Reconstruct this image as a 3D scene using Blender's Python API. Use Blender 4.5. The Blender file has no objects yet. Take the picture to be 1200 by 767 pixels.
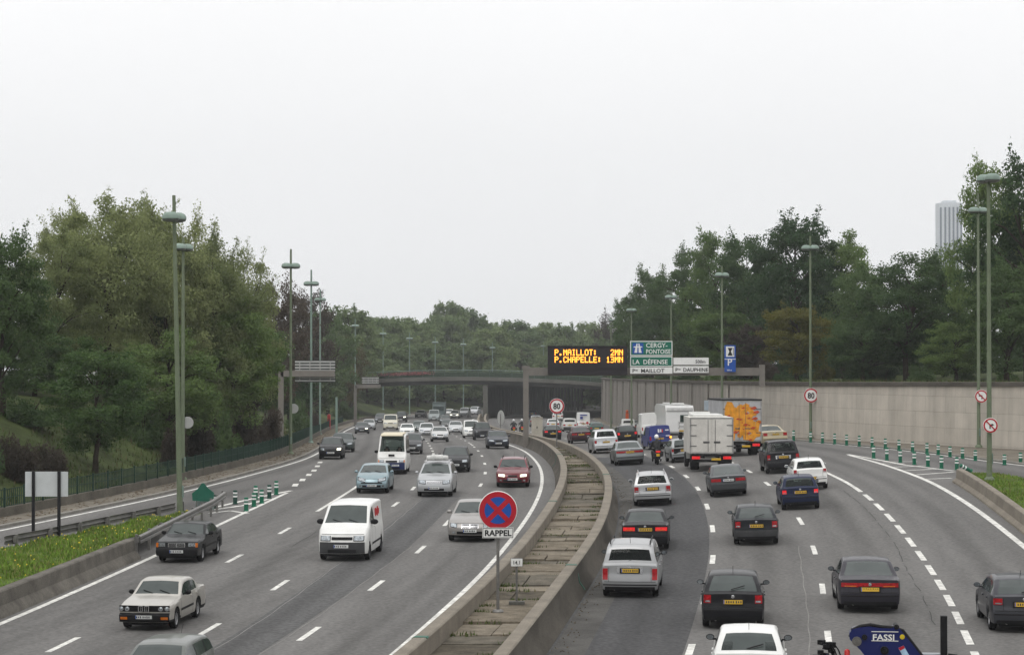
import bpy, math, random
import numpy as np
from mathutils import Vector, Matrix

S = bpy.context.scene
COL = S.collection
random.seed(7)
RNG = np.random.default_rng(11)
rad = math.radians

# ------------------------------------------------------------------ camera
F_PX, HOR, CAM_Z = 2600.0, 425.0, 7.5          # focal length and horizon row in photo pixels (1200 x 767)
PITCH = math.atan((HOR - 383.5) / F_PX)
cam = bpy.data.cameras.new('camera')
cam.sensor_width = 36.0
cam.lens = 36.0 * F_PX / 1200.0
cam.clip_start, cam.clip_end = 0.5, 6000
camo = bpy.data.objects.new('camera', cam); COL.objects.link(camo)
camo.location = (0, 0, CAM_Z)
camo.rotation_euler = (rad(90) + PITCH, 0, 0)
S.camera = camo

# ------------------------------------------------------------------ sky, sun, exposure
SUN_EL, SUN_ROT = rad(55), rad(200)
w = bpy.data.worlds.new('World'); S.world = w; w.use_nodes = True
nt = w.node_tree; N = nt.nodes; LK = nt.links
bg = N['Background']
sky = N.new('ShaderNodeTexSky'); sky.sky_type = 'NISHITA'; sky.sun_disc = False
sky.sun_elevation, sky.sun_rotation = SUN_EL, SUN_ROT
sky.air_density, sky.dust_density = 1.0, 4.0
hs = N.new('ShaderNodeHueSaturation'); hs.inputs['Saturation'].default_value = 0.08
LK.new(sky.outputs[0], hs.inputs['Color'])
tc = N.new('ShaderNodeTexCoord'); sep = N.new('ShaderNodeSeparateXYZ')
LK.new(tc.outputs['Generated'], sep.inputs[0])
cr = N.new('ShaderNodeValToRGB')               # the overcast layer: dimmer at the horizon, brighter overhead
e = cr.color_ramp.elements
e[0].position, e[0].color = 0.0, (0.63, 0.64, 0.65, 1)
e[1].position, e[1].color = 1.0, (1.0, 1.0, 1.0, 1)
m1 = e.new(0.05); m1.color = (0.685, 0.69, 0.70, 1)
m2 = e.new(0.16); m2.color = (0.765, 0.765, 0.77, 1)
LK.new(sep.outputs['Z'], cr.inputs[0])
nz = N.new('ShaderNodeTexNoise'); nz.inputs['Scale'].default_value = 3.5; nz.inputs['Detail'].default_value = 5
LK.new(tc.outputs['Generated'], nz.inputs['Vector'])
mr = N.new('ShaderNodeMapRange'); mr.inputs['To Min'].default_value = 12.5; mr.inputs['To Max'].default_value = 13.7
LK.new(nz.outputs['Fac'], mr.inputs[0])
vm = N.new('ShaderNodeVectorMath'); vm.operation = 'SCALE'
LK.new(cr.outputs[0], vm.inputs[0]); LK.new(mr.outputs[0], vm.inputs['Scale'])
mx = N.new('ShaderNodeMix'); mx.data_type = 'RGBA'; mx.inputs[0].default_value = 0.93
LK.new(hs.outputs[0], mx.inputs[6]); LK.new(vm.outputs[0], mx.inputs[7])
LK.new(mx.outputs[2], bg.inputs['Color']); bg.inputs['Strength'].default_value = 0.1
sl = bpy.data.lights.new('sun', 'SUN'); sl.energy = 0.7; sl.angle = rad(25); sl.color = (1, 0.97, 0.93)
so = bpy.data.objects.new('sun', sl); COL.objects.link(so)
sd = Vector((math.sin(SUN_ROT) * math.cos(SUN_EL), math.cos(SUN_ROT) * math.cos(SUN_EL), math.sin(SUN_EL)))
so.rotation_euler = sd.to_track_quat('Z', 'Y').to_euler(); so.location = (0, 0, 60)
S.view_settings.view_transform = 'Standard'; S.view_settings.look = 'None'
S.view_settings.exposure = 0.20; S.view_settings.gamma = 1.0; S.view_settings.use_curve_mapping = False
S.render.engine = 'CYCLES'
try:
    S.cycles.max_bounces = 8; S.cycles.transparent_max_bounces = 12; S.cycles.use_denoising = True
except Exception: pass

# ------------------------------------------------------------------ ground shape and pixel -> ground point
_k = [(0, 0.0), (50, 0.0), (60, .15), (82, .55), (104, .9), (126, 1.08), (154, 1.0), (176, .75), (198, .4), (230, -.3),
      (275, -1.2), (340, -1.9), (406, -2.5), (494, -2.9), (700, -3.0)]
_yy = np.arange(0, 701.)
_zz = np.interp(_yy, [k[0] for k in _k], [k[1] for k in _k])
for _ in range(3): _zz = np.convolve(np.pad(_zz, 9, mode='edge'), np.ones(19) / 19, mode='valid')
def sm(a, b, x):
    t = max(0.0, min(1.0, (x - a) / (b - a))); return t * t * (3 - 2 * t)
def G(x, y):                                   # road level: a gentle crest, then down into the underpass, banked on the right
    return float(np.interp(y, _yy, _zz)) + .9 * sm(2, 20, x) * sm(70, 110, y) * (1 - sm(200, 270, y))
_c, _s = math.cos(PITCH), math.sin(PITCH)
def ray(px, py):
    u, v = px - 600, -(py - 383.5)
    dy = F_PX * _c - v * _s
    return u / dy, (F_PX * _s + v * _c) / dy
def P(px, py, h=0.0):
    dx, dz = ray(px, py)
    f = lambda Y: CAM_Z + dz * Y - G(dx * Y, Y) - h
    Y = 30.0
    while f(Y) > 0 and Y < 650: Y += 1
    a, b = Y - 1, Y
    for _ in range(24):
        m = (a + b) / 2
        if f(m) > 0: a = m
        else: b = m
    return dx * a, a, CAM_Z + dz * a
def AT(px, py, Y):
    dx, dz = ray(px, py); return Vector((dx * Y, Y, CAM_Z + dz * Y))
def curve(pts, n=2):
    ys = np.arange(-60, 701.); xs = np.interp(ys, [p[0] for p in pts], [p[1] for p in pts])
    a, b = pts[0], pts[1]; sl_ = (b[1] - a[1]) / (b[0] - a[0])
    xs = np.where(ys < a[0], a[1] + (ys - a[0]) * sl_, xs)
    for _ in range(n): xs = np.convolve(np.pad(xs, 7, mode='reflect', reflect_type='odd'), np.ones(15) / 15, mode='valid')
    return lambda y: float(np.interp(y, ys, xs))
# plan curves X(Y): barriers, edges of the road, walls
BL = curve([(30, -5.2), (51, -2.6), (75, .1), (97, 1.75), (113, 2.5), (126, 2.75), (140, 2.75), (165, 2.1), (185, 1.0), (203, -.2), (240, -2.3), (290, -4.3), (340, -5.4), (395, -5.9), (420, -2.8), (450, 3.2), (475, 11.2), (500, 21), (540, 40)])
BR = curve([(30, -2.4), (50, -.1), (70, 2.1), (83, 3.5), (102, 4.7), (116, 5.1), (138, 4.8), (160, 3.9), (171, 3.1), (200, 1.2), (240, -1.0), (290, -3.0), (340, -4.0), (395, -4.5), (420, -1.4), (450, 4.6), (475, 12.6), (500, 22.4), (540, 41.4)])
LE = curve([(15, -19.2), (40, -16.4), (62, -14.3), (81, -12.85), (91, -12.4), (102, -11.8), (113, -11.3), (130, -10.6)], 1)
RL = curve([(50, -31), (80, -23.2), (92, -20.4), (110, -16.8), (128, -14.9), (147, -13.9), (158, -14), (180, -14.9), (200, -16.1), (240, -18.8), (284, -21.5), (314, -22.5), (350, -23.2), (390, -23), (420, -20.5), (450, -15), (475, -8), (500, .5), (530, 14), (580, 38)])
R4 = curve([(20, 12.6), (40, 15.2), (60, 17.2), (82, 18.9), (89, 19.4), (98, 19.8), (110, 20.2), (119, 20.4), (126, 20.4), (135, 20.3)], 1)
WL = curve([(60, 44), (100, 32.5), (124, 26.9), (140, 25.2), (150, 23.3), (160, 20.9), (180, 18.2), (200, 16.9), (240, 15.6), (290, 14.5), (325, 13.8), (388, 13.6), (420, 16.5), (450, 23), (475, 31), (500, 41), (540, 60)])
WR = curve([(40, 74), (100, 48.5), (120, 41), (130, 37), (141, 32.6), (150, 28.6), (160, 24.8), (169, 22.3), (180, 20.5), (200, 18.9), (240, 17.4), (290, 16.2), (325, 15.5), (388, 15.5), (420, 18.7), (450, 25.2), (475, 33.2), (500, 43), (540, 62)], 1)
LW = lambda y: RL(y) - 2.3
def WT(y): return float(np.interp(y, [0, 140, 170, 230, 345, 420, 600], [6.75, 6.3, 6.05, 5.7, 5.1, 4.8, 4.6]))
A_ = curve([(40, -13.4), (58.1, -11.7), (79.5, -9.9), (90.4, -9.2), (100, -8.75), (120, -8.0), (150, -8.6), (200, -11.2), (284, -16.2), (350, -17.5), (390, -17.2), (430, -12)])
B_ = curve([(40, -10.4), (60.8, -8.3), (71.5, -7.4), (104, -5.4), (115, -5.05), (142, -5.1), (160, -5.6), (200, -7.6), (284, -12.0), (350, -13.3), (390, -13.2), (430, -8)])
C_ = curve([(40, -7.6), (60.2, -5.5), (71.4, -4.3), (83, -3.3), (117, -1.6), (127, -1.5), (142, -1.7), (160, -2.2), (200, -3.9), (284, -8.1), (350, -9.4), (390, -9.5), (430, -4)])
L1 = curve([(30, .8), (56.8, 4.6), (79, 7.2), (90, 8.2), (99.8, 8.8), (110, 9.3), (120, 9.5), (131, 9.5), (151, 9.0), (180, 7.7), (240, 4.2), (300, 1.6), (390, .2), (430, 3)])
L2 = curve([(30, 5), (59.4, 8.4), (70.5, 9.9), (81.7, 11.2), (91.6, 12), (110, 12.7), (121, 12.95), (131, 13), (150, 12.7), (180, 11.5), (240, 8.2), (300, 5.9), (390, 4.9), (430, 7)])
L3 = curve([(30, 8.2), (57.8, 11.9), (69.9, 13.7), (77.6, 14.5), (87.6, 15.4), (96.3, 15.9), (104.6, 16.2), (116, 16.4), (135, 16.6), (160, 16.2), (180, 15), (240, 12.2), (300, 10.2), (390, 9.4), (430, 12)])
def slope(fn, y): return (fn(y + 2) - fn(y - 2)) / 4

# ------------------------------------------------------------------ materials
MATS = {}
def srgb(r, g, b): return tuple(((c / 255) / 12.92 if c <= 10 else (((c / 255) + .055) / 1.055) ** 2.4) for c in (r, g, b))
def mat(name, col, rough=.7, metal=0, var=.15, scale=3.0, coat=0, spec=None, bump=0, bscale=40, stretch=None, fine=0, emit=0, wear=0, fscale=25):
    if name in MATS: return MATS[name]
    if spec is None: spec = .5 if rough < .45 else (.25 if rough < .8 else .10)
    m = bpy.data.materials.new(name); m.use_nodes = True; t = m.node_tree; b = t.nodes['Principled BSDF']
    b.inputs['Roughness'].default_value = rough; b.inputs['Metallic'].default_value = metal
    b.inputs['Coat Weight'].default_value = coat; b.inputs['Coat Roughness'].default_value = .06
    b.inputs['Specular IOR Level'].default_value = spec
    tcn = t.nodes.new('ShaderNodeTexCoord'); src = tcn.outputs['Object']
    if stretch:
        mp = t.nodes.new('ShaderNodeMapping'); mp.inputs['Scale'].default_value = stretch
        t.links.new(src, mp.inputs[0]); src2 = mp.outputs[0]
    else: src2 = src
    n1 = t.nodes.new('ShaderNodeTexNoise'); n1.inputs['Scale'].default_value = scale; n1.inputs['Detail'].default_value = 6; n1.inputs['Roughness'].default_value = .65
    t.links.new(src2, n1.inputs['Vector'])
    r = t.nodes.new('ShaderNodeValToRGB'); el = r.color_ramp.elements
    el[0].position, el[1].position = .3, .7
    el[0].color = (*[max(0, c * (1 - var)) for c in col], 1); el[1].color = (*[min(1, c * (1 + var)) for c in col], 1)
    t.links.new(n1.outputs['Fac'], r.inputs[0]); out = r.outputs[0]
    if fine:
        n2 = t.nodes.new('ShaderNodeTexNoise'); n2.inputs['Scale'].default_value = fscale; n2.inputs['Detail'].default_value = 4
        t.links.new(src, n2.inputs['Vector'])
        mr_ = t.nodes.new('ShaderNodeMapRange'); mr_.inputs['From Min'].default_value = .3; mr_.inputs['From Max'].default_value = .7
        mr_.inputs['To Min'].default_value = 1 - fine; mr_.inputs['To Max'].default_value = 1 + fine
        t.links.new(n2.outputs['Fac'], mr_.inputs[0])
        v = t.nodes.new('ShaderNodeVectorMath'); v.operation = 'SCALE'
        t.links.new(out, v.inputs[0]); t.links.new(mr_.outputs[0], v.inputs['Scale']); out = v.outputs[0]
    if wear:
        at = t.nodes.new('ShaderNodeAttribute'); at.attribute_name = 'wear'
        n4 = t.nodes.new('ShaderNodeTexNoise'); n4.inputs['Scale'].default_value = .35; n4.inputs['Detail'].default_value = 7; n4.inputs['Roughness'].default_value = .7
        mp4 = t.nodes.new('ShaderNodeMapping'); mp4.inputs['Scale'].default_value = (1.6, .12, 1); t.links.new(src, mp4.inputs[0]); t.links.new(mp4.outputs[0], n4.inputs['Vector'])
        mu = t.nodes.new('ShaderNodeMath'); mu.operation = 'MULTIPLY'; t.links.new(at.outputs['Fac'], mu.inputs[0]); t.links.new(n4.outputs['Fac'], mu.inputs[1])
        mr4 = t.nodes.new('ShaderNodeMapRange'); mr4.inputs['From Min'].default_value = .0; mr4.inputs['From Max'].default_value = .6; mr4.inputs['To Min'].default_value = 1.06; mr4.inputs['To Max'].default_value = 1.06 - wear; t.links.new(mu.outputs[0], mr4.inputs[0])
        v4 = t.nodes.new('ShaderNodeVectorMath'); v4.operation = 'SCALE'; t.links.new(out, v4.inputs[0]); t.links.new(mr4.outputs[0], v4.inputs['Scale']); out = v4.outputs[0]
    t.links.new(out, b.inputs['Base Color'])
    if emit:
        t.links.new(out, b.inputs['Emission Color']); b.inputs['Emission Strength'].default_value = emit
    if bump:
        n3 = t.nodes.new('ShaderNodeTexNoise'); n3.inputs['Scale'].default_value = bscale; n3.inputs['Detail'].default_value = 5
        t.links.new(src, n3.inputs['Vector'])
        bp = t.nodes.new('ShaderNodeBump'); bp.inputs['Strength'].default_value = bump; bp.inputs['Distance'].default_value = .02
        t.links.new(n3.outputs['Fac'], bp.inputs['Height']); t.links.new(bp.outputs[0], b.inputs['Normal'])
    MATS[name] = m; return m
def paint(name, col, metal=0.0, rough=.38):
    dark = max(col) < .07
    return mat('paint ' + name, col, (.43 if metal > .5 else rough), min(metal, .62), .05, 2.2, coat=.28 if dark else .5, spec=.08 if dark else .2)
def glass_mat(name='vehicle glass', tint=(.58, .66, .63)):
    if name in MATS: return MATS[name]
    m = bpy.data.materials.new(name); m.use_nodes = True; t = m.node_tree
    b = t.nodes['Principled BSDF']; o = t.nodes['Material Output']
    b.inputs['Roughness'].default_value = .04
    tcn = t.nodes.new('ShaderNodeTexCoord'); n1 = t.nodes.new('ShaderNodeTexNoise'); n1.inputs['Scale'].default_value = 2
    t.links.new(tcn.outputs['Object'], n1.inputs['Vector'])
    r = t.nodes.new('ShaderNodeValToRGB'); r.color_ramp.elements[0].color = (.018, .026, .025, 1); r.color_ramp.elements[1].color = (.050, .064, .060, 1)
    t.links.new(n1.outputs['Fac'], r.inputs[0]); t.links.new(r.outputs[0], b.inputs['Base Color'])
    tr = t.nodes.new('ShaderNodeBsdfTransparent'); tr.inputs[0].default_value = (*tint, 1)
    fr = t.nodes.new('ShaderNodeFresnel'); fr.inputs[0].default_value = 1.5
    ad = t.nodes.new('ShaderNodeMath'); ad.operation = 'ADD'; ad.inputs[1].default_value = .13; ad.use_clamp = True
    t.links.new(fr.outputs[0], ad.inputs[0])
    mxs = t.nodes.new('ShaderNodeMixShader'); t.links.new(ad.outputs[0], mxs.inputs[0])
    t.links.new(tr.outputs[0], mxs.inputs[1]); t.links.new(b.outputs[0], mxs.inputs[2]); t.links.new(mxs.outputs[0], o.inputs[0])
    MATS[name] = m; return m
def leaf_mat(name, c0, c1, c2=None):
    if name in MATS: return MATS[name]
    m = bpy.data.materials.new(name); m.use_nodes = True; t = m.node_tree; b = t.nodes['Principled BSDF']; o = t.nodes['Material Output']
    b.inputs['Roughness'].default_value = .6; b.inputs['Specular IOR Level'].default_value = .06
    tcn = t.nodes.new('ShaderNodeTexCoord'); n1 = t.nodes.new('ShaderNodeTexNoise'); n1.inputs['Scale'].default_value = .55; n1.inputs['Detail'].default_value = 5; n1.inputs['Roughness'].default_value = .75
    t.links.new(tcn.outputs['Object'], n1.inputs['Vector'])
    oi = t.nodes.new('ShaderNodeObjectInfo'); ma = t.nodes.new('ShaderNodeMath'); ma.operation = 'MULTIPLY_ADD'; ma.inputs[1].default_value = .35
    t.links.new(oi.outputs['Random'], ma.inputs[0]); mb_ = t.nodes.new('ShaderNodeMath'); mb_.operation = 'SUBTRACT'; mb_.inputs[1].default_value = .17
    t.links.new(n1.outputs['Fac'], mb_.inputs[0]); t.links.new(mb_.outputs[0], ma.inputs[2])
    r = t.nodes.new('ShaderNodeValToRGB'); el = r.color_ramp.elements; el[0].position, el[1].position = .3, .72
    el[0].color = (*c0, 1); el[1].color = (*c1, 1)
    if c2: q = el.new(.85); q.color = (*c2, 1)
    t.links.new(ma.outputs[0], r.inputs[0]); t.links.new(r.outputs[0], b.inputs['Base Color'])
    tl = t.nodes.new('ShaderNodeBsdfTranslucent'); t.links.new(r.outputs[0], tl.inputs[0])
    ms = t.nodes.new('ShaderNodeMixShader'); ms.inputs[0].default_value = .42
    t.links.new(b.outputs[0], ms.inputs[1]); t.links.new(tl.outputs[0], ms.inputs[2]); t.links.new(ms.outputs[0], o.inputs[0])
    MATS[name] = m; return m

# ------------------------------------------------------------------ mesh builder and scene helpers
class MB:
    def __init__(s): s.v = []; s.f = []; s.m = []
    def add(s, vs, fs, m=0):
        o = len(s.v); s.v += [tuple(p) for p in vs]; s.f += [tuple(i + o for i in f) for f in fs]; s.m += [m] * len(fs); return s
    def box(s, c, d, m=0, rz=0, taper=1.0, rx=0):
        x, y, z = d[0] / 2, d[1] / 2, d[2] / 2; vs = []
        R = Matrix.Rotation(rz, 3, 'Z') @ Matrix.Rotation(rx, 3, 'X')
        for dz, k in ((-z, 1), (z, taper)):
            for dx, dy in ((-x, -y), (x, -y), (x, y), (-x, y)): vs.append(R @ Vector((dx * k, dy * k, dz)) + Vector(c))
        return s.add(vs, [(3, 2, 1, 0), (4, 5, 6, 7), (0, 1, 5, 4), (1, 2, 6, 5), (2, 3, 7, 6), (3, 0, 4, 7)], m)
    def tube(s, pts, rs, n=8, m=0, caps=True):
        pts = [Vector(p) for p in pts]
        if not isinstance(rs, (list, tuple)): rs = [rs] * len(pts)
        vs = []
        for i, p in enumerate(pts):
            d = (pts[min(i + 1, len(pts) - 1)] - pts[max(i - 1, 0)]).normalized()
            a = d.cross(Vector((0, 0, 1)) if abs(d.z) < .9 else Vector((1, 0, 0))).normalized(); b = d.cross(a)
            for k in range(n):
                t = 2 * math.pi * k / n; vs.append(p + (a * math.cos(t) + b * math.sin(t)) * rs[i])
        fs = [(i * n + k, i * n + (k + 1) % n, (i + 1) * n + (k + 1) % n, (i + 1) * n + k) for i in range(len(pts) - 1) for k in range(n)]
        if caps: fs += [tuple(range(n))[::-1], tuple((len(pts) - 1) * n + k for k in range(n))]
        return s.add(vs, fs, m)
    def lathe(s, prof, n=20, axis='Z', c=(0, 0, 0), m=0, sc=(1, 1, 1)):
        vs = []
        for r, h in prof:
            for k in range(n):
                t = 2 * math.pi * k / n; x, y = r * math.cos(t), r * math.sin(t)
                p = (x, y, h) if axis == 'Z' else ((h, x, y) if axis == 'X' else (x, h, y))
                vs.append((p[0] * sc[0] + c[0], p[1] * sc[1] + c[1], p[2] * sc[2] + c[2]))
        fs = [(i * n + k, i * n + (k + 1) % n, (i + 1) * n + (k + 1) % n, (i + 1) * n + k) for i in range(len(prof) - 1) for k in range(n)]
        return s.add(vs, fs, m)
    def prism(s, poly, y0, y1, m=0, M=None):       # polygon in x,z extruded along y
        n = len(poly); vs = [(x, y0, z) for x, z in poly] + [(x, y1, z) for x, z in poly]
        if M: vs = [M @ Vector(p) for p in vs]
        fs = [tuple(range(n)), tuple(range(2 * n - 1, n - 1, -1))] + [(i, i + n, (i + 1) % n + n, (i + 1) % n) for i in range(n)]
        return s.add(vs, fs, m)
    def ball(s, c, r, n=10, m=0, sc=(1, 1, 1)):
        k = max(5, n // 2 + 1); prof = [(max(.0005, r * math.sin(math.pi * i / k)), -r * math.cos(math.pi * i / k)) for i in range(k + 1)]
        return s.lathe(prof, n, 'Z', c, m, sc)
    def build(s, name, mats, parent=None, smooth=40, loc=None):
        me = bpy.data.meshes.new(name); me.from_pydata(s.v, [], s.f)
        if not isinstance(mats, (list, tuple)): mats = [mats]
        for x in mats: me.materials.append(x)
        if len(mats) > 1: me.polygons.foreach_set('material_index', s.m)
        if smooth:
            me.polygons.foreach_set('use_smooth', [True] * len(s.f)); me.set_sharp_from_angle(angle=rad(smooth))
        me.update()
        return link(name, me, parent, loc)
def link(name, me, parent=None, loc=None):
    o = bpy.data.objects.new(name, me); COL.objects.link(o)
    if parent: o.parent = parent
    if loc is not None: o.location = loc
    return o
def tag(o, label, cat, group=None):
    o['label'] = label; o['category'] = cat
    if group: o['group'] = group
    return o
def struct(o, kind='structure'): o['kind'] = kind; return o
def thing(name, label, cat, loc=(0, 0, 0), rz=0, group=None):
    o = bpy.data.objects.new(name, None); COL.objects.link(o); o.location = loc; o.rotation_euler = (0, 0, rz); o.empty_display_size = .3
    return tag(o, label, cat, group)
def dup(root, loc=None, rz=None, scale=None, label=None, group=None):
    r = root.copy(); COL.objects.link(r)
    if loc is not None: r.location = loc
    if rz is not None: r.rotation_euler = (0, 0, rz)
    if scale is not None: r.scale = scale
    if label: r['label'] = label
    if group: r['group'] = group
    for ch in list(root.children):
        c = ch.copy(); COL.objects.link(c); c.parent = r
        for g in ch.children:
            d = g.copy(); COL.objects.link(d); d.parent = c
    return r
def text_mesh(name, s, size, m, parent=None, loc=(0, 0, 0), rot=(math.pi / 2, 0, 0), bold=.0, sx=1.0, depth=.004, align='LEFT'):
    cu = bpy.data.curves.new(name, 'FONT'); cu.body = s; cu.size = size; cu.offset = bold * size; cu.extrude = depth; cu.align_x = align; cu.resolution_u = 2
    tmp = bpy.data.objects.new(name, cu); COL.objects.link(tmp); bpy.context.view_layer.update()
    me = bpy.data.meshes.new_from_object(tmp.evaluated_get(bpy.context.evaluated_depsgraph_get()))
    bpy.data.objects.remove(tmp); me.name = name; me.materials.clear(); me.materials.append(m)
    o = link(name, me, parent, loc); o.rotation_euler = rot; o.scale = (sx, 1, 1); return o
def ribbon(fn0, fn1, ys, dz, mb=None, m=0, n=1):
    mb = mb or MB(); vs = []
    for y in ys:
        a, b = fn0(y), fn1(y)
        for k in range(n + 1):
            x = a + (b - a) * k / n; vs.append((x, y, G(x, y) + dz))
    fs = [(i * (n + 1) + k, i * (n + 1) + k + 1, (i + 1) * (n + 1) + k + 1, (i + 1) * (n + 1) + k) for i in range(len(ys) - 1) for k in range(n)]
    mb.add(vs, fs, m); return mb
def sweep(pts, prof, mb=None, m=0, base=None, close=True):   # lateral profile (offset to the right, height) carried along plan points
    mb = mb or MB(); n = len(prof); vs = []
    for i, (x, y) in enumerate(pts):
        a, b = pts[max(0, i - 1)], pts[min(len(pts) - 1, i + 1)]
        d = Vector((b[0] - a[0], b[1] - a[1])).normalized(); r = Vector((d.y, -d.x))
        z = G(x, y) if base is None else base(x, y)
        for o, h in prof: vs.append((x + r.x * o, y + r.y * o, z + h))
    q = n if close else n - 1
    fs = [(i * n + k, i * n + (k + 1) % n, (i + 1) * n + (k + 1) % n, (i + 1) * n + k) for i in range(len(pts) - 1) for k in range(q)]
    if close: fs += [tuple(range(n))[::-1], tuple((len(pts) - 1) * n + k for k in range(n))]
    mb.add(vs, fs, m); return mb
def frange(a, b, st): return list(np.arange(a, b + 1e-6, st))
# ------------------------------------------------------------------ terrain, roads, paint
M_GRASS = mat('bank grass', (.048, .062, .022), .95, var=.6, scale=.35, fine=.35, bump=.6, bscale=9)
def bank(d, y):
    k = 1 - .55 * sm(395, 440, y)
    return .45 + k * (4.4 * sm(.5, 12.5, d) + 1.0 * sm(12, 40, d)) + .12 * math.sin(d * 1.3 + y * .21) * sm(0, 4, d)
def T(x, y):
    l, r = LW(y), WR(y)
    if x < l: return G(l, y) + bank(l - x, y)
    if x > r + .15: return WT(y) - .12 + 1.6 * sm(2, 40, x - r) + .1 * math.sin(x * .7 + y * .3) * sm(1, 4, x - r)
    return G(x, y) - .10
dl = [-1350, -700, -350, -180, -100, -60, -40, -30, -22, -17, -14, -12, -10, -8.5, -7, -5.5, -4, -3, -2, -1.2, -.5, 0]
dr = [.3, 1, 2, 3.5, 5, 7, 10, 14, 20, 30, 45, 70, 120, 250, 500, 1300]
ysT = frange(-60, 520, 4) + [540, 570, 620, 700]
mb = MB(); vs = []; nc = len(dl) + 11 + len(dr)
for y in ysT + [900, 1300, 2200]:
    yc = min(y, 560); l, r = LW(yc), WR(yc)
    for d in dl: vs.append((l + d - (0 if d < 0 else 0), y, T(l + d - 1e-4, yc)))
    for k in range(11): x = l + .06 + (r - l - .06) * k / 10.0; vs.append((x, y, G(x, yc) - .12))
    for d in dr: vs.append((r + d, y, T(r + d, yc)))
ny = len(ysT) + 3
mb.add(vs, [(i * nc + k, i * nc + k + 1, (i + 1) * nc + k + 1, (i + 1) * nc + k) for i in range(ny - 1) for k in range(nc - 1)])
struct(mb.build('ground', M_GRASS, smooth=60))

M_ASPH = mat('asphalt', (.136, .132, .127), .9, var=.17, scale=.42, stretch=(1.0, .07, 1), fine=.22, fscale=8, wear=.40, bump=.25, bscale=60)
M_ASPH2 = mat('resurfaced asphalt', (.070, .0695, .071), .88, var=.12, scale=.6, stretch=(1, .06, 1), fine=.30, fscale=8, wear=.25, bump=.25, bscale=60)
M_ASPH3 = mat('older asphalt strip', (.098, .097, .0965), .9, var=.10, scale=.5, stretch=(1, .05, 1), fine=.30, fscale=8, wear=.35, bump=.2, bscale=60)
M_SEAM = mat('sealed seam', (.20, .195, .185), .9, var=.25, scale=.8)
M_CRACK = mat('dark crack', (.055, .054, .053), .9, var=.3, scale=.8)
M_MARK = mat('road paint', (.60, .59, .555), .75, var=.16, scale=1.2, fine=.30, fscale=5)
M_VERGE = mat('dusty verge', (.155, .138, .112), .95, var=.3, scale=.6, fine=.3, bump=.5, bscale=14)
M_KERB = mat('kerb stone', (.21, .20, .18), .9, var=.2, scale=1.2, fine=.2)
ysR = frange(-40, 560, 2.5)
def wear(o):                                     # darker oily middle and paler wheel tracks of every lane
    a = o.data.attributes.new('wear', 'FLOAT', 'POINT'); vals = []
    for v in o.data.vertices:
        x, y = v.co.x, v.co.y; ls = [RL(y), LE(min(y, 113)) if y < 113 else RL(y) + 1.5, A_(y), B_(y), C_(y), BL(y) - 1] if x < (BL(y) + BR(y)) / 2 else [BR(y) + .6, L1(y), L2(y), L3(y), R4(min(y, 135)) if y < 135 else WL(y), WL(y) + 1]
        k = 0.0
        for p, q in zip(ls[:-1], ls[1:]):
            if p <= x < q:
                u = (x - p) / max(.5, q - p) - .5; k = math.exp(-(u / .13) ** 2) + .5 * math.exp(-((abs(u) - .30) / .07) ** 2)
        vals.append(k)
    a.data.foreach_set('value', vals); return o
struct(ribbon(lambda y: RL(y) - .45, lambda y: BL(y) + .1, ysR, 0, n=64).build('left_carriageway', M_ASPH, smooth=60)); wear(bpy.data.objects['left_carriageway'])
struct(ribbon(lambda y: BR(y) - .1, lambda y: WL(y) + .3, ysR, 0, n=80).build('right_carriageway', M_ASPH, smooth=60)); wear(bpy.data.objects['right_carriageway'])
struct(ribbon(lambda y: BR(y) + .15, lambda y: L1(y) - .16, frange(-40, 150, 2.5), .004, n=18).build('resurfaced_lane', M_ASPH2, smooth=60)); wear(bpy.data.objects['resurfaced_lane'])
struct(ribbon(lambda y: B_(y) + .9, lambda y: C_(y) - .55, frange(-40, 110, 2.5), .004, n=12).build('older_lane_strip', M_ASPH3, smooth=60)); wear(bpy.data.objects['older_lane_strip'])
struct(ribbon(lambda y: WL(y) + .3, lambda y: WR(y) - .05, frange(60, 500, 2.5), .07, n=2).build('right_verge', M_VERGE, smooth=60))
mb = ribbon(lambda y: LW(y) + .1, lambda y: RL(y) - .62, frange(60, 500, 2.5), .12, n=2)
struct(mb.build('left_verge', M_VERGE, smooth=60))
struct(sweep([(RL(y) - .45, y) for y in frange(60, 500, 2.5)], [(0, -.05), (0, .11), (-.03, .13), (-.17, .13), (-.17, -.05)]).build('left_kerb', M_KERB))
struct(sweep([(WL(y) + .3, y) for y in frange(60, 500, 2.5)], [(0, -.05), (0, .09), (.03, .11), (.16, .11), (.16, -.05)]).build('right_kerb', M_KERB))
def solid(name, fn, y0, y1, wd, dz=.008, m=M_MARK, off=0, step=2.0):
    return struct(ribbon(lambda y: fn(y) + off - wd / 2, lambda y: fn(y) + off + wd / 2, frange(y0, y1, step), dz).build(name, m, smooth=0))
solid('median_edge_line', BL, 20, 460, .18, off=-1.0)
solid('left_edge_line', LE, 20, 113.5, .20)
solid('left_ramp_edge_line', RL, 60, 470, .20)
solid('long_lane_line', A_, 100, 121.5, .17)
solid('right_edge_line', R4, 20, 134.5, .26)
solid('right_ramp_edge_line', WL, 70, 159, .20)
solid('weaving_line', L3, 105.2, 117.5, .20)
for fn, o, y0, y1, m in ((B_, 1.0, 20, 107, M_SEAM), (C_, -.5, 20, 84, M_SEAM), (L2, -.55, 50, 83, M_SEAM), (A_, 1.3, 84, 90, M_CRACK)):
    ww = lambda y, f=fn, o=o: f(y) + o + .05 * math.sin(y * .23) + .02 * math.sin(y * 1.3)
    struct(ribbon(lambda y: ww(y) - .016, lambda y: ww(y) + .016, frange(y0, y1, 1.0), .0075).build('pavement_seam', m, smooth=0))
mb_c = MB(); jit = 0.0; rk_ = random.Random(2); y = 62.0
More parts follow.
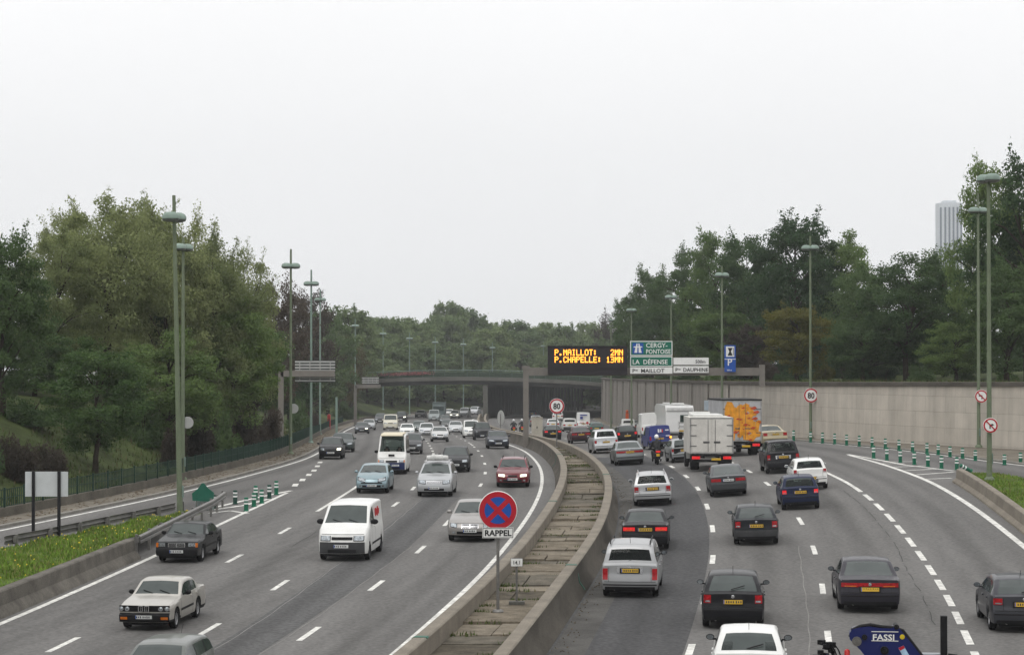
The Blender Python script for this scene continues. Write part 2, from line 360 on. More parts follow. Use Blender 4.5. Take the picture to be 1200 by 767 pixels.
while y < 104:
    ln = rk_.uniform(1.2, 3.5); ys_ = frange(y, y + ln, .5); js = []
    for _ in ys_: jit = max(-.12, min(.12, jit + rk_.uniform(-.035, .035))); js.append(jit)
    fj = lambda t, ys_=ys_, js=js: L3(t) - .75 + float(np.interp(t, ys_, js))
    ribbon(lambda t: fj(t) - .012, lambda t: fj(t) + .012, ys_, .0075, mb_c)
    y += ln + rk_.uniform(.1, 1.2)
struct(mb_c.build('pavement_seam', M_CRACK, smooth=0))
mb = MB()
def dash(fn, y, ln, wd, off=0):
    yy = [y - ln / 2, y, y + ln / 2]; ribbon(lambda t: fn(t) + off - wd / 2, lambda t: fn(t) + off + wd / 2, yy, .008, mb)
def y_of(px, py): return P(px, py)[1]
for fn, ys, wd in (
    (A_, [24.5, 36, 47, 58.1, y_of(278, 654), y_of(336, 621.5)] + [131, 142, 153, 164, 176, 188, 202, 217, 234, 252, 272, 294, 318, 344, 372], .17),
    (B_, [27, 38.5, 49.5, y_of(242, 737.6), 71.5, 82.3, 93, y_of(466, 590.6), y_of(485.5, 572)] + [126, 137, 142] + [149, 155, 161.5, 168, 176, 185, 196, 208, 222, 238, 256, 276, 298, 322, 348], .17),
    (C_, [26, 37.5, 49, 60.2, 71.4, 82.8, 94, 106] + [y_of(564, 568), y_of(568.4, 554), y_of(569, 543), y_of(565, 534), y_of(558, 528), y_of(550, 523.5), y_of(543, 520)] + [187, 198, 211, 226, 243, 262, 283, 306, 331], .17),
    (L1, [24, 34.5, 45.5, y_of(809, 763), 68, y_of(837, 655), y_of(836, 619), y_of(830.5, 593), y_of(820, 572), y_of(805.6, 557.7), y_of(789, 546.5), y_of(772, 538), y_of(755, 532)] + [166, 178, 191, 205, 221, 239, 259, 281, 305, 331], .19),
    (L2, [26, 37, 48, 59.4, 70.5, 81.7, 91.6, 101, y_of(901, 566.4), y_of(878.7, 552), y_of(857.6, 541)] + [143, 154, 166, 179, 194, 210, 228, 248, 270, 294, 320], .18)):
    for y in ys: dash(fn, y, 2.75, wd)
struct(mb.build('lane_dashes', M_MARK, smooth=0)); mb = MB()
for y in [22 + 4.02 * k for k in range(21)]: dash(L3, y + 1.3, 2.75, .21)
for px, py in ((346, 568), (354.5, 562), (362, 556), (368, 551), (372, 546), (375, 541.5)):
    x, y, z = P(px, py); dash(lambda t, x=x, y=y: x - .06 * (t - y), y, 2.3, .30)
struct(mb.build('weaving_dashes', M_MARK, smooth=0)); mb = MB()
def stripe(pts, wd, dz=.0085):
    for (a, b), (c, d) in zip(pts[:-1], pts[1:]):
        A, B = Vector(P(a, b)), Vector(P(c, d)); r = Vector((B.y - A.y, A.x - B.x, 0)).normalized() * wd / 2
        vs = []
        for k in range(7):
            p = A.lerp(B, k / 6)
            for s in (-1, 1): q = p + r * s; vs.append((q.x, q.y, G(q.x, q.y) + dz))
        mb.add(vs, [(2 * k, 2 * k + 1, 2 * k + 3, 2 * k + 2) for k in range(6)])
for pts in ([(341, 574.6), (300, 583), (244, 596)], [(318, 583.5), (285, 592), (246, 597.5)], [(290, 601.5), (270, 598), (246, 601)],
            [(993, 532), (1060, 544.5), (1118, 551.5)], [(1030, 543), (1060, 543)], [(1046, 547), (1085, 545.5)], [(1062, 551), (1103, 549)],
            [(1074, 556), (1118, 552.8)], [(1085, 561), (1115, 560)], [(1035, 541), (1075, 540.5)]):
    stripe(pts, .24)
struct(mb.build('gore_stripes', M_MARK, smooth=0))
# oil-and-rubber free shoulder strip beside the right median barrier
struct(ribbon(lambda y: BR(y) + .35, lambda y: BR(y) + 1.25, frange(-20, 160, 2.5), .008, n=3).build('gutter_strip', mat('gutter concrete', (.085, .082, .077), .92, var=.3, scale=.7, fine=.25), smooth=60))

# ------------------------------------------------------------------ median: barriers, paving, joints, weeds
M_CONC = mat('barrier concrete', (.205, .182, .150), .9, var=.22, scale=.9, fine=.16, bump=.25, bscale=18)
M_GREEN = mat('green steel', (.012, .10, .065), .55, var=.2, scale=3)
NJ = [(-.30, -.06), (-.24, .10), (-.07, .34), (0, .84), (.03, .87), (.33, .87), (.36, .84), (.36, -.06)]
M_GRIME = mat('grimy barrier face', (.088, .079, .067), .92, var=.35, scale=.9, fine=.2, bump=.3, bscale=18, stretch=(1, .35, 1))
def barrier(name, fn, sgn, label, y0, y1, joints, prof=NJ):
    t = thing(name, label, 'barrier', (fn(y0), y0, G(fn(y0), y0)))
    pr = prof if sgn > 0 else [(-o, h) for o, h in prof][::-1]
    o = sweep([(fn(y), y) for y in frange(y0, y1, 2.0)], pr); ns_ = len(pr); o.m = [1 if (i % ns_) in ((0, 1, 2) if sgn > 0 else (ns_ - 4, ns_ - 3, ns_ - 2)) else 0 for i in range(len(o.m))]; o = o.build('barrier_wall', [M_CONC, M_GRIME], t, 35); o.location = -t.location
    for y in joints:
        g = slope(fn, y); j = MB()
        j = sweep([(fn(y - .13), y - .13), (fn(y + .13), y + .13)], [(a * 1.0 + (.012 if a > 0 else -.012), b + (.012 if b > .5 else 0)) for a, b in pr if b > -.05])
        q = j.build('joint_cover', M_GREEN, t, 30); q.location = -t.location
    return t
barrier('concrete_barrier', BL, 1, 'weathered concrete barrier curving along the left side of the paved median strip', -20, 395, [53.2, 94.8, 136, 178])
barrier('concrete_barrier', BR, -1, 'weathered concrete barrier curving along the right side of the paved median strip', -20, 395, [34, 69.5, 112, 150])
mb = MB(); cols = []; y = 20.0; slabs = []
while y < 330:
    ln = random.choice([.7, 1.1, 1.3, 1.6, 2.2, 2.4]) * (1 if y < 200 else 2)
    l0, r0, l1, r1 = BL(y) + .37, BR(y) - .37, BL(y + ln - .06) + .37, BR(y + ln - .06) - .37
    tilt = random.uniform(-.05, .05); dz = random.uniform(-.03, .05); m = random.choice([0, 0, 1, 2, 3])
    split = random.random() < .45; f = random.uniform(.35, .65)
    for a, b, q in (((0, f - .012, 0), (f + .012, 1, random.uniform(-.03, .03))) if split else ((0, 1, 0),)) if False else ([(0, f - .012, 0), (f + .012, 1, random.uniform(-.03, .03))] if split else [(0, 1, 0)]):
        vs = []
        for zt in (-.3, 0):
            for xx, yv in ((l0 + (r0 - l0) * a, y), (l0 + (r0 - l0) * b, y), (l1 + (r1 - l1) * b, y + ln - .06), (l1 + (r1 - l1) * a, y + ln - .06)):
                vs.append((xx, yv, G(xx, yv) + .42 + dz + q + zt + tilt * ((yv - y) / ln - .5)))
        mb.add(vs, [(4, 5, 6, 7), (0, 1, 5, 4), (1, 2, 6, 5), (2, 3, 7, 6), (3, 0, 4, 7)], m)
    slabs.append(y + ln - .03); y += ln
struct(mb.build('median_paving', [mat('slab buff', (.155, .132, .100), .95, var=.45, scale=1.6, fine=.28, bump=.4, bscale=12), mat('slab grey', (.112, .100, .080), .95, var=.45, scale=1.6, fine=.28, bump=.4, bscale=12),
        mat('slab brown', (.088, .076, .058), .95, var=.5, scale=1.6, fine=.3, bump=.5, bscale=12), mat('slab pale', (.185, .160, .124), .95, var=.4, scale=1.6, fine=.28, bump=.4, bscale=12)], smooth=0))
struct(ribbon(lambda y: BL(y) + .3, lambda y: BR(y) - .3, frange(-20, 400, 3), .37, n=2).build('median_soil', mat('median soil', (.07, .06, .045), .95, var=.4, scale=2, fine=.3), smooth=0))
def blades(mb, x, y, z, n, r, h, rr=random, wd=.02):
    for _ in range(n):
        a = rr.uniform(0, 6.283); q = r * math.sqrt(rr.random()); bx, by = x + q * math.cos(a), y + q * math.sin(a)
        t = rr.uniform(0, 6.283); hh = h * rr.uniform(.4, 1.1); lx, ly = math.cos(t), math.sin(t); sw = rr.uniform(.1, .6) * hh
        mb.add([(bx - ly * wd, by + lx * wd, z), (bx + ly * wd, by - lx * wd, z), (bx + lx * sw, by + ly * sw, z + hh)], [(0, 1, 2)], 0 if rr.random() < .75 else 1)
M_WEED = mat('weed green', (.055, .085, .02), .8, var=.4, scale=4); M_WEED2 = mat('weed dry', (.13, .12, .055), .85, var=.3, scale=4)
mb = MB()
for y in slabs:
    if y > 190: break
    for _ in range(random.choice([1, 1, 2, 3, 4])):
        f = random.choice([random.uniform(.04, .96), random.uniform(.85, .98), random.uniform(.02, .12)]); x = BL(y) + .37 + (BR(y) - BL(y) - .74) * f
        for k in range(random.randint(1, 4)):
            blades(mb, x + random.uniform(-.3, .3), y + random.uniform(-.06, .06), G(x, y) + .40, 15, .24, .12)
struct(mb.build('median_weeds', [M_WEED, M_WEED2], smooth=0), 'stuff')

# ------------------------------------------------------------------ left island: barrier, crash rail, grass, marker head
M_STEEL = mat('galvanised rail', (.17, .165, .155), .5, .4, var=.3, scale=2, fine=.15)
M_RUSTY = mat('stained concrete', (.125, .115, .10), .92, var=.35, scale=1.1, fine=.2, bump=.3, bscale=16)
LB = lambda y: float(np.interp(y, [20, 40, 63.5, 80.5, 97, 103], [-20.6, -17.2, -14.75, -13.45, -13.05, -13.2]))
IR = lambda y: float(np.interp(y, [40, 62, 79, 92, 103], [-30, -22.5, -16.9, -13.7, -13.25]))
t = thing('concrete_barrier', 'low stained concrete wall holding back the grass island on the left', 'barrier', (LB(60), 60, G(LB(60), 60)))
o = sweep([(LB(y), y) for y in frange(15, 80.5, 1.5)], [(.28, -.06), (.22, .12), (.05, .3), (.02, .68), (-.02, .72), (-.28, .72), (-.3, .68), (-.3, -.06)][::-1]).build('barrier_wall', M_RUSTY, t, 35); o.location = -t.location
WB = [(-.03, .38), (.05, .42), (.05, .50), (-.02, .545), (.05, .59), (.05, .67), (-.03, .71), (-.045, .71), (.03, .66), (.03, .6), (-.04, .545), (.03, .49), (.03, .43), (-.045, .38)]
def guard(label, pts, face, posts, zoff=0.0, h=.78):
    t = thing('crash_barrier', label, 'crash barrier', (pts[0][0], pts[0][1], G(*pts[0]) + zoff))
    base = lambda x, y: G(x, y) + zoff
    o = sweep(pts, [(a * face, b) for a, b in (WB if face > 0 else WB[::-1])], base=base).build('rail', M_STEEL, t, 25); o.location = -t.location
    for x, y in posts:
        b = MB(); b.box((x - face * .11, y, base(x, y) + h / 2 - .1), (.09, .12, h + .2)); b.box((x - face * .06, y, base(x, y) + .54), (.1, .2, .2))
        q = b.build('post', M_STEEL, t, 0); q.location = -t.location
    return t
fp = [(LB(y), y) for y in frange(80.3, 102, 1.2)]
guard('steel crash barrier continuing the concrete wall to the green marker head', fp, 1, fp[::2], .05, .75)
guard('rusty edged steel crash barrier at the back of the grass island', [(IR(y), y) for y in frange(77, 92.2, 1.2)], -1, [(IR(y), y) for y in frange(77.5, 92, 2.4)], .35, .72)
mb = MB(); mb = sweep([(IR(y) - .1, y) for y in frange(60, 76.6, 1.5)], [(-.2, -.3), (-.18, .45), (-.12, .5), (.12, .5), (.18, .45), (.2, -.3)], base=lambda x, y: G(x, y) + .3)
tag(mb.build('parapet_end', mat('pale concrete', (.42, .41, .385), .9, var=.15, scale=1, fine=.12)), 'pale concrete parapet ending beside the grass island at the left edge', 'parapet')
mb = MB(); ys = frange(20, 96, 2); vs = []
for y in ys:
    a, b = IR(y) + .05, LB(y) - .28
    if b < a + .05: b = a + .05
    for k in range(9):
        x = a + (b - a) * k / 8; vs.append((x, y, G(x, y) + .66 * sm(97, 90, y) if False else G(x, y) + (.66 if y < 88 else max(.1, .66 - (y - 88) * .05)) + .06 * math.sin(x * 2 + y)))
mb.add(vs, [(i * 9 + k, i * 9 + k + 1, (i + 1) * 9 + k + 1, (i + 1) * 9 + k) for i in range(len(ys) - 1) for k in range(8)])
struct(mb.build('grass_island', mat('island soil', (.075, .115, .022), .95, var=.4, scale=2, fine=.3)))
mb = MB()
for _ in range(62000):
    y = 50 + 44 * random.random() ** .9; a, b = IR(y) + .1, LB(y) - .33
    if b <= a: continue
    x = random.uniform(max(a, b - 9), b); z = G(x, y) + (.64 if y < 88 else max(.1, .64 - (y - 88) * .05)) + .06 * math.sin(x * 2 + y)
    blades(mb, x, y, z, 1, .02, random.choice([.08, .11, .15, .2]), wd=.03)
    if random.random() < .0035:
        h = random.uniform(.08, .2); s = .024; mb.add([(x - s, y, z + h), (x, y - s, z + h), (x + s, y, z + h + .02), (x, y + s, z + h + .02), (x, y, z + h + .05)], [(0, 1, 4), (1, 2, 4), (2, 3, 4), (3, 0, 4)], 2)
struct(mb.build('island_grass', [mat('fresh grass', (.125, .205, .030), .8, var=.4, scale=.8), mat('dry grass', (.19, .20, .065), .85, var=.3, scale=2), mat('buttercup yellow', (.65, .5, .04), .7, var=.15)], smooth=0), 'stuff')
# green divergence head with its pointed top
x, y, z = P(238, 598); t = thing('divergence_marker', 'green pointed divergence marker head at the tip of the left crash barrier', 'road marker', (x, y, z)); t.scale = (.66, .7, .82)
mb = MB(); mb.prism([(-.72, .55), (.72, .5), (.74, 1.0), (.3, 1.28), (.06, 1.52), (-.08, 1.52), (-.35, 1.22), (-.76, .95)], -.05, .05)
mb.build('panel', M_GREEN, t, 20)
mb = MB(); mb.lathe([(.62, 0), (.66, .05), (.66, .5), (.6, .55)], 18, c=(0, .75, 0)); mb.build('drum', mat('grey marker drum', (.26, .3, .29), .6, var=.2), t, 40)
for s_ in (-.45, .45): mb = MB(); mb.tube([(s_, 0, 0), (s_, 0, .6)], .04); mb.build('support', M_STEEL, t)

# ------------------------------------------------------------------ right gore: wall and grass
RB = lambda y: float(np.interp(y, [20, 40, 58, 75, 87, 100, 107], [13.4, 15.9, 17.7, 19.15, 20.0, 20.9, 21.35])) 
RBR = lambda y: float(np.interp(y, [20, 50, 75, 90, 104, 107.5], [50, 40, 31.5, 27.2, 23.2, 21.9]))
mb = sweep([(RB(y), y) for y in frange(15, 107.5, 1.5)], [(-.22, -.06), (-.2, .08), (-.03, .22), (0, .62), (.03, .65), (.30, .65), (.33, .62), (.33, -.06)])
tag(mb.build('concrete_barrier', M_CONC), 'low concrete wall edging the grass wedge on the right side', 'barrier')
mb = MB(); ys = frange(15, 106, 2); vs = []
for y in ys:
    a, b = RB(y) + .3, RBR(y)
    for k in range(9): x = a + (b - a) * k / 8; vs.append((x, y, G(x, y) + .56 + .05 * math.sin(x * 1.7 + y) - (.5 if k == 8 else 0)))
mb.add(vs, [(i * 9 + k, i * 9 + k + 1, (i + 1) * 9 + k + 1, (i + 1) * 9 + k) for i in range(len(ys) - 1) for k in range(8)])
struct(mb.build('grass_wedge', mat('wedge soil', (.065, .095, .022), .95, var=.4, scale=2, fine=.3)))
mb = MB()
for _ in range(24000):
    y = random.uniform(72, 104.5); a, b = RB(y) + .38, RBR(y) - .3
    x = a + (b - a) * random.random() ** 1.2
    blades(mb, x, y, G(x, y) + .54, 1, .02, random.choice([.08, .12, .16]), wd=.03)
struct(mb.build('wedge_grass', [mat('fresh grass'  , (0, 0, 0)), mat('dry grass', (0, 0, 0))], smooth=0), 'stuff')
mb = MB(); pts = [P(1182, 553, .1), P(1200, 549, .1), P(1214, 556, .1), P(1196, 560, .1)]
xs = [(24.2, 105), (27.2, 100), (34, 100), (30, 112), (26.5, 112)]
mb.add([(x, y, G(x, y) + .16) for x, y in xs] + [(x, y, G(x, y) - .05) for x, y in xs], [(0, 1, 2, 3, 4)] + [(i, (i + 1) % 5, (i + 1) % 5 + 5, i + 5) for i in range(5)])
struct(mb.build('concrete_apron', M_KERB, smooth=0))

# ------------------------------------------------------------------ right retaining wall
def wall_mat():
    m = bpy.data.materials.new('retaining wall stone'); m.use_nodes = True; t = m.node_tree; b = t.nodes['Principled BSDF']; b.inputs['Roughness'].default_value = .92
    L = t.links.new; nn = t.nodes.new
    tcn = nn('ShaderNodeTexCoord'); sp = nn('ShaderNodeSeparateXYZ'); L(tcn.outputs['Object'], sp.inputs[0])
    uv = nn('ShaderNodeUVMap'); br = nn('ShaderNodeTexBrick'); L(uv.outputs[0], br.inputs['Vector'])
    br.inputs['Scale'].default_value = 1; br.inputs['Brick Width'].default_value = 2.4; br.inputs['Row Height'].default_value = 1.05; br.inputs['Mortar Size'].default_value = .018
    br.inputs['Color1'].default_value = (.52, .475, .41, 1); br.inputs['Color2'].default_value = (.465, .425, .365, 1); br.inputs['Mortar'].default_value = (.375, .34, .29, 1)
    mp = nn('ShaderNodeMapping'); mp.inputs['Scale'].default_value = (.55, .04, 1); L(uv.outputs[0], mp.inputs[0])
    n1 = nn('ShaderNodeTexNoise'); n1.inputs['Scale'].default_value = 1.6; n1.inputs['Detail'].default_value = 6; n1.inputs['Roughness'].default_value = .7; L(mp.outputs[0], n1.inputs['Vector'])
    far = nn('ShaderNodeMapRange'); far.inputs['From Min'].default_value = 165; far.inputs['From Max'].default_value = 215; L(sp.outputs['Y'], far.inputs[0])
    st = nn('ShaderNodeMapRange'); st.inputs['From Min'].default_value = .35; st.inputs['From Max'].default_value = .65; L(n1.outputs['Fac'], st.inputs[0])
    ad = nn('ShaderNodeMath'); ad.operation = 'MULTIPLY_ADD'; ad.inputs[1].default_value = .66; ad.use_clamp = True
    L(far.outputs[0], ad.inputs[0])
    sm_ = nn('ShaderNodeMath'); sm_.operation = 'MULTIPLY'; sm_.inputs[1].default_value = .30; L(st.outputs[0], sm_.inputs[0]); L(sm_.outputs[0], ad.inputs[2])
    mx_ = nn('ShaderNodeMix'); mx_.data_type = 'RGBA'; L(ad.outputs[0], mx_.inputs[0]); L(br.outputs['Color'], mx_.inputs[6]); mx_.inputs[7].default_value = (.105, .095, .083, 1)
    n2 = nn('ShaderNodeTexNoise'); n2.inputs['Scale'].default_value = .9; n2.inputs['Detail'].default_value = 8; L(uv.outputs[0], n2.inputs['Vector'])
    mr_ = nn('ShaderNodeMapRange'); mr_.inputs['To Min'].default_value = .80; mr_.inputs['To Max'].default_value = 1.18; L(n2.outputs['Fac'], mr_.inputs[0])
    v = nn('ShaderNodeVectorMath'); v.operation = 'SCALE'; L(mx_.outputs[2], v.inputs[0]); L(mr_.outputs[0], v.inputs['Scale']); L(v.outputs[0], b.inputs['Base Color'])
    bp = nn('ShaderNodeBump'); bp.inputs['Strength'].default_value = .5; bp.inputs['Distance'].default_value = .03; L(br.outputs['Fac'], bp.inputs['Height']); bp.invert = True; L(bp.outputs[0], b.inputs['Normal'])
    return m
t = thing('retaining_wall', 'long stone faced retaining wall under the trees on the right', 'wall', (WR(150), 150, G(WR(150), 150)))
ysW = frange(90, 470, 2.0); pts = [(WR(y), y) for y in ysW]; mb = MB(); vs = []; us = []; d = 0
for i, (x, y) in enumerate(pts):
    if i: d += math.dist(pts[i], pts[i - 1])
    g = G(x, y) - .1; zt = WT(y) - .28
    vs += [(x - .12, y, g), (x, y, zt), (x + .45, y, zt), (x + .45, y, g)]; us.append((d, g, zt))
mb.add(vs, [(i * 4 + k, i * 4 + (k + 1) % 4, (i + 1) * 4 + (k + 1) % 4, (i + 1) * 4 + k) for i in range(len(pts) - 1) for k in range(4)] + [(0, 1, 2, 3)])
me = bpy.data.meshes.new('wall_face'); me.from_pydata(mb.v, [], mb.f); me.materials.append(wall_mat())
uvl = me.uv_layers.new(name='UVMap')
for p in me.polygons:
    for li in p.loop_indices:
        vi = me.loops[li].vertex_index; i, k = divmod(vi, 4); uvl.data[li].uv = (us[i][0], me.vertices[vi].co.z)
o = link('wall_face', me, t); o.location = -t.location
mb = MB(); vs = []
for x, y in pts:
    z = WT(y); vs += [(x - .14, y, z - .279), (x - .14, y, z - .03), (x + .5, y, z), (x + .5, y, z - .279)]
mb.add(vs, [(i * 4 + k, i * 4 + (k + 1) % 4, (i + 1) * 4 + (k + 1) % 4, (i + 1) * 4 + k) for i in range(len(pts) - 1) for k in range(4)] + [(0, 1, 2, 3)])
o = mb.build('coping', mat('dark coping stone', (.085, .076, .066), .9, var=.3, scale=.6, fine=.2), t, 30); o.location = -t.location
# low railing posts and pilaster strips of the wall
mb = MB()
for y in frange(196, 380, 13): mb.box((WR(y) - .06, y, (G(WR(y), y) + WT(y)) / 2 - .2), (.2, .16, WT(y) - G(WR(y), y) - .3))
o = mb.build('pilaster', mat('grimy concrete', (.15, .137, .12), .92, var=.3, scale=.8, fine=.2), t, 0); o.location = -t.location

# ------------------------------------------------------------------ left low wall and green fence
t = thing('low_wall', 'low concrete wall with leaf litter running below the green fence', 'wall', (LW(120), 120, G(LW(120), 120)))
o = sweep([(LW(y), y) for y in frange(60, 520, 2)], [(.12, -.1), (.10, .5), (-.14, .5), (-.14, -.1)][::-1]).build('wall_face', mat('low wall concrete', (.115, .105, .088), .92, var=.3, scale=.8, fine=.25), t, 20); o.location = -t.location
t = thing('green_fence', 'dark green wire fence standing on the low wall under the wooded bank', 'fence', (LW(120), 120, G(LW(120), 120) + .5))
M_FEN = mat('fence green', (.012, .035, .024), .6, var=.2, scale=3)
pts = [(LW(y) , y) for y in frange(62, 330, 2.0)]
for i in range(0, len(pts) - 1):
    if i < 80:
        (x0, y0) = pts[i]; z0 = G(x0, y0) + .5
        b = MB(); b.box((x0, y0, z0 + .43), (.09, .09, .86)); q = b.build('post', M_FEN, t, 0); q.location = -t.location
mb = MB()
for i in range(len(pts) - 1):
    (x0, y0), (x1, y1) = pts[i], pts[i + 1]; z0, z1 = G(x0, y0) + .5, G(x1, y1) + .5; n = 10 if y0 < 200 else 7
    for k in range(n):
        f = (k + .5) / n; x, y, z = x0 + (x1 - x0) * f, y0 + (y1 - y0) * f, z0 + (z1 - z0) * f; e = .016 if y0 < 200 else .03
        mb.add([(x - e, y - e, z + .04), (x + e, y + e, z + .04), (x + e, y + e, z + .78), (x - e, y - e, z + .78)], [(0, 1, 2, 3)])
    for h in (.05, .41, .77):
        mb.add([(x0, y0, z0 + h - .02), (x1, y1, z1 + h - .02), (x1, y1, z1 + h + .02), (x0, y0, z0 + h + .02), (x0 - .02, y0, z0 + h), (x1 - .02, y1, z1 + h)], [(0, 1, 2, 3), (3, 2, 5, 4)])
o = mb.build('mesh_panel', M_FEN, t, 0); o.location = -t.location
# ------------------------------------------------------------------ bridge over the far end, with the underpass
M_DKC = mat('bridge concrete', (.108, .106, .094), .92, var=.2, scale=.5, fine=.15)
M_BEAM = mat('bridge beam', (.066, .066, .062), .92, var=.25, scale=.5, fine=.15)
Y0 = 396.0
zr = lambda x: 6.25 - .00165 * (x + 9) ** 2
t = thing('road_bridge', 'low curved road bridge with green railing and planted flowers across both carriageways', 'bridge', (-5.1, Y0, G(-5.1, Y0)))
def bpart(name, mb, m, sm_=30): q = mb.build(name, m, t, sm_); q.location = -t.location; return q
xs = frange(-46, 16.2, 1.0)
def along(prof, y, y2=None):                     # prof: (y offset, height below the rail)
    b = MB(); n = len(prof); vs = [(x, y + o, zr(x) + h) for x in xs for o, h in prof]
    b.add(vs, [(i * n + k, i * n + (k + 1) % n, (i + 1) * n + (k + 1) % n, (i + 1) * n + k) for i in range(len(xs) - 1) for k in range(n)] + [tuple(range(n))[::-1], tuple((len(xs) - 1) * n + k for k in range(n))]); return b
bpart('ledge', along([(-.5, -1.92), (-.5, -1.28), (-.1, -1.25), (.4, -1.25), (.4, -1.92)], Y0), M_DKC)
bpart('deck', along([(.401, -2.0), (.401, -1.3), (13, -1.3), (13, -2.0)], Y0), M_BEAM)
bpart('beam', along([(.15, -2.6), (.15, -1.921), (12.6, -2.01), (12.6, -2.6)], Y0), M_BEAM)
mb = MB()
for x in frange(-46, 16, .14): mb.add([(x - .022, Y0 - .2, zr(x) - 1.24), (x + .022, Y0 - .2, zr(x) - 1.24), (x + .022, Y0 - .2, zr(x) - .04), (x - .022, Y0 - .2, zr(x) - .04)], [(0, 1, 2, 3)])
for x in frange(-46, 16, 2.0): mb.box((x, Y0 - .2, zr(x) - .62), (.1, .1, 1.24))
bpart('railing', mb, mat('railing green', (.060, .088, .070), .6, var=.2, scale=2), 0)
bpart('handrail', along([(-.28, -.05), (-.28, .03), (-.12, .03), (-.12, -.05)], Y0), mat('verdigris rail', (.22, .30, .27), .6, var=.15))
mb = along([(.05, -1.24), (.05, -.45), (.5, -.35), (.5, -1.24)], Y0 + .3); bpart('hedge', mb, mat('planter hedge', (.035, .055, .03), .95, var=.6, scale=3, bump=1, bscale=8))
mb = MB()
for _ in range(900):
    x = random.triangular(-25.5, -13.5, -18); q = Vector((x, Y0 - .15 + random.uniform(-.25, .25), zr(x) - .35 + random.uniform(-.42, .12))); r = .09
    a = Vector((random.gauss(0, 1), random.gauss(0, 1), random.gauss(0, 1))).normalized(); bb = a.orthogonal().normalized(); c = a.cross(bb)
    mb.add([q + bb * r, q + c * r, q - bb * r, q - c * r], [(0, 1, 2, 3)], random.choice([0, 0, 1]))
tag(mb.build('flower_planting', [mat('pink petals', (.34, .12, .14), .8, var=.3, scale=9), mat('salmon petals', (.36, .15, .12), .8, var=.3, scale=9)], smooth=0), 'pink and red flowers spilling along the bridge railing', 'flowers')
mb = MB(); mb.box((BL(Y0) + .75, Y0 + .6, (G(-5, Y0) + 3.4) / 2), (.85, 1.2, 3.4 - G(-5, Y0) + .2)); bpart('pillar', mb, M_DKC, 0)
mb = MB()
for y in frange(399, 484, 2.1):
    x = BL(y) + .8; mb.box((x, y, (G(x, y) + 2.95) / 2), (.45, .55, 2.95 - G(x, y)), rz=-math.atan(slope(BL, y)))
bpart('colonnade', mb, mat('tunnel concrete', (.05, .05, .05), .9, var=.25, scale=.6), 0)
mb = MB(); ys = frange(Y0 + 13, 486, 3); vs = []
for y in ys: a, b = BL(y) - .3, WR(y) + 1.5; vs += [(a, y, 2.9), (b, y, 2.9), (b, y, 3.9), (a, y, 3.9)]
mb.add(vs, [(i * 4 + k, i * 4 + (k + 1) % 4, (i + 1) * 4 + (k + 1) % 4, (i + 1) * 4 + k) for i in range(len(ys) - 1) for k in range(4)] + [(3, 2, 1, 0), tuple((len(ys) - 1) * 4 + k for k in range(4))])
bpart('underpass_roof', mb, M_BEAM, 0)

# the overbridge the picture is taken from
t = thing('footbridge', 'concrete overbridge at the viewpoint, behind and below the camera', 'bridge', (0, -6, 0))
mb = MB(); mb.box((5, 0, 5.55), (150, 9.4, .8)); mb.build('deck', M_DKC, t, 0)
for s_ in (-1, 1): mb = MB(); mb.box((5, s_ * 4.6, 6.45), (150, .2, .998)); mb.build('parapet', M_DKC, t, 0)
for x_ in (-20.5, .2): mb = MB(); mb.box((x_ - (3 if x_ < 0 else 3.9), 0, 2.57), (1, 6, 5.15)); mb.build('pier', M_DKC, t, 0)

# ------------------------------------------------------------------ sign gantry and its panels
M_GAN = mat('gantry grey', (.185, .17, .152), .7, .1, var=.15, scale=1)
M_WHITE = mat('sign white', (.74, .74, .72), .5, var=.06); M_SGREEN = mat('sign green', (.006, .135, .085), .45, var=.08); M_SBLUE = mat('sign blue', (.012, .075, .34), .45, var=.08)
M_SRED = mat('sign red', (.40, .012, .025), .45, var=.08); M_BLACK = mat('sign black', (.012, .012, .014), .55, var=.15); M_BACK = mat('sign back', (.42, .425, .41), .5, .3, var=.12, scale=2)
YG = 178.0
t = thing('sign_gantry', 'grey beam gantry spanning the right carriageway from median to retaining wall', 'gantry', (AT(616, 508, YG).x, YG, G(1, YG)))
def gp(px, py, y=YG): return AT(px, py, y)
a, b = gp(616.3, 521), gp(893, 445)
mb = MB(); mb.box((a.x, YG, (gp(0, 432).z + G(a.x, YG)) / 2), (.44, .42, gp(0, 432).z - G(a.x, YG) + .3)); mb.box((a.x, YG, gp(0, 430.5).z), (.6, .5, .3))
q = mb.build('post', M_GAN, t, 0); q.location = -t.location
mb = MB(); z0, z1 = gp(0, 447).z - .4, gp(0, 427).z; mb.box((b.x, YG, (z0 + z1) / 2), (.42, .45, z1 - z0)); q = mb.build('post', M_GAN, t, 0); q.location = -t.location
zb = gp(0, 435.2).z; mb = MB(); mb.box(((a.x + b.x) / 2 + .1, YG, zb), (b.x - a.x - .2, .42, .44)); mb.box(((a.x + b.x) / 2, YG - .05, zb + .27), (b.x - a.x - .3, .3, .09)); mb.box(((a.x + b.x) / 2, YG - .05, zb - .27), (b.x - a.x - .5, .3, .09))
q = mb.build('beam', M_GAN, t, 0); q.location = -t.location
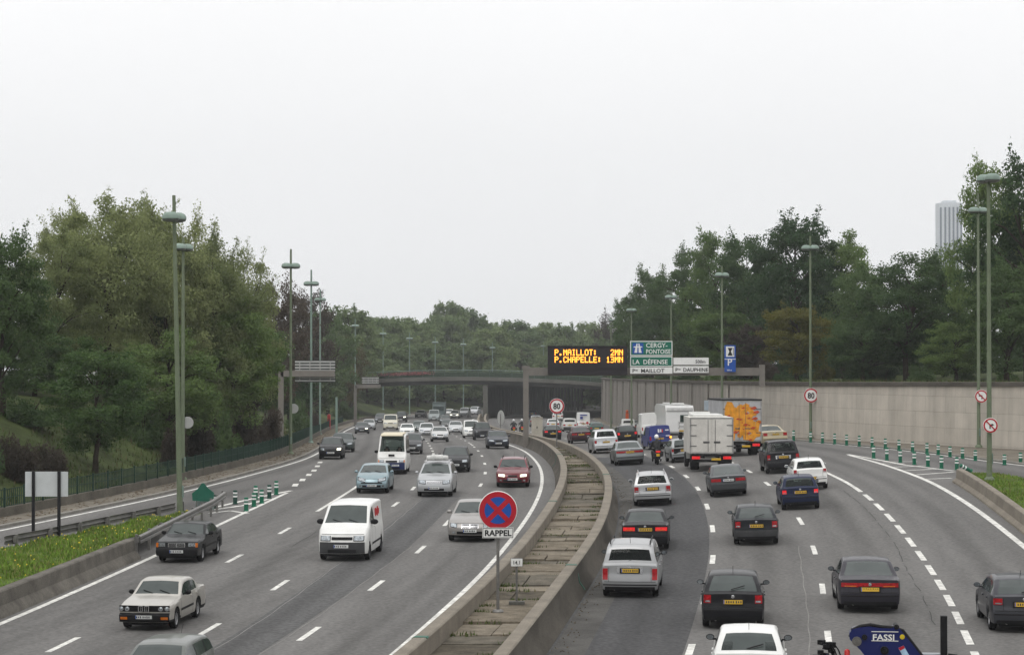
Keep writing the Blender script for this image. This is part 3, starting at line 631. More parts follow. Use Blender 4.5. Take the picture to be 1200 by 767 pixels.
# variable message sign with dot-matrix letters
GL = {'P': 'f11f888', 'M': 'hrllhhh'}
FONT = {'P': ['11110', '10001', '10001', '11110', '10000', '10000', '10000'], '.': ['00000'] * 5 + ['01100', '01100'], 'M': ['10001', '11011', '10101', '10101', '10001', '10001', '10001'],
 'A': ['01110', '10001', '10001', '11111', '10001', '10001', '10001'], 'I': ['01110', '00100', '00100', '00100', '00100', '00100', '01110'], 'L': ['10000'] * 6 + ['11111'], 'O': ['01110'] + ['10001'] * 5 + ['01110'],
 'T': ['11111'] + ['00100'] * 6, ':': ['00000', '01100', '01100', '00000', '01100', '01100', '00000'], '2': ['01110', '10001', '00001', '00010', '00100', '01000', '11111'], 'N': ['10001', '11001', '10101', '10011', '10001', '10001', '10001'],
 'C': ['01110', '10001', '10000', '10000', '10000', '10001', '01110'], 'H': ['10001', '10001', '10001', '11111', '10001', '10001', '10001'], 'E': ['11111', '10000', '10000', '11110', '10000', '10000', '11111'],
 '1': ['00100', '01100', '00100', '00100', '00100', '00100', '01110'], '3': ['11110', '00001', '00001', '01110', '00001', '00001', '11110'], ' ': ['00000'] * 7}
p0, p1 = gp(642, 405, YG - .75), gp(735, 438.5, YG - .75); cw, chh = p1.x - p0.x, p0.z - p1.z
t = thing('message_sign', 'black electronic message sign with two rows of glowing orange letters on the gantry', 'message sign', ((p0.x + p1.x) / 2, YG - .75, p1.z))
mb = MB(); mb.box((0, .25, chh / 2), (cw, .5, chh)); mb.box((0, -.02, chh * .23), (cw - .06, .06, .05)); mb.box((0, -.01, chh - .04), (cw + .04, .1, .08)); mb.build('cabinet', mat('cabinet black', (.022, .019, .022), .7, var=.25, scale=2), t, 0)
M_LED = mat('orange lamps', (1, .36, .03), .5, var=.05, emit=1.5); M_LED2 = mat('amber lamp core', (1, .66, .10), .5, var=.05, emit=1.6)
cell = (gp(729.5, 0, YG - .75).x - gp(650, 0, YG - .75).x) / 95.0
for row, (s, yp) in enumerate((('P.MAILLOT:   2MN', 409.3), ('P.CHAPELLE: 13MN', 417.6))):
    mb = MB(); ztop = gp(0, yp, YG - .75).z - p1.z; x0 = gp(650, 0, YG - .75).x - t.location.x; ch = gp(0, yp, YG - .75).z - gp(0, yp + 6.9, YG - .75).z
    for k, c in enumerate(s):
        for r_, line in enumerate(FONT[c]):
            for q, bit in enumerate(line):
                if bit == '1':
                    e_ = .012
                    mb.box((x0 + (k * 6 + q + .5) * cell, -.012, ztop - (r_ + .5) * ch / 7), (cell + e_, .014, ch / 7 + e_), 0)
                    mb.box((x0 + (k * 6 + q + .5) * cell, -.026, ztop - (r_ + .5) * ch / 7), (cell * .55, .012, ch / 7 * .55), 1)
    mb.build('lettering', [M_LED, M_LED2], t, 0)
def board(name, label, x0, y0, x1, y1, y, m, texts, border=None, cat='road sign', group=None):
    a, b = AT(x0, y0, y), AT(x1, y1, y); W_, H_ = b.x - a.x, a.z - b.z
    t = thing(name, label, cat, ((a.x + b.x) / 2, y, b.z), 0, group)
    mb = MB(); mb.box((0, .03, H_ / 2), (W_, .06, H_), 0)
    mb.build('panel', border or m, t, 0)
    if border: q = MB(); q.box((0, -.006, H_ / 2), (W_ - .14, .012, H_ - .14), 0); q.build('face', m, t, 0)
    mb = MB(); mb.box((0, .12, H_ * .3), (W_ * .9, .1, .08)); mb.box((0, .12, H_ * .7), (W_ * .9, .1, .08)); mb.build('bracket', M_BACK, t, 0)
    for s, sz, tx, ty, tm, sx in texts:
        text_mesh('lettering', s, sz, tm, t, (-W_ / 2 + tx * W_, -.02, ty * H_), bold=.012, sx=sx)
    return t, W_, H_
yb = YG - .5
t, W_, H_ = board('direction_sign', 'green direction sign CERGY-PONTOISE with blue motorway symbol on the gantry', 738.5, 399.3, 788, 416.6, yb, M_SGREEN,
    [('CERGY-', .50, .37, .56, M_WHITE, 1.0), ('PONTOISE', .50, .37, .14, M_WHITE, .84)], M_WHITE)
mb = MB(); mb.box((-W_ / 2 + .62, -.016, H_ / 2), (.86, .01, .86)); q = mb.build('motorway_symbol', M_SBLUE, t, 0)
mb = MB(); c = -W_ / 2 + .62
for sgn in (-1, 1): mb.prism([(c + sgn * .30, .24), (c + sgn * .06, .24), (c + sgn * .035, .98), (c + sgn * .11, .98)], -.03, -.022)
mb.prism([(c - .36, .66), (c + .36, .66), (c + .32, .75), (c - .32, .75)], -.034, -.031); mb.build('pictogram', M_WHITE, q, 0)
board('direction_sign', 'green direction sign LA DÉFENSE below the CERGY-PONTOISE sign', 738.5, 417.2, 788, 429.2, yb, M_SGREEN, [('LA  DÉFENSE', .50, .05, .24, M_WHITE, 1.0)], M_WHITE)
t, W_, H_ = board('direction_sign', 'white direction sign Pte MAILLOT at the bottom under LA DÉFENSE', 738.5, 430.0, 788, 437.6, yb, M_WHITE, [('P', .40, .05, .2, M_BLACK, 1.0), ('te', .24, .12, .42, M_BLACK, 1.0), ('MAILLOT', .42, .25, .18, M_BLACK, 1.1)])
board('direction_sign', 'white sign reading 500m beside the green LA DÉFENSE sign', 789.2, 418.8, 830.5, 427.2, yb, M_WHITE, [('500m', .38, .62, .22, M_BLACK, .95)])
board('direction_sign', 'white direction sign Pte DAUPHINE beside Pte MAILLOT', 789.2, 428.6, 830.5, 436.6, yb, M_WHITE, [('P', .40, .05, .2, M_BLACK, 1.0), ('te', .24, .135, .42, M_BLACK, 1.0), ('DAUPHINE', .42, .27, .18, M_BLACK, .98)])
t, W_, H_ = board('parking_sign', 'tall blue parking sign with white pictogram and P on the gantry beam', 849, 404.2, 862.2, 435.5, yb, M_SBLUE, [('P', .78, .24, .24, M_WHITE, 1.0), ('500 m', .16, .2, .04, M_WHITE, 1.0)])
mb = MB(); mb.box((0, -.006, 1.62), (.66, .012, .82)); q = mb.build('pictogram', M_WHITE, t, 0)
mb = MB(); mb.prism([(-.2, 1.3), (.2, 1.3), (.1, 1.55), (.06, 1.62), (.2, 1.92), (-.2, 1.92), (-.06, 1.62), (-.1, 1.55)], -.022, -.013); mb.box((.26, -.02, 1.62), (.04, .01, .6)); mb.build('symbol', M_BLACK, q, 0)
mb = MB(); mb.box((0, -.006, 1.02), (W_, .012, .05)); mb.build('divider', M_WHITE, t, 0)

# back-turned gantries of the left carriageway
M_GAN2 = mat('slat gap', (.05, .05, .05), .8)
def back_gantry(label, px, pyb, y, hp, panels, arm, h0=0):
    x = AT(px, 0, y).x; g = T(x, y) if x < LW(y) else G(x, y); t = thing('sign_gantry', label, 'gantry', (x, y, g))
    mb = MB(); top = AT(0, hp, y).z - g; mb.box((0, 0, top / 2 - .2), (.42, .4, top + .4)); mb.build('post', M_GAN, t, 0)
    (ax, ay) = arm; e_ = AT(ax, ay, y); mb = MB(); mb.box((e_.x - x) and (((e_.x - x) / 2, 0, e_.z - g)), (abs(e_.x - x), .4, .5)); mb.build('arm', M_GAN, t, 0)
    for (x0, y0, x1, y1) in panels:
        a, b = AT(x0, y0, y + .3), AT(x1, y1, y + .3); mb = MB(); W_, H_ = b.x - a.x, a.z - b.z; c = ((a.x + b.x) / 2 - x, .35, (a.z + b.z) / 2 - g)
        mb.box(c, (W_, .05, H_), 1); n = max(2, int(H_ / .22))
        for k in range(n): mb.box((c[0], .27, c[2] - H_ / 2 + (k + .5) * H_ / n), (W_ - .04, .1, .14))
        for k in range(4): mb.box((c[0] - W_ / 2 + (k + .5) * W_ / 4, .2, c[2]), (.06, .06, H_ - .1))
        mb.build('panel', [M_BACK, M_GAN2], t, 0)
back_gantry('sign gantry seen from behind on the left verge with two slatted grey panels', 330, 515, 182, 435, [(345.5, 422, 393, 435.8), (345.5, 437.5, 393, 447.5)], (392, 437.5))
back_gantry('far sign panel seen from behind in front of the left end of the bridge', 417, 490, 330, 451, [(424, 441.5, 444, 449.5)], (446, 452.5))

# ------------------------------------------------------------------ round signs
def disc(name, label, x, y, zc, r, kind, pole_base=None, turn=0.0, pole_m=None, cat='road sign'):
    t = thing(name, label, cat, (x, y, zc if pole_base is None else pole_base), turn); h = 0 if pole_base is None else zc - pole_base
    if pole_base is not None: mb = MB(); mb.tube([(0, .06, 0), (0, .06, h + r * .5)], .045, 10); mb.lathe([(.001, .06), (.13, .05), (.16, 0)], 12); mb.build('pole', pole_m or M_STEEL, t)
    mb = MB(); mb.lathe([(.001, .02), (r, .02), (r + .012, .0), (r, -.02), (.001, -.02)], 40, 'Y', (0, 0, h)); mb.build('disc', M_BACK if kind == 'back' else M_WHITE, t, 30)
    def ring(r0, r1, m, nm, yv=-.026): b = MB(); b.lathe([(r0, yv + .003), (r0, yv), (r1, yv), (r1, yv + .003)], 40, 'Y', (0, 0, h)); return b.build(nm, m, t, 20)
    if kind in ('80', 'left', 'right'): ring(r * .78, r * .985, M_SRED, 'border')
    if kind == 'stop':
        b = MB(); b.lathe([(.001, -.024), (r * .985, -.024)], 40, 'Y', (0, 0, h)); b.build('border', M_SRED, t, 20)
        b = MB(); b.lathe([(.001, -.030), (r * .71, -.030)], 40, 'Y', (0, 0, h)); b.build('face', M_SBLUE, t, 20)
        b = MB()
        for s_ in (-1, 1): b.box((0, -.036 - .003 * s_, h), (r * 1.42, .004, r * .25), 0); n = len(b.v); R = Matrix.Rotation(s_ * rad(45), 3, 'Y'); b.v[-8:] = [tuple(R @ (Vector(p) - Vector((0, 0, h))) + Vector((0, 0, h))) for p in b.v[-8:]]
        b.build('cross', M_SRED, t, 0)
    if kind == '80': text_mesh('lettering', '80', r * 1.12, M_BLACK, t, (0, -.03, h - r * .40), bold=.028, sx=.86, align='CENTER')
    if kind in ('left', 'right'):
        b = MB(); k = -1 if kind == 'left' else 1
        for x0, x1, z0, z1 in ((-.16, .0, -.45, .16), (-.16, .2, .02, .18)): b.prism([(k * x0 * r * 1.0, h + z0 * r), (k * x1 * r, h + z0 * r), (k * x1 * r, h + z1 * r), (k * x0 * r, h + z1 * r)], -.032, -.027)
        b.prism([(k * r * .16, h - r * .08), (k * r * .16, h + r * .28), (k * r * .48, h + r * .1)], -.0345, -.030); b.build('arrow', M_BLACK, t, 0)
        b = MB(); b.box((0, -.037, h), (r * 1.6, .004, r * .17)); R = Matrix.Rotation(rad(45), 3, 'Y'); b.v = [tuple(R @ (Vector(p) - Vector((0, 0, h))) + Vector((0, 0, h))) for p in b.v]; b.build('bar', M_SRED, t, 0)
    return t
x, y, z = P(583.5, 716, .45); t = disc('no_stopping_sign', 'large round blue and red no stopping sign with RAPPEL plate on the median', x, y, AT(0, 597.5, y).z, 22.2 * y / F_PX, 'stop', z)
h = AT(0, 623.8, y).z - z; k = y / F_PX; mb = MB(); mb.box((0, -.01, h), (36.5 * k, .03, 12.5 * k), 0); q = mb.build('name_plate', M_WHITE, t, 0)
mb = MB()
for sx_, sz_, cx, cz in ((35 * k, .012, 0, 5.5 * k), (35 * k, .012, 0, -5.5 * k), (.012, 11 * k, 17.4 * k, 0), (.012, 11 * k, -17.4 * k, 0)): mb.box((cx, -.028, h + cz), (sx_, .006, sz_))
mb.build('rim', M_BLACK, q, 0); text_mesh('lettering', 'RAPPEL', 9.6 * k, M_BLACK, q, (0, -.028, h - 3.4 * k), bold=.03, sx=1.0, align='CENTER')
x, y, z = P(605.5, 707, .45); t = thing('distance_marker', 'small white kilometre plate 14,1 on a thin post behind the no stopping sign', 'road marker', (x, y, z)); k = y / F_PX
mb = MB(); mb.tube([(0, .03, 0), (0, .03, 44 * k)], .03); mb.build('pole', M_STEEL, t); mb = MB(); mb.box((0, .03, .03), (.45, .35, .08)); mb.build('foot', M_DKC, t, 0)
mb = MB(); mb.box((0, -.02, 48.5 * k), (13.5 * k, .03, 9 * k)); q = mb.build('plate', M_WHITE, t, 0); text_mesh('lettering', '14,1', 6.2 * k, M_BLACK, q, (0, -.04, 46.3 * k), bold=.008, sx=.9, align='CENTER')
mb = MB(); mb.box((0, -.012, 48.5 * k), (14.3 * k, .02, 9.8 * k)); mb.build('rim', M_BLACK, t, 0)
x, y, z = P(652.5, 524, .45); disc('speed_limit_sign', 'round 80 speed limit sign on the median in front of the message sign', x, y, AT(0, 475.5, y).z, 8.7 * y / F_PX, '80', z)
mb = MB(); mb.box((0, 0, 0), (.5, .04, .28)); 
x, y, z = P(587, 504, .5); t = disc('speed_limit_sign', 'round sign seen edge on from behind on the far median left of the gantry post', x, y, AT(0, 489, y).z, .85, 'back', z, rad(118))
# control cabinet on the median
x, y, z = P(629, 512, .4); y -= 2; k = y / F_PX; z = G(x, y) + .4; zt = AT(0, 489.5, y).z - z
t = thing('control_cabinet', 'beige roadside control cabinet on the median beside the gantry post', 'cabinet', (x, y, z)); mb = MB(); mb.box((0, 0, zt / 2), (12.8 * k, .6, zt)); mb.box((0, 0, zt + .03), (13.8 * k, .7, .06)); mb.build('body', mat('cabinet beige', (.42, .39, .33), .7, var=.15, scale=2), t, 0)
mb = MB(); mb.box((.0, -.315, zt * .52), (.08, .03, .22)); mb.build('handle', M_BLACK, t, 0)

# ------------------------------------------------------------------ lamp posts
M_POLE = mat('pole green', (.135, .165, .105), .6, var=.18, scale=1.5, fine=.1); M_POLE2 = mat('pole verdigris', (.17, .235, .20), .6, var=.15, scale=1.5)
M_LAMP = mat('lamp verdigris', (.21, .275, .235), .5, var=.15, scale=2); M_LENS = mat('lamp lens', (.10, .11, .10), .3, var=.2)
def lamp(label, x, y, z, ztop, rz=0.0, one=False, pm=M_POLE, finial=1.0, big=1.0):
    H_ = ztop - z; t = thing('street_lamp', label, 'street lamp', (x, y, z), rz, 'tall green street lamps along the road')
    mb = MB(); mb.lathe([(.24, 0), (.22, .12), (.13, .2), (.118, 1.2), (.072, H_ + .1 + finial), (.001, H_ + .1 + finial)], 14); mb.build('pole', pm, t, 40)
    if H_ > 6: mb = MB(); mb.box((0, -.15, 1.0), (.1, .04, .5)); mb.build('hatch', M_POLE2, t, 0)
    for s in ((-1,) if one else (-1, 1)):
        mb = MB(); r = .36 * big; c = (s * .31 * big, 0, H_ - .1)
        mb.lathe([(.001, .23 * big), (r * .5, .215 * big), (r * .85, .14 * big), (r, .04), (r * 1.0, -.06)], 22, c=c); mb.box((s * .12, 0, H_ - .02), (.3, .12, .1)); hd = mb.build('lamp_head', M_LAMP, t, 50)
        mb = MB(); mb.lathe([(r * .98, -.06), (r * .9, -.14), (r * .5, -.19), (.001, -.2)], 22, c=c); mb.build('lens', M_LENS, hd, 50)
    return t
def lamp_px(label, px, hy, y, base=None, **k):
    a = AT(px, hy, y); z = base if base is not None else (T(a.x, y) if (a.x < LW(y) or a.x > WR(y)) else G(a.x, y) + .1)
    return lamp(label, a.x, y, z, a.z, **k)
x, y, z = P(211, 604, .5); t = lamp('tallest street lamp at the left, rising from the tip of the grass island', x, y, z, AT(0, 252, y).z, rz=rad(72), finial=.72); t.rotation_mode = 'ZYX'; t.rotation_euler = (0, rad(-1.25), rad(72))
x, y, z = P(214, 562, .1); lamp('street lamp just behind the tallest left one, at the foot of the fence', x, y, z, AT(0, 288, y).z, rz=rad(60), finial=.35)
disc('road_sign', 'grey back of a round sign on the second left street lamp', x + .25, y + .12, AT(0, 495, y).z, .31, 'back')
x, y, z = P(340.5, 532, .1); lamp('street lamp on the left verge standing before the slatted sign panels', x, y, z, AT(0, 310, y).z, rz=rad(15))
disc('road_sign', 'grey back of a round sign on the lamp post before the slatted panels', x + .2, y + .15, AT(0, 478.5, y).z, .33, 'back')
x, y, z = P(364.5, 519, .1); lamp('pale green street lamp right behind the slatted sign panels', x, y, z, AT(0, 331, y).z, rz=rad(10), pm=M_POLE2)
x, y, z = P(375, 509, .1); lamp('pale green street lamp beside the red call box on the left verge', x, y, z, AT(0, 350, y).z, rz=rad(10), pm=M_POLE2)
x, y, z = P(416.2, 492, .1); lamp('street lamp at the left end of the bridge, in front of the railing', x, y, z, AT(0, 381, y).z, rz=rad(5), pm=M_POLE2)
for lab, px, hy, y in (('first street lamp rising behind the bridge from its left end', 449, 390.5, 430), ('street lamp behind the pink flowers of the bridge', 480, 396, 432), ('street lamp behind the bridge right of the flowers', 510, 400.5, 452),
                       ('thin distant street lamp behind the middle of the bridge', 543, 403, 468), ('short distant street lamp above the bridge pillar', 577, 407, 486), ('tiny distant street lamp left of the message sign', 637, 405, 512)):
    lamp_px(lab, px, hy, y, pm=M_POLE2, big=1.0)
x, y, z = P(395, 508, .1); t = thing('bollard_post', 'headless pale green pole on the left verge before the bridge', 'pole', (AT(395, 0, 250).x, 250, G(-20, 250))); mb = MB(); mb.tube([(0, 0, 0), (0, 0, AT(0, 465, 250).z - t.location.z)], .14, 10); mb.build('pole', M_POLE2, t)
x, y, z = P(1159.5, 563, .55); R1 = lamp('nearest street lamp on the right standing in the grass wedge', x, y, z, AT(0, 207, y).z, rz=rad(112), finial=.0)
disc('no_right_turn_sign', 'round no right turn sign on the nearest right street lamp', x, y - .26, AT(0, 498, y).z, 8.5 * y / F_PX, 'right')
x, y, z = P(1147, 524, .1); lamp('second street lamp on the right, at the foot of the wall behind the nearest one', x, y, z, AT(0, 245, y).z, rz=rad(20), finial=.9)
disc('no_left_turn_sign', 'round no left turn sign on the lamp post close to the wall', x + .12, y - .26, AT(0, 464, y).z, 7.4 * y / F_PX, 'left')
x, y, z = P(950, 513, .1); lamp('street lamp carrying the 80 sign at the retaining wall', x, y, z, AT(0, 289, y).z, rz=rad(0), finial=.7)
disc('speed_limit_sign', 'round 80 speed limit sign on the lamp post against the retaining wall', x, y - .25, AT(0, 463, y).z, 8.4 * y / F_PX, '80')
lamp_px('street lamp at the wall to the left of the parking sign', 846, 321, 188, rz=rad(30), finial=.6)
lamp_px('street lamp in front of the right edge of the green signs', 786.5, 347, 222, rz=rad(30), finial=.15)
lamp_px('distant street lamp rising behind the left edge of the green signs', 740, 362.5, 262, rz=rad(30), finial=.15)
lamp_px('faint distant street lamp above the message sign', 716, 374, 300, rz=rad(60), finial=.15, big=.6)

# ------------------------------------------------------------------ green and white posts
M_BOL = mat('bollard green', (.005, .115, .062), .5, var=.2, scale=4); M_BOLD = mat('bollard dark green', (.008, .045, .032), .55, var=.25, scale=4); M_REF = mat('reflective band', (.68, .70, .68), .4, var=.12, scale=6)
def bollard(label, group, x, y, h, g=M_BOL, tilt=None):
    t = thing('lane_post', label, 'lane post', (x, y, G(x, y) + .012), 0, group)
    r = .098; mb = MB(); mb.lathe([(.13, 0), (.13, .03), (r, .05), (r * 1.05, h * .46), (r, h * .46), (r, h * .97), (r * .8, h), (.001, h)], 14); mb.build('post', g, t, 40)
    for z0, z1 in ((.50, .62), (.74, .86)): b = MB(); b.lathe([(r + .001, h * z0), (r + .006, h * z0), (r + .006, h * z1), (r + .001, h * z1)], 14); b.build('band', M_REF, t, 40)
    if tilt: t.rotation_euler = tilt
    return t
z7 = lambda a, b: (220 + a / 9.23, 540 + b / 9.23)
for i, (a, b, dk) in enumerate(((305, 512, 1), (513, 465, 1), (632, 542, 0), (716, 492, 0), (735, 415, 0), (800, 457, 0), (882, 406, 1), (958, 362, 0))):
    x, y, z = P(*z7(a, b))
    lab = ['dark banded post nearest the green divergence marker', 'dark banded post alone at the back of the left gore', 'green post closest to the camera on the left gore line', 'second green post along the left gore line',
           'green post half hidden behind others on the left gore', 'green post in the middle of the left gore cluster', 'dark green post near the far end of the left gore', 'farthest green post at the tip of the left gore'][i]
    bollard(lab, 'lane posts on the left gore', x, y, 16 * y / F_PX, M_BOLD if dk else M_BOL)
z8 = lambda a, b: (940 + a / 4.512, 440 + b / 4.512)
rowb = [(-45, 345), (45, 352), (108, 357), (172, 362), (235, 368), (302, 374), (370, 381), (440, 388), (512, 395), (584, 404), (660, 412), (720, 419), (782, 430), (848, 438), (916, 450), (1070, 472), (1155, 463)]
for i, (a, b) in enumerate(rowb):
    x, y, z = P(*z8(a, b)); n = ['first', 'second', 'third', 'fourth', 'fifth', 'sixth', 'seventh', 'eighth', 'ninth', 'tenth', 'eleventh', 'twelfth', 'thirteenth', 'fourteenth', 'fifteenth', 'sixteenth', 'seventeenth'][i]
    lab = 'green post along the retaining wall, %s from the gold car' % n if i < 15 else ['banded post right of the nearest right street lamp', 'last banded post at the right edge by the wall'][i - 15]
    bollard(lab, 'lane posts along the retaining wall', x, y, 12.4 * y / F_PX)
for i, (a, b) in enumerate(((378, 438), (448, 447), (519, 459), (593, 470), (665, 481), (737, 492), (818, 498))):
    x, y, z = P(*z8(a, b)); n = ['first', 'second', 'third', 'fourth', 'fifth', 'sixth', 'seventh'][i]
    bollard('green post on the right gore stripes, %s counting from the far tip' % n, 'lane posts on the right gore', x, y, 15 * y / F_PX)
x, y, z = P(1138, 552, .1); t = bollard('knocked over green post lying at the end of the right concrete wall', 'lane posts on the right gore', x, y, .7); t.location.z += .1; t.rotation_euler = (rad(15), rad(-62), 0)
# red call box and dark trunk on the left verge
x, y, z = P(385.5, 503, .12); k = y / F_PX; t = thing('call_box', 'red emergency call box on the left verge', 'call box', (x, y, z)); mb = MB(); mb.box((0, 0, 8 * k), (3.6 * k, .5, 16 * k)); mb.lathe([(2.1 * k, 16 * k), (1.9 * k, 17.5 * k), (.001, 18.2 * k)], 12); mb.build('body', mat('call box red', (.36, .02, .02), .5, var=.15), t, 30)
mb = MB(); mb.box((0, -.27, 11 * k), (2.2 * k, .04, 4 * k)); mb.build('door', mat('call box dark red', (.16, .015, .015), .5, var=.2), t, 0)
x, y, z = P(734.5, 491); y = 300; x = AT(734.5, 0, y).x; zc = AT(0, 487, y).z; t = thing('warning_lamp', 'orange warning marker on a thin post at the foot of the dark wall', 'road marker', (x, y, G(x, y))); mb = MB(); mb.tube([(0, 0, 0), (0, 0, zc - t.location.z)], .05); mb.build('post', M_STEEL, t)
mb = MB(); mb.box((0, 0, zc - t.location.z), (.42, .1, .8)); mb.ball((0, 0, zc - t.location.z + .6), .2); mb.build('marker', mat('signal orange', (.55, .09, .02), .5, var=.2), t, 30)
# sign panel seen from behind on the grass island
x, y, z = P(54, 631, .6); k = y / F_PX; t = thing('road_sign', 'blank white back of a sign on two dark posts in the grass at the left', 'road sign', (x, y, z))
mb = MB(); mb.box((0, .06, 64 * k), (50 * k, .05, 29 * k)); mb.build('panel', mat('sign back white', (.52, .54, .55), .5, var=.08, scale=2), t, 0)
for s in (-1, 1): mb = MB(); mb.box((s * 15 * k, 0, 38 * k), (3.4 * k, .1, 82 * k)); mb.build('post', M_BLACK, t, 0)
# hazy tower block far off
y = 1500.0; a, b = AT(1097, 238.5, y), AT(1127, 300, y); t = thing('tower_block', 'pale striped high rise tower rising behind the trees on the right', 'tower block', ((a.x + b.x) / 2, y, 0)); wd = b.x - a.x; H_ = a.z
mb = MB(); n = 24; poly = []
for k in range(n): q = 2 * math.pi * k / n; e_ = 3.2; cx, cy = math.cos(q), math.sin(q); poly.append((wd / 2 * math.copysign(abs(cx) ** (2 / e_), cx), wd / 2 * math.copysign(abs(cy) ** (2 / e_), cy)))
mb.add([(px_, py_, 0) for px_, py_ in poly] + [(px_, py_, H_) for px_, py_ in poly], [(k, (k + 1) % n, (k + 1) % n + n, k + n) for k in range(n)] + [tuple(range(n, 2 * n))]); mb.build('facade', mat('tower pale', (.55, .58, .62), .6, var=.06, scale=.05), t, 30)
for k in range(-3, 3):
    xx = (k + .5) * wd / 6.3; mb = MB(); mb.box((xx, -wd / 2 * (1 - (abs(xx) / (wd / 2)) ** 3.2) ** (1 / 3.2) - .1, H_ / 2), (wd / 15, .6, H_ - 6)); mb.build('window_strip', mat('tower glass', (.10, .13, .17), .25, var=.2, scale=.2), t, 0)
mb = MB(); mb.box((0, 0, H_ + .8), (wd * .5, wd * .5, 2)); mb.build('roof_plant', mat('tower pale', (0, 0, 0)), t, 0)
# ------------------------------------------------------------------ trees and shrubs
M_BARK = mat('bark', (.045, .036, .027), .95, var=.4, scale=2.5, fine=.3)
LEAF = {
 'dark': leaf_mat('leaf dark', (.038, .074, .032), (.104, .158, .060)),
 'mid': leaf_mat('leaf mid', (.062, .110, .038), (.160, .228, .074)),
 'olive': leaf_mat('leaf olive', (.150, .185, .078), (.310, .345, .150)),
 'purple': leaf_mat('leaf copper', (.050, .042, .034), (.110, .090, .070)),
 'yellow': leaf_mat('leaf yellow', (.070, .078, .022), (.170, .160, .042)),
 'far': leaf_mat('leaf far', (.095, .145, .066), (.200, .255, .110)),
 'rust': leaf_mat('leaf rust', (.070, .066, .030), (.130, .110, .046))}
def leaf_mesh(name, pos, nrm, ln, wd, m):
    n = len(pos); d = RNG.normal(size=(n, 3)) * .9 + nrm * .8 + np.array([0, 0, .35]); d /= np.linalg.norm(d, axis=1)[:, None]
    a = np.cross(d, RNG.normal(size=(n, 3))); a /= np.linalg.norm(a, axis=1)[:, None]; b = np.cross(d, a)
    k = RNG.uniform(.6, 1.35, (n, 1)); L_, W_ = a * ln * k / 2, b * wd * k / 2
    v = np.stack([pos - L_, pos - W_ + L_ * .1 - d * wd * .12, pos + L_, pos + W_ + L_ * .1 - d * wd * .12], 1).reshape(-1, 3)
    me = bpy.data.meshes.new(name); me.vertices.add(4 * n); me.vertices.foreach_set('co', v.ravel()); me.loops.add(4 * n); me.loops.foreach_set('vertex_index', np.arange(4 * n))
    me.polygons.add(n); me.polygons.foreach_set('loop_start', np.arange(0, 4 * n, 4)); me.materials.append(m); me.update(calc_edges=True); return me
def tree_proto(kind, n_leaf, rx=4.2, zc=6.7, rz=5.5, ln=.22, wd=.135, clumps=120, wisp=.06, low=0.0, spread=.95):
    """unit tree about 12.5 m tall at the origin, parked far below until copied"""
    R = RNG; tr = MB(); cl = []
    base = [(0, 0, -.6), (R.normal() * .1, R.normal() * .1, 1.6), (R.normal() * .2, R.normal() * .2, 3.4), (R.normal() * .4, R.normal() * .4, 6.0), (R.normal() * .5, R.normal() * .5, 9.2)]
    tr.tube(base, [.30, .22, .18, .12, .04], 8)
    while len(cl) < clumps:
        u = R.normal(size=3); u /= np.linalg.norm(u); r = R.uniform(.12, 1.0) ** .42
        p = np.array([u[0] * rx * r, u[1] * rx * r, zc + u[2] * rz * r]) 
        taper = 1 - .12 * max(0, (p[2] - zc) / rz) - .05 * max(0, (zc - p[2]) / rz); p[0] *= taper; p[1] *= taper
        if p[2] < 1.0 + low: continue
        cl.append((p, u))
    pos, nr = [], []; per = int(n_leaf * (1 - wisp) / clumps)
    for p, u in cl:
        s = R.uniform(.6, 1.2) * spread; q = R.normal(size=(per, 3)); q /= np.linalg.norm(q, axis=1)[:, None]; q *= (R.random((per, 1)) ** .5)
        pos.append(p + q * np.array([1.15, 1.15, .72]) * s); nr.append(q + u * .6)
    for k in range(18):
        p = cl[k][0]; zs_ = max(2.2, min(8.5, p[2] - R.uniform(1, 3.5))); st = np.array([np.interp(zs_, [q_[2] for q_ in base], [q_[0] for q_ in base]), np.interp(zs_, [q_[2] for q_ in base], [q_[1] for q_ in base]), zs_])
        mid = (st + p) / 2 + np.array([0, 0, .35]); tr.tube([st, mid, p], [.085, .055, .02], 5)
    nw = int(n_leaf * wisp / 46)
    for k in range(nw):                             # thin outer sprays that break the outline
        p, u = cl[R.integers(len(cl))]; dirn = u + np.array([0, 0, .3]) + R.normal(size=3) * .35; dirn /= np.linalg.norm(dirn); L_ = R.uniform(.8, 1.7)
        tr.tube([p, p + dirn * L_ * .5 + R.normal(size=3) * .08, p + dirn * L_], [.022, .015, .006], 3, caps=False)
        tt = R.random((46, 1)) ** .8; pos.append(p + dirn * L_ * tt + R.normal(size=(46, 3)) * .17); nr.append(R.normal(size=(46, 3)))
    pos = np.concatenate(pos); nr = np.concatenate(nr)
    crown = leaf_mesh('crown', pos, nr, ln, wd, LEAF[kind]); me = bpy.data.meshes.new('trunk'); me.from_pydata(tr.v, [], tr.f); me.materials.append(M_BARK)
    me.polygons.foreach_set('use_smooth', [True] * len(tr.f)); me.update()
    return me, crown, float(pos[:, 2].max() - .1)
PROTO = {}
for kind, n, kw, cnt in (('dark', 30000, {}, 3), ('mid', 30000, {}, 3), ('olive', 42000, dict(wisp=.16, clumps=120, ln=.17, wd=.10), 3), ('purple', 24000, dict(wisp=.14), 2), ('yellow', 24000, {}, 1), ('far', 15000, dict(ln=.36, wd=.24), 3), ('rust', 20000, {}, 1)):
    PROTO[kind] = [tree_proto(kind, n, **kw) for _ in range(cnt)]
CNT = {}; GR_ = 'trees above the retaining wall'; GW = 'shrubs along the top of the retaining wall'
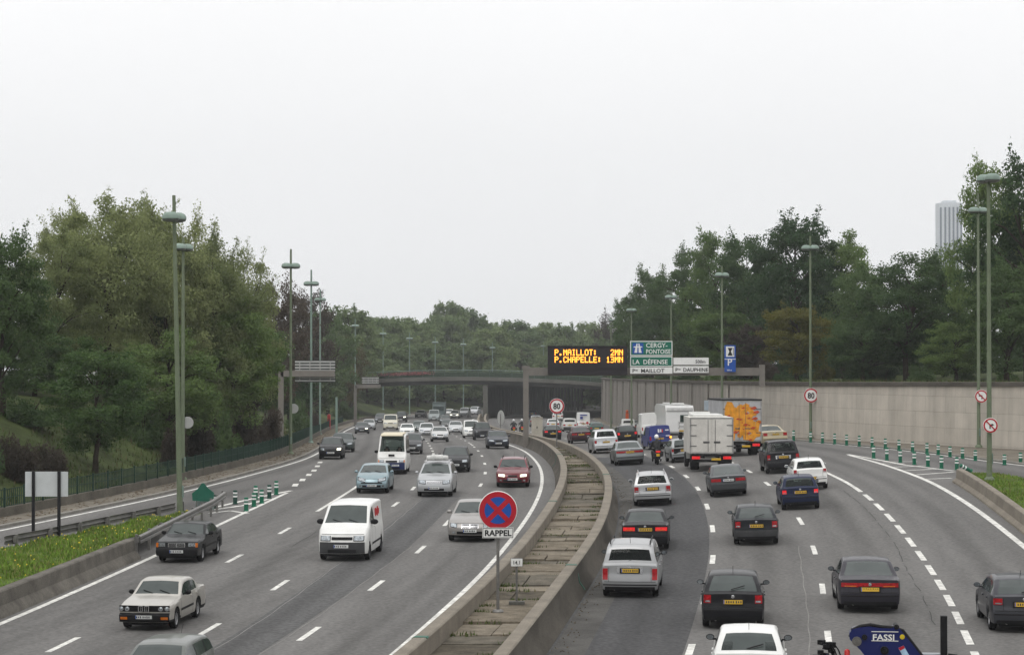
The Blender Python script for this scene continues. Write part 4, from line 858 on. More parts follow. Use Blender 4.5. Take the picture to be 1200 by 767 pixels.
def tree(kind, px, topy, y, wpx, label, group='trees of the wood', zb=None, name='tree'):
    i = CNT.get(kind, 0); CNT[kind] = i + 1; tm, cm, ht = PROTO[kind][i % len(PROTO[kind])]
    while group == 'trees on the left bank' and 300 < px < 430 and AT(px, 0, y).x > LW(y) - 3.6 and y < 470: y += 4
    while px > 690 and group == GR_ and AT(px, 0, y).x < WR(y) + 3.2 and y < 480: y += 4
    a = AT(px, topy, y); z = T(a.x, y) if zb is None else zb; sz = (a.z - z) / ht; sx = wpx * y / F_PX / 8.4
    t = thing(name, label, 'tree', (a.x, y, z - .1), random.uniform(0, 6.28), group); t.scale = (sx, sx, sz)
    link('trunk', tm, t); link('crown', cm, t); return t
GL_, GR_, GF = 'trees on the left bank', 'trees above the retaining wall', 'trees of the far wood behind the bridge'
for a in (
 ('dark', 4, 256, 118, 120, 'dark green tree at the left edge of the photo, above the shrubs', GL_),
 ('mid', 112, 392, 114, 124, 'small green tree with a bare trunk standing alone on the grassy bank', GL_),
 ('olive', 128, 215, 140, 150, 'tall wispy olive tree with twiggy top at the upper left', GL_),
 ('olive', 62, 251, 136, 110, 'thin olive tree behind the dark tree at the left edge', GL_),
 ('olive', 196, 227, 146, 130, 'olive tree behind the tallest left street lamp', GL_),
 ('olive', 164, 221, 152, 130, 'olive tree crown between the tall wispy tree and the tallest left lamp', GL_), ('olive', 226, 235, 156, 120, 'olive tree crown just right of the tallest left lamp', GL_), ('olive', 92, 232, 148, 110, 'olive tree crown left of the tall wispy tree', GL_), ('olive', 282, 277, 160, 90, 'small olive tree left of the copper trees', GL_), ('mid', 30, 300, 150, 120, 'green tree deep in the wood above the sign back', GL_),
 ('olive', 250, 253, 150, 120, 'broad olive tree between the tallest left lamp and the copper trees', GL_),
 ('mid', 200, 380, 132, 130, 'green tree low on the bank behind the tallest left street lamp', GL_),
 ('mid', 274, 345, 150, 110, 'green tree on the bank in front of the copper trees', GL_),
 ('purple', 318, 316, 172, 96, 'copper leaved tree behind the lamp post with the round sign back', GL_),
 ('purple', 352, 338, 200, 84, 'dark copper tree behind the slatted sign panels', GL_),
 ('dark', 384, 352, 232, 72, 'dark tree above the red call box', GL_),
 ('rust', 404, 392, 262, 56, 'rusty autumn tree left of the bridge', GL_),
 ('far', 412, 356, 330, 76, 'pale green tree rising behind the left end of the bridge', GL_),
 ('mid', -40, 256, 128, 120, 'green tree just outside the left edge', GL_),
 ('dark', 40, 380, 130, 110, 'dark low tree between the shrubs and the lone bank tree', GL_),
 ('dark', 150, 330, 150, 130, 'dark tree deep in the wood behind the lone bank tree', GL_),
 ('mid', 232, 318, 165, 120, 'green tree deep in the wood behind the two left lamps', GL_),
 ('mid', 300, 372, 190, 90, 'green tree deep in the wood below the copper crowns', GL_),
 ('far', 370, 392, 260, 70, 'pale tree deep in the wood behind the slatted panels', GL_),
 ('dark', 338, 410, 215, 80, 'dark tree filling the gap behind the gantry post', GL_),
 # right side
 ('dark', 1204, 158, 160, 140, 'tallest dark tree at the right edge with the sky showing through its top', GR_),
 ('mid', 1158, 176, 166, 96, 'open branched tree top behind the two right street lamps', GR_),
 ('dark', 1180, 300, 152, 110, 'dark lower tree behind the nearest right street lamp', GR_),
 ('dark', 1062, 286, 178, 120, 'dark spreading tree with layered branches left of the tower', GR_),
 ('mid', 1106, 292, 186, 110, 'green tree in front of the hazy tower', GR_),
 ('dark', 1020, 300, 196, 100, 'dark tree right of the lamp with the 80 sign', GR_),
 ('mid', 988, 268, 214, 96, 'green tree behind the lamp with the 80 sign', GR_),
 ('dark', 934, 240, 212, 124, 'highest rounded dark tree in the middle of the right wood', GR_),
 ('yellow', 934, 350, 178, 92, 'yellow green autumn tree left of the lamp with the 80 sign', GR_),
 ('dark', 884, 264, 226, 100, 'dark tree above the parking sign', GR_),
 ('mid', 838, 262, 240, 84, 'green tree behind the lamp near the parking sign', GR_),
 ('dark', 802, 276, 250, 84, 'dark tree above the white sign boards', GR_),
 ('dark', 764, 306, 270, 76, 'dark tree above the green direction signs', GR_),
 ('mid', 742, 336, 300, 56, 'green tree at the left end of the right wood', GR_),
 ('purple', 716, 358, 340, 46, 'copper tree at the left end of the right wood', GR_),
 ('purple', 880, 378, 200, 60, 'brownish low tree behind the parking sign', GR_),
 ('mid', 850, 356, 215, 84, 'low green tree between the signs and the parking sign', GR_),
 ('yellow', 800, 376, 240, 60, 'yellowish low tree above the white sign boards', GR_),
 ('dark', 1010, 370, 180, 90, 'dark low tree above the wall right of the 80 sign', GR_),
 ('mid', 1120, 372, 166, 84, 'green low tree behind the second right street lamp', GR_),
 ('dark', 980, 330, 240, 100, 'dark tree filling the right wood behind the yellow tree', GR_),
 ('dark', 900, 330, 260, 110, 'dark tree filling the wood behind the parking sign', GR_),
 ('dark', 780, 350, 300, 80, 'dark tree filling the wood behind the direction signs', GR_),
 ('dark', 1090, 360, 205, 120, 'dark tree filling the wood below the tower', GR_),
 ('dark', 1140, 382, 230, 150, 'dark tree deep in the wood behind the two right lamps', GR_), ('mid', 1050, 384, 240, 150, 'green tree deep in the wood left of the tower', GR_), ('dark', 960, 386, 262, 140, 'dark tree deep in the wood behind the yellow tree', GR_),
 ('mid', 870, 388, 290, 120, 'green tree deep in the wood behind the parking sign', GR_), ('dark', 1210, 382, 220, 150, 'dark tree deep in the wood at the right edge', GR_), ('dark', 810, 390, 310, 110, 'dark tree deep in the wood behind the white boards', GR_),
 ('mid', 1240, 200, 170, 120, 'green tree just outside the right edge', GR_)):
    tree(*a)
FAR = [(384, 372, 520, 60), (425, 362, 500, 58), (452, 366, 470, 52), (478, 368, 486, 54), (500, 372, 520, 46), (526, 348, 540, 50), (552, 362, 560, 46), (578, 376, 500, 52), (604, 370, 540, 56), (634, 374, 560, 52), (660, 374, 520, 46), (686, 372, 540, 44),
       (440, 392, 452, 52), (470, 398, 460, 50), (500, 400, 474, 50), (532, 398, 492, 52), (562, 402, 504, 50), (594, 402, 520, 52), (626, 404, 536, 50), (656, 404, 530, 50), (684, 400, 500, 50), (708, 392, 480, 50), (730, 380, 500, 60), (410, 398, 420, 56),
       (460, 424, 446, 46), (490, 426, 462, 44), (520, 428, 478, 44), (550, 426, 500, 46), (580, 428, 520, 46), (612, 428, 530, 46), (644, 426, 540, 46), (676, 424, 520, 46), (430, 420, 440, 46), (705, 420, 510, 50)]
FAR += [(px + 13, ty + 7, y + 14, wp) for px, ty, y, wp in FAR[:12]] + [(px - 9, ty + 16, y - 8, wp) for px, ty, y, wp in FAR[:12]]
for k, (px, ty, y, wp) in enumerate(FAR):
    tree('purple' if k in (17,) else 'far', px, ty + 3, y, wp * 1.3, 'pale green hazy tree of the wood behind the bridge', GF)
# the wood goes on behind and beside the viewpoint (mirrored in paint and glass)
for k in range(34):
    if k < 20: x, y = -62 + k * 6.8 + random.uniform(-2, 2), random.uniform(-75, -48)
    elif k < 27: y = 2 + (k - 20) * 9.5; x = LW(y) - random.uniform(9, 15)
    else: y = 6 + (k - 27) * 12; x = WR(max(y, 60)) + random.uniform(3, 8)
    tm, cm, ht = PROTO[('dark', 'mid')[k % 2]][k % 3]; t = thing('tree', 'dark green tree of the wood outside the frame, level with or behind the viewpoint', 'tree', (x, y, (T(x, y) if k >= 20 else 4.0) - .3), random.uniform(0, 6.28), 'trees around the viewpoint')
    t.scale = (1.25, 1.25, random.uniform(1.2, 1.6)); link('trunk', tm, t); link('crown', cm, t)
# shrubs
def shrub_proto(kind, n):
    cl = []
    for _ in range(16):
        u = RNG.normal(size=3); u[2] = abs(u[2]); u /= np.linalg.norm(u); cl.append((u * np.array([1.0, 1.0, .85]) * RNG.uniform(.3, .85), u))
    pos = np.concatenate([p + (lambda q: q / np.linalg.norm(q, axis=1)[:, None] * RNG.random((n // 16, 1)) ** .5)(RNG.normal(size=(n // 16, 3))) * .36 for p, u in cl]); nr = pos * 1.0; pos[:, 2] = np.abs(pos[:, 2])
    st = MB()
    for _ in range(7): a = RNG.uniform(0, 6.28); st.tube([(0, 0, -.1), (math.cos(a) * .2, math.sin(a) * .2, .35), (math.cos(a) * .5, math.sin(a) * .5, .8)], [.03, .02, .008], 4)
    me = bpy.data.meshes.new('stems'); me.from_pydata(st.v, [], st.f); me.materials.append(M_BARK); me.update()
    return me, leaf_mesh('foliage', pos, nr, .085, .055, LEAF[kind])
SP = {k: shrub_proto(k, 7000) for k in ('dark', 'purple', 'mid', 'yellow')}
def shrub(kind, px, topy, y, wpx, label, group):
    while group == 'shrubs on the left bank' and AT(px, 0, y).x > LW(y) - 1.6 and y < 470: y += 3
    while group == GW and AT(px, 0, y).x < WR(y) + 1.6 and y < 480: y += 3
    a = AT(px, topy, y); z = T(a.x, y); t = thing('shrub', label, 'shrub', (a.x, y, z - .05), random.uniform(0, 6.28), group); s = wpx * y / F_PX / 2.5; t.scale = (s, s, max(.5, (a.z - z) / 1.15))
    link('stems', SP[kind][0], t); link('foliage', SP[kind][1], t)
GS = 'shrubs on the left bank'; GW = 'shrubs along the top of the retaining wall'
for a in (('purple', 18, 492, 105, 80, 'dark brownish shrub on the bank behind the white sign back', GS), ('dark', -28, 480, 103, 80, 'dark shrub cut by the left edge of the photo', GS), ('purple', 58, 505, 109, 60, 'shrub right above the white sign back', GS),
          ('purple', 232, 466, 128, 60, 'brownish shrub behind the second left street lamp', GS), ('purple', 204, 478, 126, 46, 'shrub low between the two left street lamps', GS), ('dark', 262, 462, 134, 60, 'dark shrub on the bank right of the second left lamp', GS),
          ('purple', 292, 452, 142, 60, 'big brownish shrub left of the gantry post', GS), ('purple', 318, 462, 158, 44, 'shrub right beside the gantry post', GS), ('dark', 352, 455, 190, 44, 'dark shrub behind the slatted panels', GS), ('purple', 366, 470, 262, 30, 'shrub behind the red call box', GS),
          ('dark', 30, 455, 118, 90, 'dark undergrowth shrub under the tree at the left edge', GS), ('dark', 170, 462, 130, 70, 'dark undergrowth shrub behind the lone bank tree', GS), ('dark', 404, 462, 290, 40, 'dark shrub before the left bridge end', GS)):
    shrub(*a)
for k, (px, ty, y, wp, kd) in enumerate(((1180, 425, 152, 40, 'mid'), (1130, 428, 160, 44, 'dark'), (1080, 420, 166, 50, 'dark'), (1036, 424, 172, 46, 'dark'), (1004, 418, 178, 44, 'dark'), (966, 422, 182, 40, 'yellow'), (924, 424, 186, 44, 'dark'), (900, 410, 192, 40, 'purple'), (872, 420, 198, 36, 'dark'), (838, 424, 206, 36, 'mid'), (806, 426, 220, 36, 'dark'), (778, 426, 240, 34, 'dark'), (752, 424, 262, 32, 'mid'), (724, 424, 290, 30, 'dark'))):
    shrub(kd, px, ty, y + 8, wp, ['shrub nearest the right edge on the wall top', 'dark shrub on the wall top behind the right lamps', 'dark shrub on the wall top below the tower', 'dark shrub on the wall top left of the tower', 'dark shrub on the wall top right of the 80 sign', 'yellowish shrub on the wall top beside the 80 sign lamp', 'dark shrub on the wall top left of the 80 sign lamp',
          'brownish shrub on the wall top by the right gantry post', 'dark shrub on the wall top behind the parking sign', 'green shrub on the wall top left of the parking sign', 'dark shrub on the wall top behind the white sign boards', 'dark shrub on the wall top behind the green signs', 'green shrub on the wall top left of the green signs', 'dark shrub on the wall top above the message sign'][k], GW)
for k, (px, ty, y, wp) in enumerate(((1206, 392, 176, 90), (1150, 396, 182, 90), (1095, 398, 190, 90), (1040, 398, 198, 90), (985, 400, 206, 80), (930, 402, 214, 80), (880, 404, 226, 70))):
    shrub('dark', px, ty, y + 14, wp, ['tall dark bush behind the nearest right street lamp', 'tall dark bush between the two right street lamps and the wood', 'tall dark bush in the wood below the tower', 'tall dark bush in the wood left of the tower', 'tall dark bush in the wood right of the 80 sign lamp', 'tall dark bush in the wood behind the yellow tree', 'tall dark bush in the wood behind the right gantry post'][k], GW)
# long grass and litter on the bank and on top of the wall
mb = MB()
for _ in range(15000):
    y = random.uniform(84, 230); d = random.uniform(.1, 9) ; x = LW(y) - d
    if math.sin(x * .9 + y * .35) + math.sin(y * .13 - x * .5) < -.2: continue
    blades(mb, x, y, T(x, y), 1, .1, .30, wd=.04)
for _ in range(9000):
    y = random.uniform(130, 330); d = random.uniform(.6, 6); x = WR(y) + d
    blades(mb, x, y, T(x, y), 1, .1, .32, wd=.05)
struct(mb.build('bank_grass', [mat('bank blades', (.060, .085, .026), .85, var=.5, scale=.4), mat('dry bank blades', (.10, .085, .045), .9, var=.4, scale=.5)], smooth=0), 'stuff')
mb = MB()
for _ in range(2600):
    y = random.uniform(70, 300); f = random.random(); x = LW(y) + .1 + 1.5 * f; s = random.uniform(.03, .09); a = random.uniform(0, 6.28); z = G(x, y) + .135
    mb.add([(x + s * math.cos(a + k * 1.57), y + s * 1.3 * math.sin(a + k * 1.57), z + (.02 if k % 2 else 0)) for k in range(4)], [(0, 1, 2, 3)])
for _ in range(420):
    y = random.uniform(44, 150); x = BR(y) + random.choice([.34, .4, .5, .7]) + random.random() * .2; s = random.uniform(.015, .04); a = random.uniform(0, 6.28); z = G(x, y) + .012
    mb.add([(x + s * math.cos(a + k * 1.57), y + s * 1.3 * math.sin(a + k * 1.57), z + (.02 if k % 2 else 0)) for k in range(4)], [(0, 1, 2, 3)])
struct(mb.build('leaf_litter', mat('litter brown', (.11, .08, .045), .95, var=.6, scale=6), smooth=0), 'stuff')
# ------------------------------------------------------------------ vehicles
M_TYRE = mat('tyre rubber', (.014, .014, .015), .85, var=.3, scale=6); M_TRIM = mat('black trim', (.012, .012, .013), .55, var=.25, scale=5, spec=.12); M_DARK = mat('dark interior', (.016, .016, .017), .9, var=.3, scale=3)
M_SEAT = mat('seat cloth', (.035, .035, .038), .9, var=.3, scale=5); M_ALLOY = mat('alloy rim', (.36, .36, .37), .35, .6, var=.12, scale=5); M_STEELRIM = mat('steel rim', (.06, .06, .065), .5, .3, var=.2, scale=5)
M_CHROME = mat('chrome', (.60, .60, .61), .2, .9, var=.06); M_HEAD = mat('headlight glass', (.34, .37, .39), .10, .6, var=.75, scale=16, coat=.6); M_HEADON = mat('lit headlight', (1, .93, .70), .2, var=.1, scale=12, emit=2.2)
M_TAIL = mat('tail light red', (.30, .008, .012), .2, var=.45, scale=14, coat=.15, spec=.2); M_TAILON = mat('lit brake light', (.80, .012, .016), .3, var=.35, scale=14, emit=.24); M_AMBER = mat('amber lens', (.50, .13, .01), .25, var=.2, scale=10)
M_AMBERON = mat('lit indicator', (1, .35, .04), .3, var=.1, emit=2.5); M_PLW = mat('plate white', (.60, .61, .60), .5, var=.05); M_PLY = mat('plate yellow', (.58, .36, .035), .5, var=.06); M_PLB = mat('plate blue', (.03, .10, .42), .5, var=.05); M_CHAR = mat('plate characters', (.05, .05, .05), .6, var=.1)
M_GLASS = glass_mat(); M_GREYB = mat('grey bumper plastic', (.045, .046, .048), .7, var=.2, scale=4); M_MIRR = mat('mirror glass', (.30, .33, .35), .08, .8, var=.15)
def lerp(a, b, t): return a + (b - a) * t
STY = {
 'sedan': dict(L=4.5, W=1.74, H=1.41, fo=.86, wb=2.65, hz0=.72, hz1=.95, c=1.36, rf=2.05, rr=3.15, rb=3.78, rz=.99, tz=.97, doors=2, q=1),
 'hatch': dict(gc=.25, L=3.9, W=1.66, H=1.43, fo=.80, wb=2.47, hz0=.72, hz1=.97, c=1.10, rf=1.82, rr=3.25, rb=3.80, rz=.98, tz=.95, doors=2, q=0),
 'wagon': dict(L=4.55, W=1.74, H=1.47, fo=.88, wb=2.65, hz0=.72, hz1=.96, c=1.34, rf=2.02, rr=4.05, rb=4.46, rz=.99, tz=.96, doors=2, q=1),
 'mpv': dict(L=4.25, W=1.76, H=1.64, fo=.85, wb=2.70, hz0=.80, hz1=1.08, c=1.0, rf=1.78, rr=3.80, rb=4.16, rz=1.06, tz=1.03, doors=2, q=1),
 'suv': dict(L=4.35, W=1.78, H=1.74, fo=.80, wb=2.65, hz0=.94, hz1=1.12, c=1.28, rf=1.9, rr=3.95, rb=4.27, rz=1.12, tz=1.08, doors=2, q=1, r=.36, gc=.30),
 'van': dict(L=4.45, W=1.82, H=1.93, fo=.88, wb=2.82, hz0=.86, hz1=1.20, c=.95, rf=1.62, rr=4.30, rb=4.40, rz=1.12, tz=1.06, doors=1, q=0, van=1),
 'smallvan': dict(L=4.15, W=1.72, H=1.82, fo=.85, wb=2.69, hz0=.80, hz1=1.10, c=1.15, rf=1.85, rr=4.0, rb=4.10, rz=1.08, tz=1.04, doors=1, q=0, van=1),
 'bigvan': dict(L=5.5, W=2.0, H=2.62, fo=.85, wb=3.3, hz0=1.12, hz1=1.42, c=.75, rf=1.55, rr=5.34, rb=5.44, rz=1.25, tz=1.15, doors=1, q=0, van=1, r=.34, gc=.28)}
def near_level(s): return s
CAR_N = [0]
def car(style, name, label, cat, pxc, pyc, toward, col, lod=2, sc=1.0, group=None, heading=None, metal=0.0, **ov):
    p = dict(STY[style]); p.update(ov); L, W, H = p['L'], p['W'], p['H']; r = p.get('r', .31); gc = p.get('gc', .25); c, rf, rr, rb = p['c'], p['rf'], p['rr'], p['rb']
    fo, wb, hz0, hz1, rz, tz = p['fo'], p['wb'], p['hz0'], p['hz1'], p['rz'], p['tz']; rw = p.get('rw', .775 if not p.get('van') else .86); van = p.get('van', 0)
    fw, bw = fo, fo + wb; R_ = r + .045; P_ = paint('%.3f %.3f %.3f %d' % (*col, metal * 10), col, metal)
    top_pts = p.get('top') or [(0, hz0 - .03), (.10, hz0 + .012), (c * .55, lerp(hz0, hz1, .62)), (c, hz1), (rf, H - .045), (rf + .28 * (rr - rf), H), (rr - .25 * (rr - rf), H - .003), (rr, H - .05 if not van else H - .02), (rb, rz), (L - .03, tz), (L, tz - .01)]
    tx, tzv = [q[0] for q in top_pts], [q[1] for q in top_pts]; top0 = lambda s: float(np.interp(s, tx, tzv))
    top = lambda s: top0(s) if (s < .3 or s > L - .25) else sum(top0(s + q) for q in (-.12, -.08, -.04, 0, .04, .08, .12)) / 7
    belt = lambda s: min(top(s) - .02, float(np.interp(s, [0, .1, c, rf, rb, L], [hz0 - .08, hz0 - .04, hz1 - .06, hz1 - .05, rz - .03, tz - .05])))
    wid = lambda s: W / 2 * (1 - p.get('ft', .10) * max(0, (.65 - s) / .65) ** 2) * (1 - p.get('rt', .06) * max(0, (s - (L - .5)) / .5) ** 2)
    offp = p.get('nose', [(.18, .07), (.30, .015), (.45, 0), (.56, .015), (hz0 - .1, .07), (hz0, .16), (9, .16)]); offr = p.get('tail', [(.18, .06), (.30, .02), (.42, 0), (.56, 0), (.66, .05), (tz, .07), (9, .07)])
    ofn = lambda z: float(np.interp(z, [q[0] for q in offp], [q[1] for q in offp])); orn = lambda z: float(np.interp(z, [q[0] for q in offr], [q[1] for q in offr]))
    bf, br_ = p.get('bf', .15), p.get('br', .08)
    def pos(s, x, z):
        w_ = wid(s); k = min(1, abs(x) / w_) ** 2
        df = max(0, 1 - s / .55); dr = max(0, 1 - (L - s) / .5)
        s2 = s + (ofn(z) + bf * k) * df - (orn(z) + br_ * k) * dr
        return (x, L / 2 - s2, z)
    def zsill(s):
        z = gc
        for a in (fw, bw):
            if abs(s - a) < R_: z = max(z, r + math.sqrt(max(0, R_ * R_ - (s - a) ** 2)))
        if s < fo - R_: z += .02 * (1 - s / fo)
        return z
    a0 = lerp(c, rf, .34); z0 = lerp(rr, rb, .45) if not van else rr; sB = p.get('sB', c + 1.28 if not van else c + 1.22); sC = p.get('sC', bw - .08)
    wins = []
    if van: wins = [(a0, sB - .06)]
    elif p['doors'] == 2: wins = [(a0, sB - .035), (sB + .035, min(sC, z0 - .12) - .03)] + ([(min(sC, z0 - .12) + .03, z0)] if z0 - sC > .18 else [])
    if van and p.get('sidewin'): wins += [(sB + .1, sB + .1 + 1.2), (sB + 1.45, rr - .2)]
    if p['doors'] == 1 and not van: wins = [(a0, sB + .15), (sB + .22, z0)]
    doors = [(max(c - .12, fw + R_ + .05), sB)] + ([(sB, sC)] if p['doors'] == 2 and not van else [])
    ss = set([0, .06, .14, .25, .4, L, L - .05, L - .13, L - .25, L - .4, c, c + .03, rf, rf - .03, rr, rr + .03, rb, rb - .03, (c + rf) / 2, (rr + rb) / 2])
    for a in (fw, bw):
        for k in (-1.01, -1, -.95, -.8, -.5, 0, .5, .8, .95, 1, 1.01): ss.add(a + k * R_)
    for a, b in wins: ss |= {a, b}
    for a, b in doors: ss |= {a - .009, a + .009, b - .009, b + .009}
    for k in np.linspace(0, L, 16): ss.add(float(k))
    ss = sorted(s for s in ss if 0 <= s <= L); st = [ss[0]]
    for s in ss[1:]:
        if s - st[-1] > .004: st.append(s)
    st[-1] = L
    LOW = [0, .16, .4, .62, .82, 1]; WL_ = [.955, .985, 1.0, 1.0, .992, .965]
    def half(s):                                    # ring points from sill to roof centre: (x, z)
        w_ = wid(s); zb, be, tp = zsill(s), belt(s), top(s); be = max(be, zb + .03); tp = max(tp, be + .015); out = [(w_ * k, lerp(zb, be, f)) for f, k in zip(LOW, WL_)]
        hg = tp - be; k = max(0, min(1, (hg - .06) / max(.1, H - hz1))); wr = lerp(w_ * .915, W / 2 * rw, k); gz = tp - (.045 * k + .010)
        if van: wr = lerp(w_ * .915, W / 2 * rw, min(1, k * 1.1))
        d = out[-1]; te = min(.05 / max(hg, .02), .3); tf = 1 - min(.075 / max(hg, .02), .4)
        g0 = (wr, tp - (.085 * k + .010)); d = out[-1]
        ins = lerp(.07, .13, k) + (.045 if s > rr else 0); hh_ = (max(.1, wr - ins), tp - .010 - .008 * k); ct = (wr - .018 * k, tp - .016 - .006 * k)
        bz_ = lambda u: tuple((1 - u) ** 2 * a_ + 2 * u * (1 - u) * c_ + u * u * b_ for a_, c_, b_ in zip(g0, ct, hh_))
        te = min(.045 / max(hg, .02), .3); tf = 1 - min(.045 / max(hg, .02), .4)
        out += [(lerp(d[0], g0[0], te), lerp(d[1], g0[1], te)), (lerp(d[0], g0[0], tf), lerp(d[1], g0[1], tf)), g0, bz_(.36), bz_(.7), hh_, (wr * .5, tp - .001), (0, tp + .010)]
        return out
    NR = 14; body = MB(); glass = {}; door = {}; ringv = []
    rows = [half(s) for s in st]
    V = [[pos(s, x, z) for x, z in hh] for s, hh in zip(st, rows)]
    def in_(s0, s1, rng): return s0 >= rng[0] - .003 and s1 <= rng[1] + .003
    def put(store, key, q):
        mbx = store.setdefault(key, MB()); mbx.add(q, [(0, 1, 2, 3)])
    for i in range(len(st) - 1):
        s0, s1 = st[i], st[i + 1]
        for j in range(NR - 1):
            for sg in (1, -1):
                q = [V[i][j], V[i + 1][j], V[i + 1][j + 1], V[i][j + 1]]; q = [(x * sg, y, z) for x, y, z in q]
                if sg < 0: q = q[::-1]
                m = 0
                if j == 6:
                    hit = [k for k, wv in enumerate(wins) if in_(s0, s1, wv)]
                    if hit: put(glass, ('side_window', hit[0], sg), q); continue
                    if wins and s0 >= wins[0][0] - .003 and s1 <= wins[-1][1] + .003 and not van: m = 1
                if j >= 11 and in_(s0, s1, (c + .03, rf - .03)): put(glass, ('windscreen', 0, 0), q); continue
                if j >= 11 and in_(s0, s1, (rr + .03, rb - .03)) and not p.get('blind'): put(glass, ('rear_window', 0, 0), q); continue
                if j <= 4:
                    for k, dv in enumerate(doors):
                        if in_(s0, s1, (dv[0] + .009, dv[1] - .009)): put(door, ('door', k, sg), q); m = -1; break
                        if abs((s0 + s1) / 2 - dv[0]) < .01 or abs((s0 + s1) / 2 - dv[1]) < .01: m = 1
                    if m < 0: continue
                if j == 0 and m == 0 and p.get('sillblack'): m = 1
                body.add(q, [(0, 1, 2, 3)], m)
    for end in (0, -1):                              # nose and tail caps
        top_row = rows[end]; s = st[end]; fr = [x / top_row[5][0] for x, z in top_row[5:]]; fr = fr + [-f for f in fr[::-1][1:]]; zt = [z for x, z in top_row[5:]]; zt = zt + zt[::-1][1:]
        grid = []
        for j in range(6):
            x_, z_ = top_row[j]; grid.append([pos(s, x_ * f, z_ if j < 5 else zz_) for f, zz_ in zip(fr, zt)])
        n = len(fr); o = [v for rw_ in grid for v in rw_]; fs = [(a * n + b, a * n + b + 1, (a + 1) * n + b + 1, (a + 1) * n + b) for a in range(5) for b in range(n - 1)]
        if end == 0: fs = [f[::-1] for f in fs]
        body.add(o, fs, 0)
    # placement
    x, y, z = P(pxc, pyc) if heading is None else heading; u = (x - BL(y)) / max(.1, LE(min(y, 112)) - BL(y)) if x < BL(y) else 0
    if x < BL(y): g = lerp(slope(BL, y), slope(RL if y > 118 else LE, y), max(0, min(1, u)))
    else: g = lerp(slope(BR, y), slope(R4 if y < 130 else WL, y), max(0, min(1, (x - BR(y)) / 15)))
    dv = Vector((g, 1)).normalized(); d = ((L / 2 - fo) if toward else (fo + wb - L / 2)) * sc; cx, cy = x + dv.x * d, y + dv.y * d
    name_ = name; t = thing(name_, label, cat, (cx, cy, G(cx, cy) + .012), 0, group); sy = (G(cx + dv.x, cy + dv.y) - G(cx - dv.x, cy - dv.y)) / 2; sx_ = (G(cx + .8, cy) - G(cx - .8, cy)) / 1.6
    t.rotation_euler = (math.atan(sy) * (-1 if toward else 1), -math.atan(sx_) * (-1 if toward else 1), (math.pi if toward else 0) - math.atan(g)); t.scale = (sc, sc, sc)
    body_m = [P_, M_TRIM]; o = body.build('body', body_m, t, 52)
    for (nm, k, sg), mbx in glass.items(): mbx.build(nm, M_GLASS, t, 60)
    for (nm, k, sg), mbx in door.items():
        dd = mbx.build(nm, P_, t, 40)
        if lod >= 2: s_h = doors[k][1] - .2; hh = half(s_h); b = MB(); b.box((sg * (wid(s_h) * .995 + .012), L / 2 - s_h, belt(s_h) - .10), (.035, .17, .035)); b.build('handle', M_TRIM if p.get('blackhandle') else P_, dd, 0)
    ub = MB(); ub.box((0, 0, gc + .11), (W - .5, L - .3, .38)); ub.box((0, L / 2 - (fw + bw) / 2, gc + .15), (W - .12, wb - 2 * R_, .24)); ub.build('underbody', M_TRIM, t, 0)
    if van and not p.get('sidewin'):
        pb = MB(); pb.box((0, L / 2 - sB - .12, (H + .5) / 2), (W * .8, .04, H - .75)); pb.build('bulkhead', M_DARK, t, 0)
    it = MB(); it.box((0, L / 2 - (c + rb) / 2 - .05, hz1 - .36), (W - .34, rb - c - .3, .5), 0); it.box((0, L / 2 - c - .42, hz1 - .10), (W - .36, .5, .12)); it.build('interior', M_DARK, t, 0)
    if lod >= 1:
        for sg in (-1, 1):
            b = MB(); sy_ = L / 2 - (c + 1.28); b.box((sg * W * .21, sy_ - .06, hz1 - .08), (.46, .14, .60), 0, 0, .8, rad(-10)); b.box((sg * W * .21, sy_ - .12, hz1 + .26), (.25, .10, .15), 0, 0, .85, rad(-8)); b.build('seat', M_SEAT, t, 30)
        if p['doors'] == 2 and not van: b = MB(); b.box((0, L / 2 - min(c + 2.25, rb - .45), hz1 - .02), (W * .7, .16, .46), 0, 0, .9, rad(-12)); b.build('rear_bench', M_SEAT, t, 30)
    # wheels
    tw = .19 if W < 1.9 else .22; rimm = M_STEELRIM if p.get('steel') else M_ALLOY; sp = p.get('spokes', 5)
    for a in (fw, bw):
        for sg in (-1, 1):
            xo = sg * (W / 2 - .02); b = MB(); ri = r * .64
            b.lathe([(ri, -tw), (r * .94, -tw), (r, -tw + .03), (r, -.035), (r * .95, -.006), (ri * 1.04, 0), (ri, -.02), (ri, -tw)], 24, 'X', (xo, L / 2 - a, r), sc=(sg, 1, 1)); wh = b.build('wheel', M_TYRE, t, 40)
            b = MB(); b.lathe([(.001, -.03), (r * .16, -.03), (r * .17, -.05)], 12, 'X', (xo, L / 2 - a, r), sc=(sg, 1, 1)); b.lathe([(ri, -.02), (ri * .9, -.035), (ri * .88, -.06)], 24, 'X', (xo, L / 2 - a, r), sc=(sg, 1, 1)); b.lathe([(.001, -.075), (ri * .98, -.075)], 16, 'X', (xo, L / 2 - a, r), 1, sc=(sg, 1, 1))
            for k in range(sp):
                an = 2 * math.pi * k / sp + .3; d_ = Vector((0, math.cos(an), math.sin(an))); n_ = Vector((0, -d_.z, d_.y)); c0 = Vector((xo - sg * .045, L / 2 - a, r))
                b.add([c0 + d_ * .03 + n_ * .035, c0 + d_ * ri * .92 + n_ * .03, c0 + d_ * ri * .92 - n_ * .03, c0 + d_ * .03 - n_ * .035], [(0, 1, 2, 3)])
            b.build('rim', [rimm, M_TRIM], wh, 30)
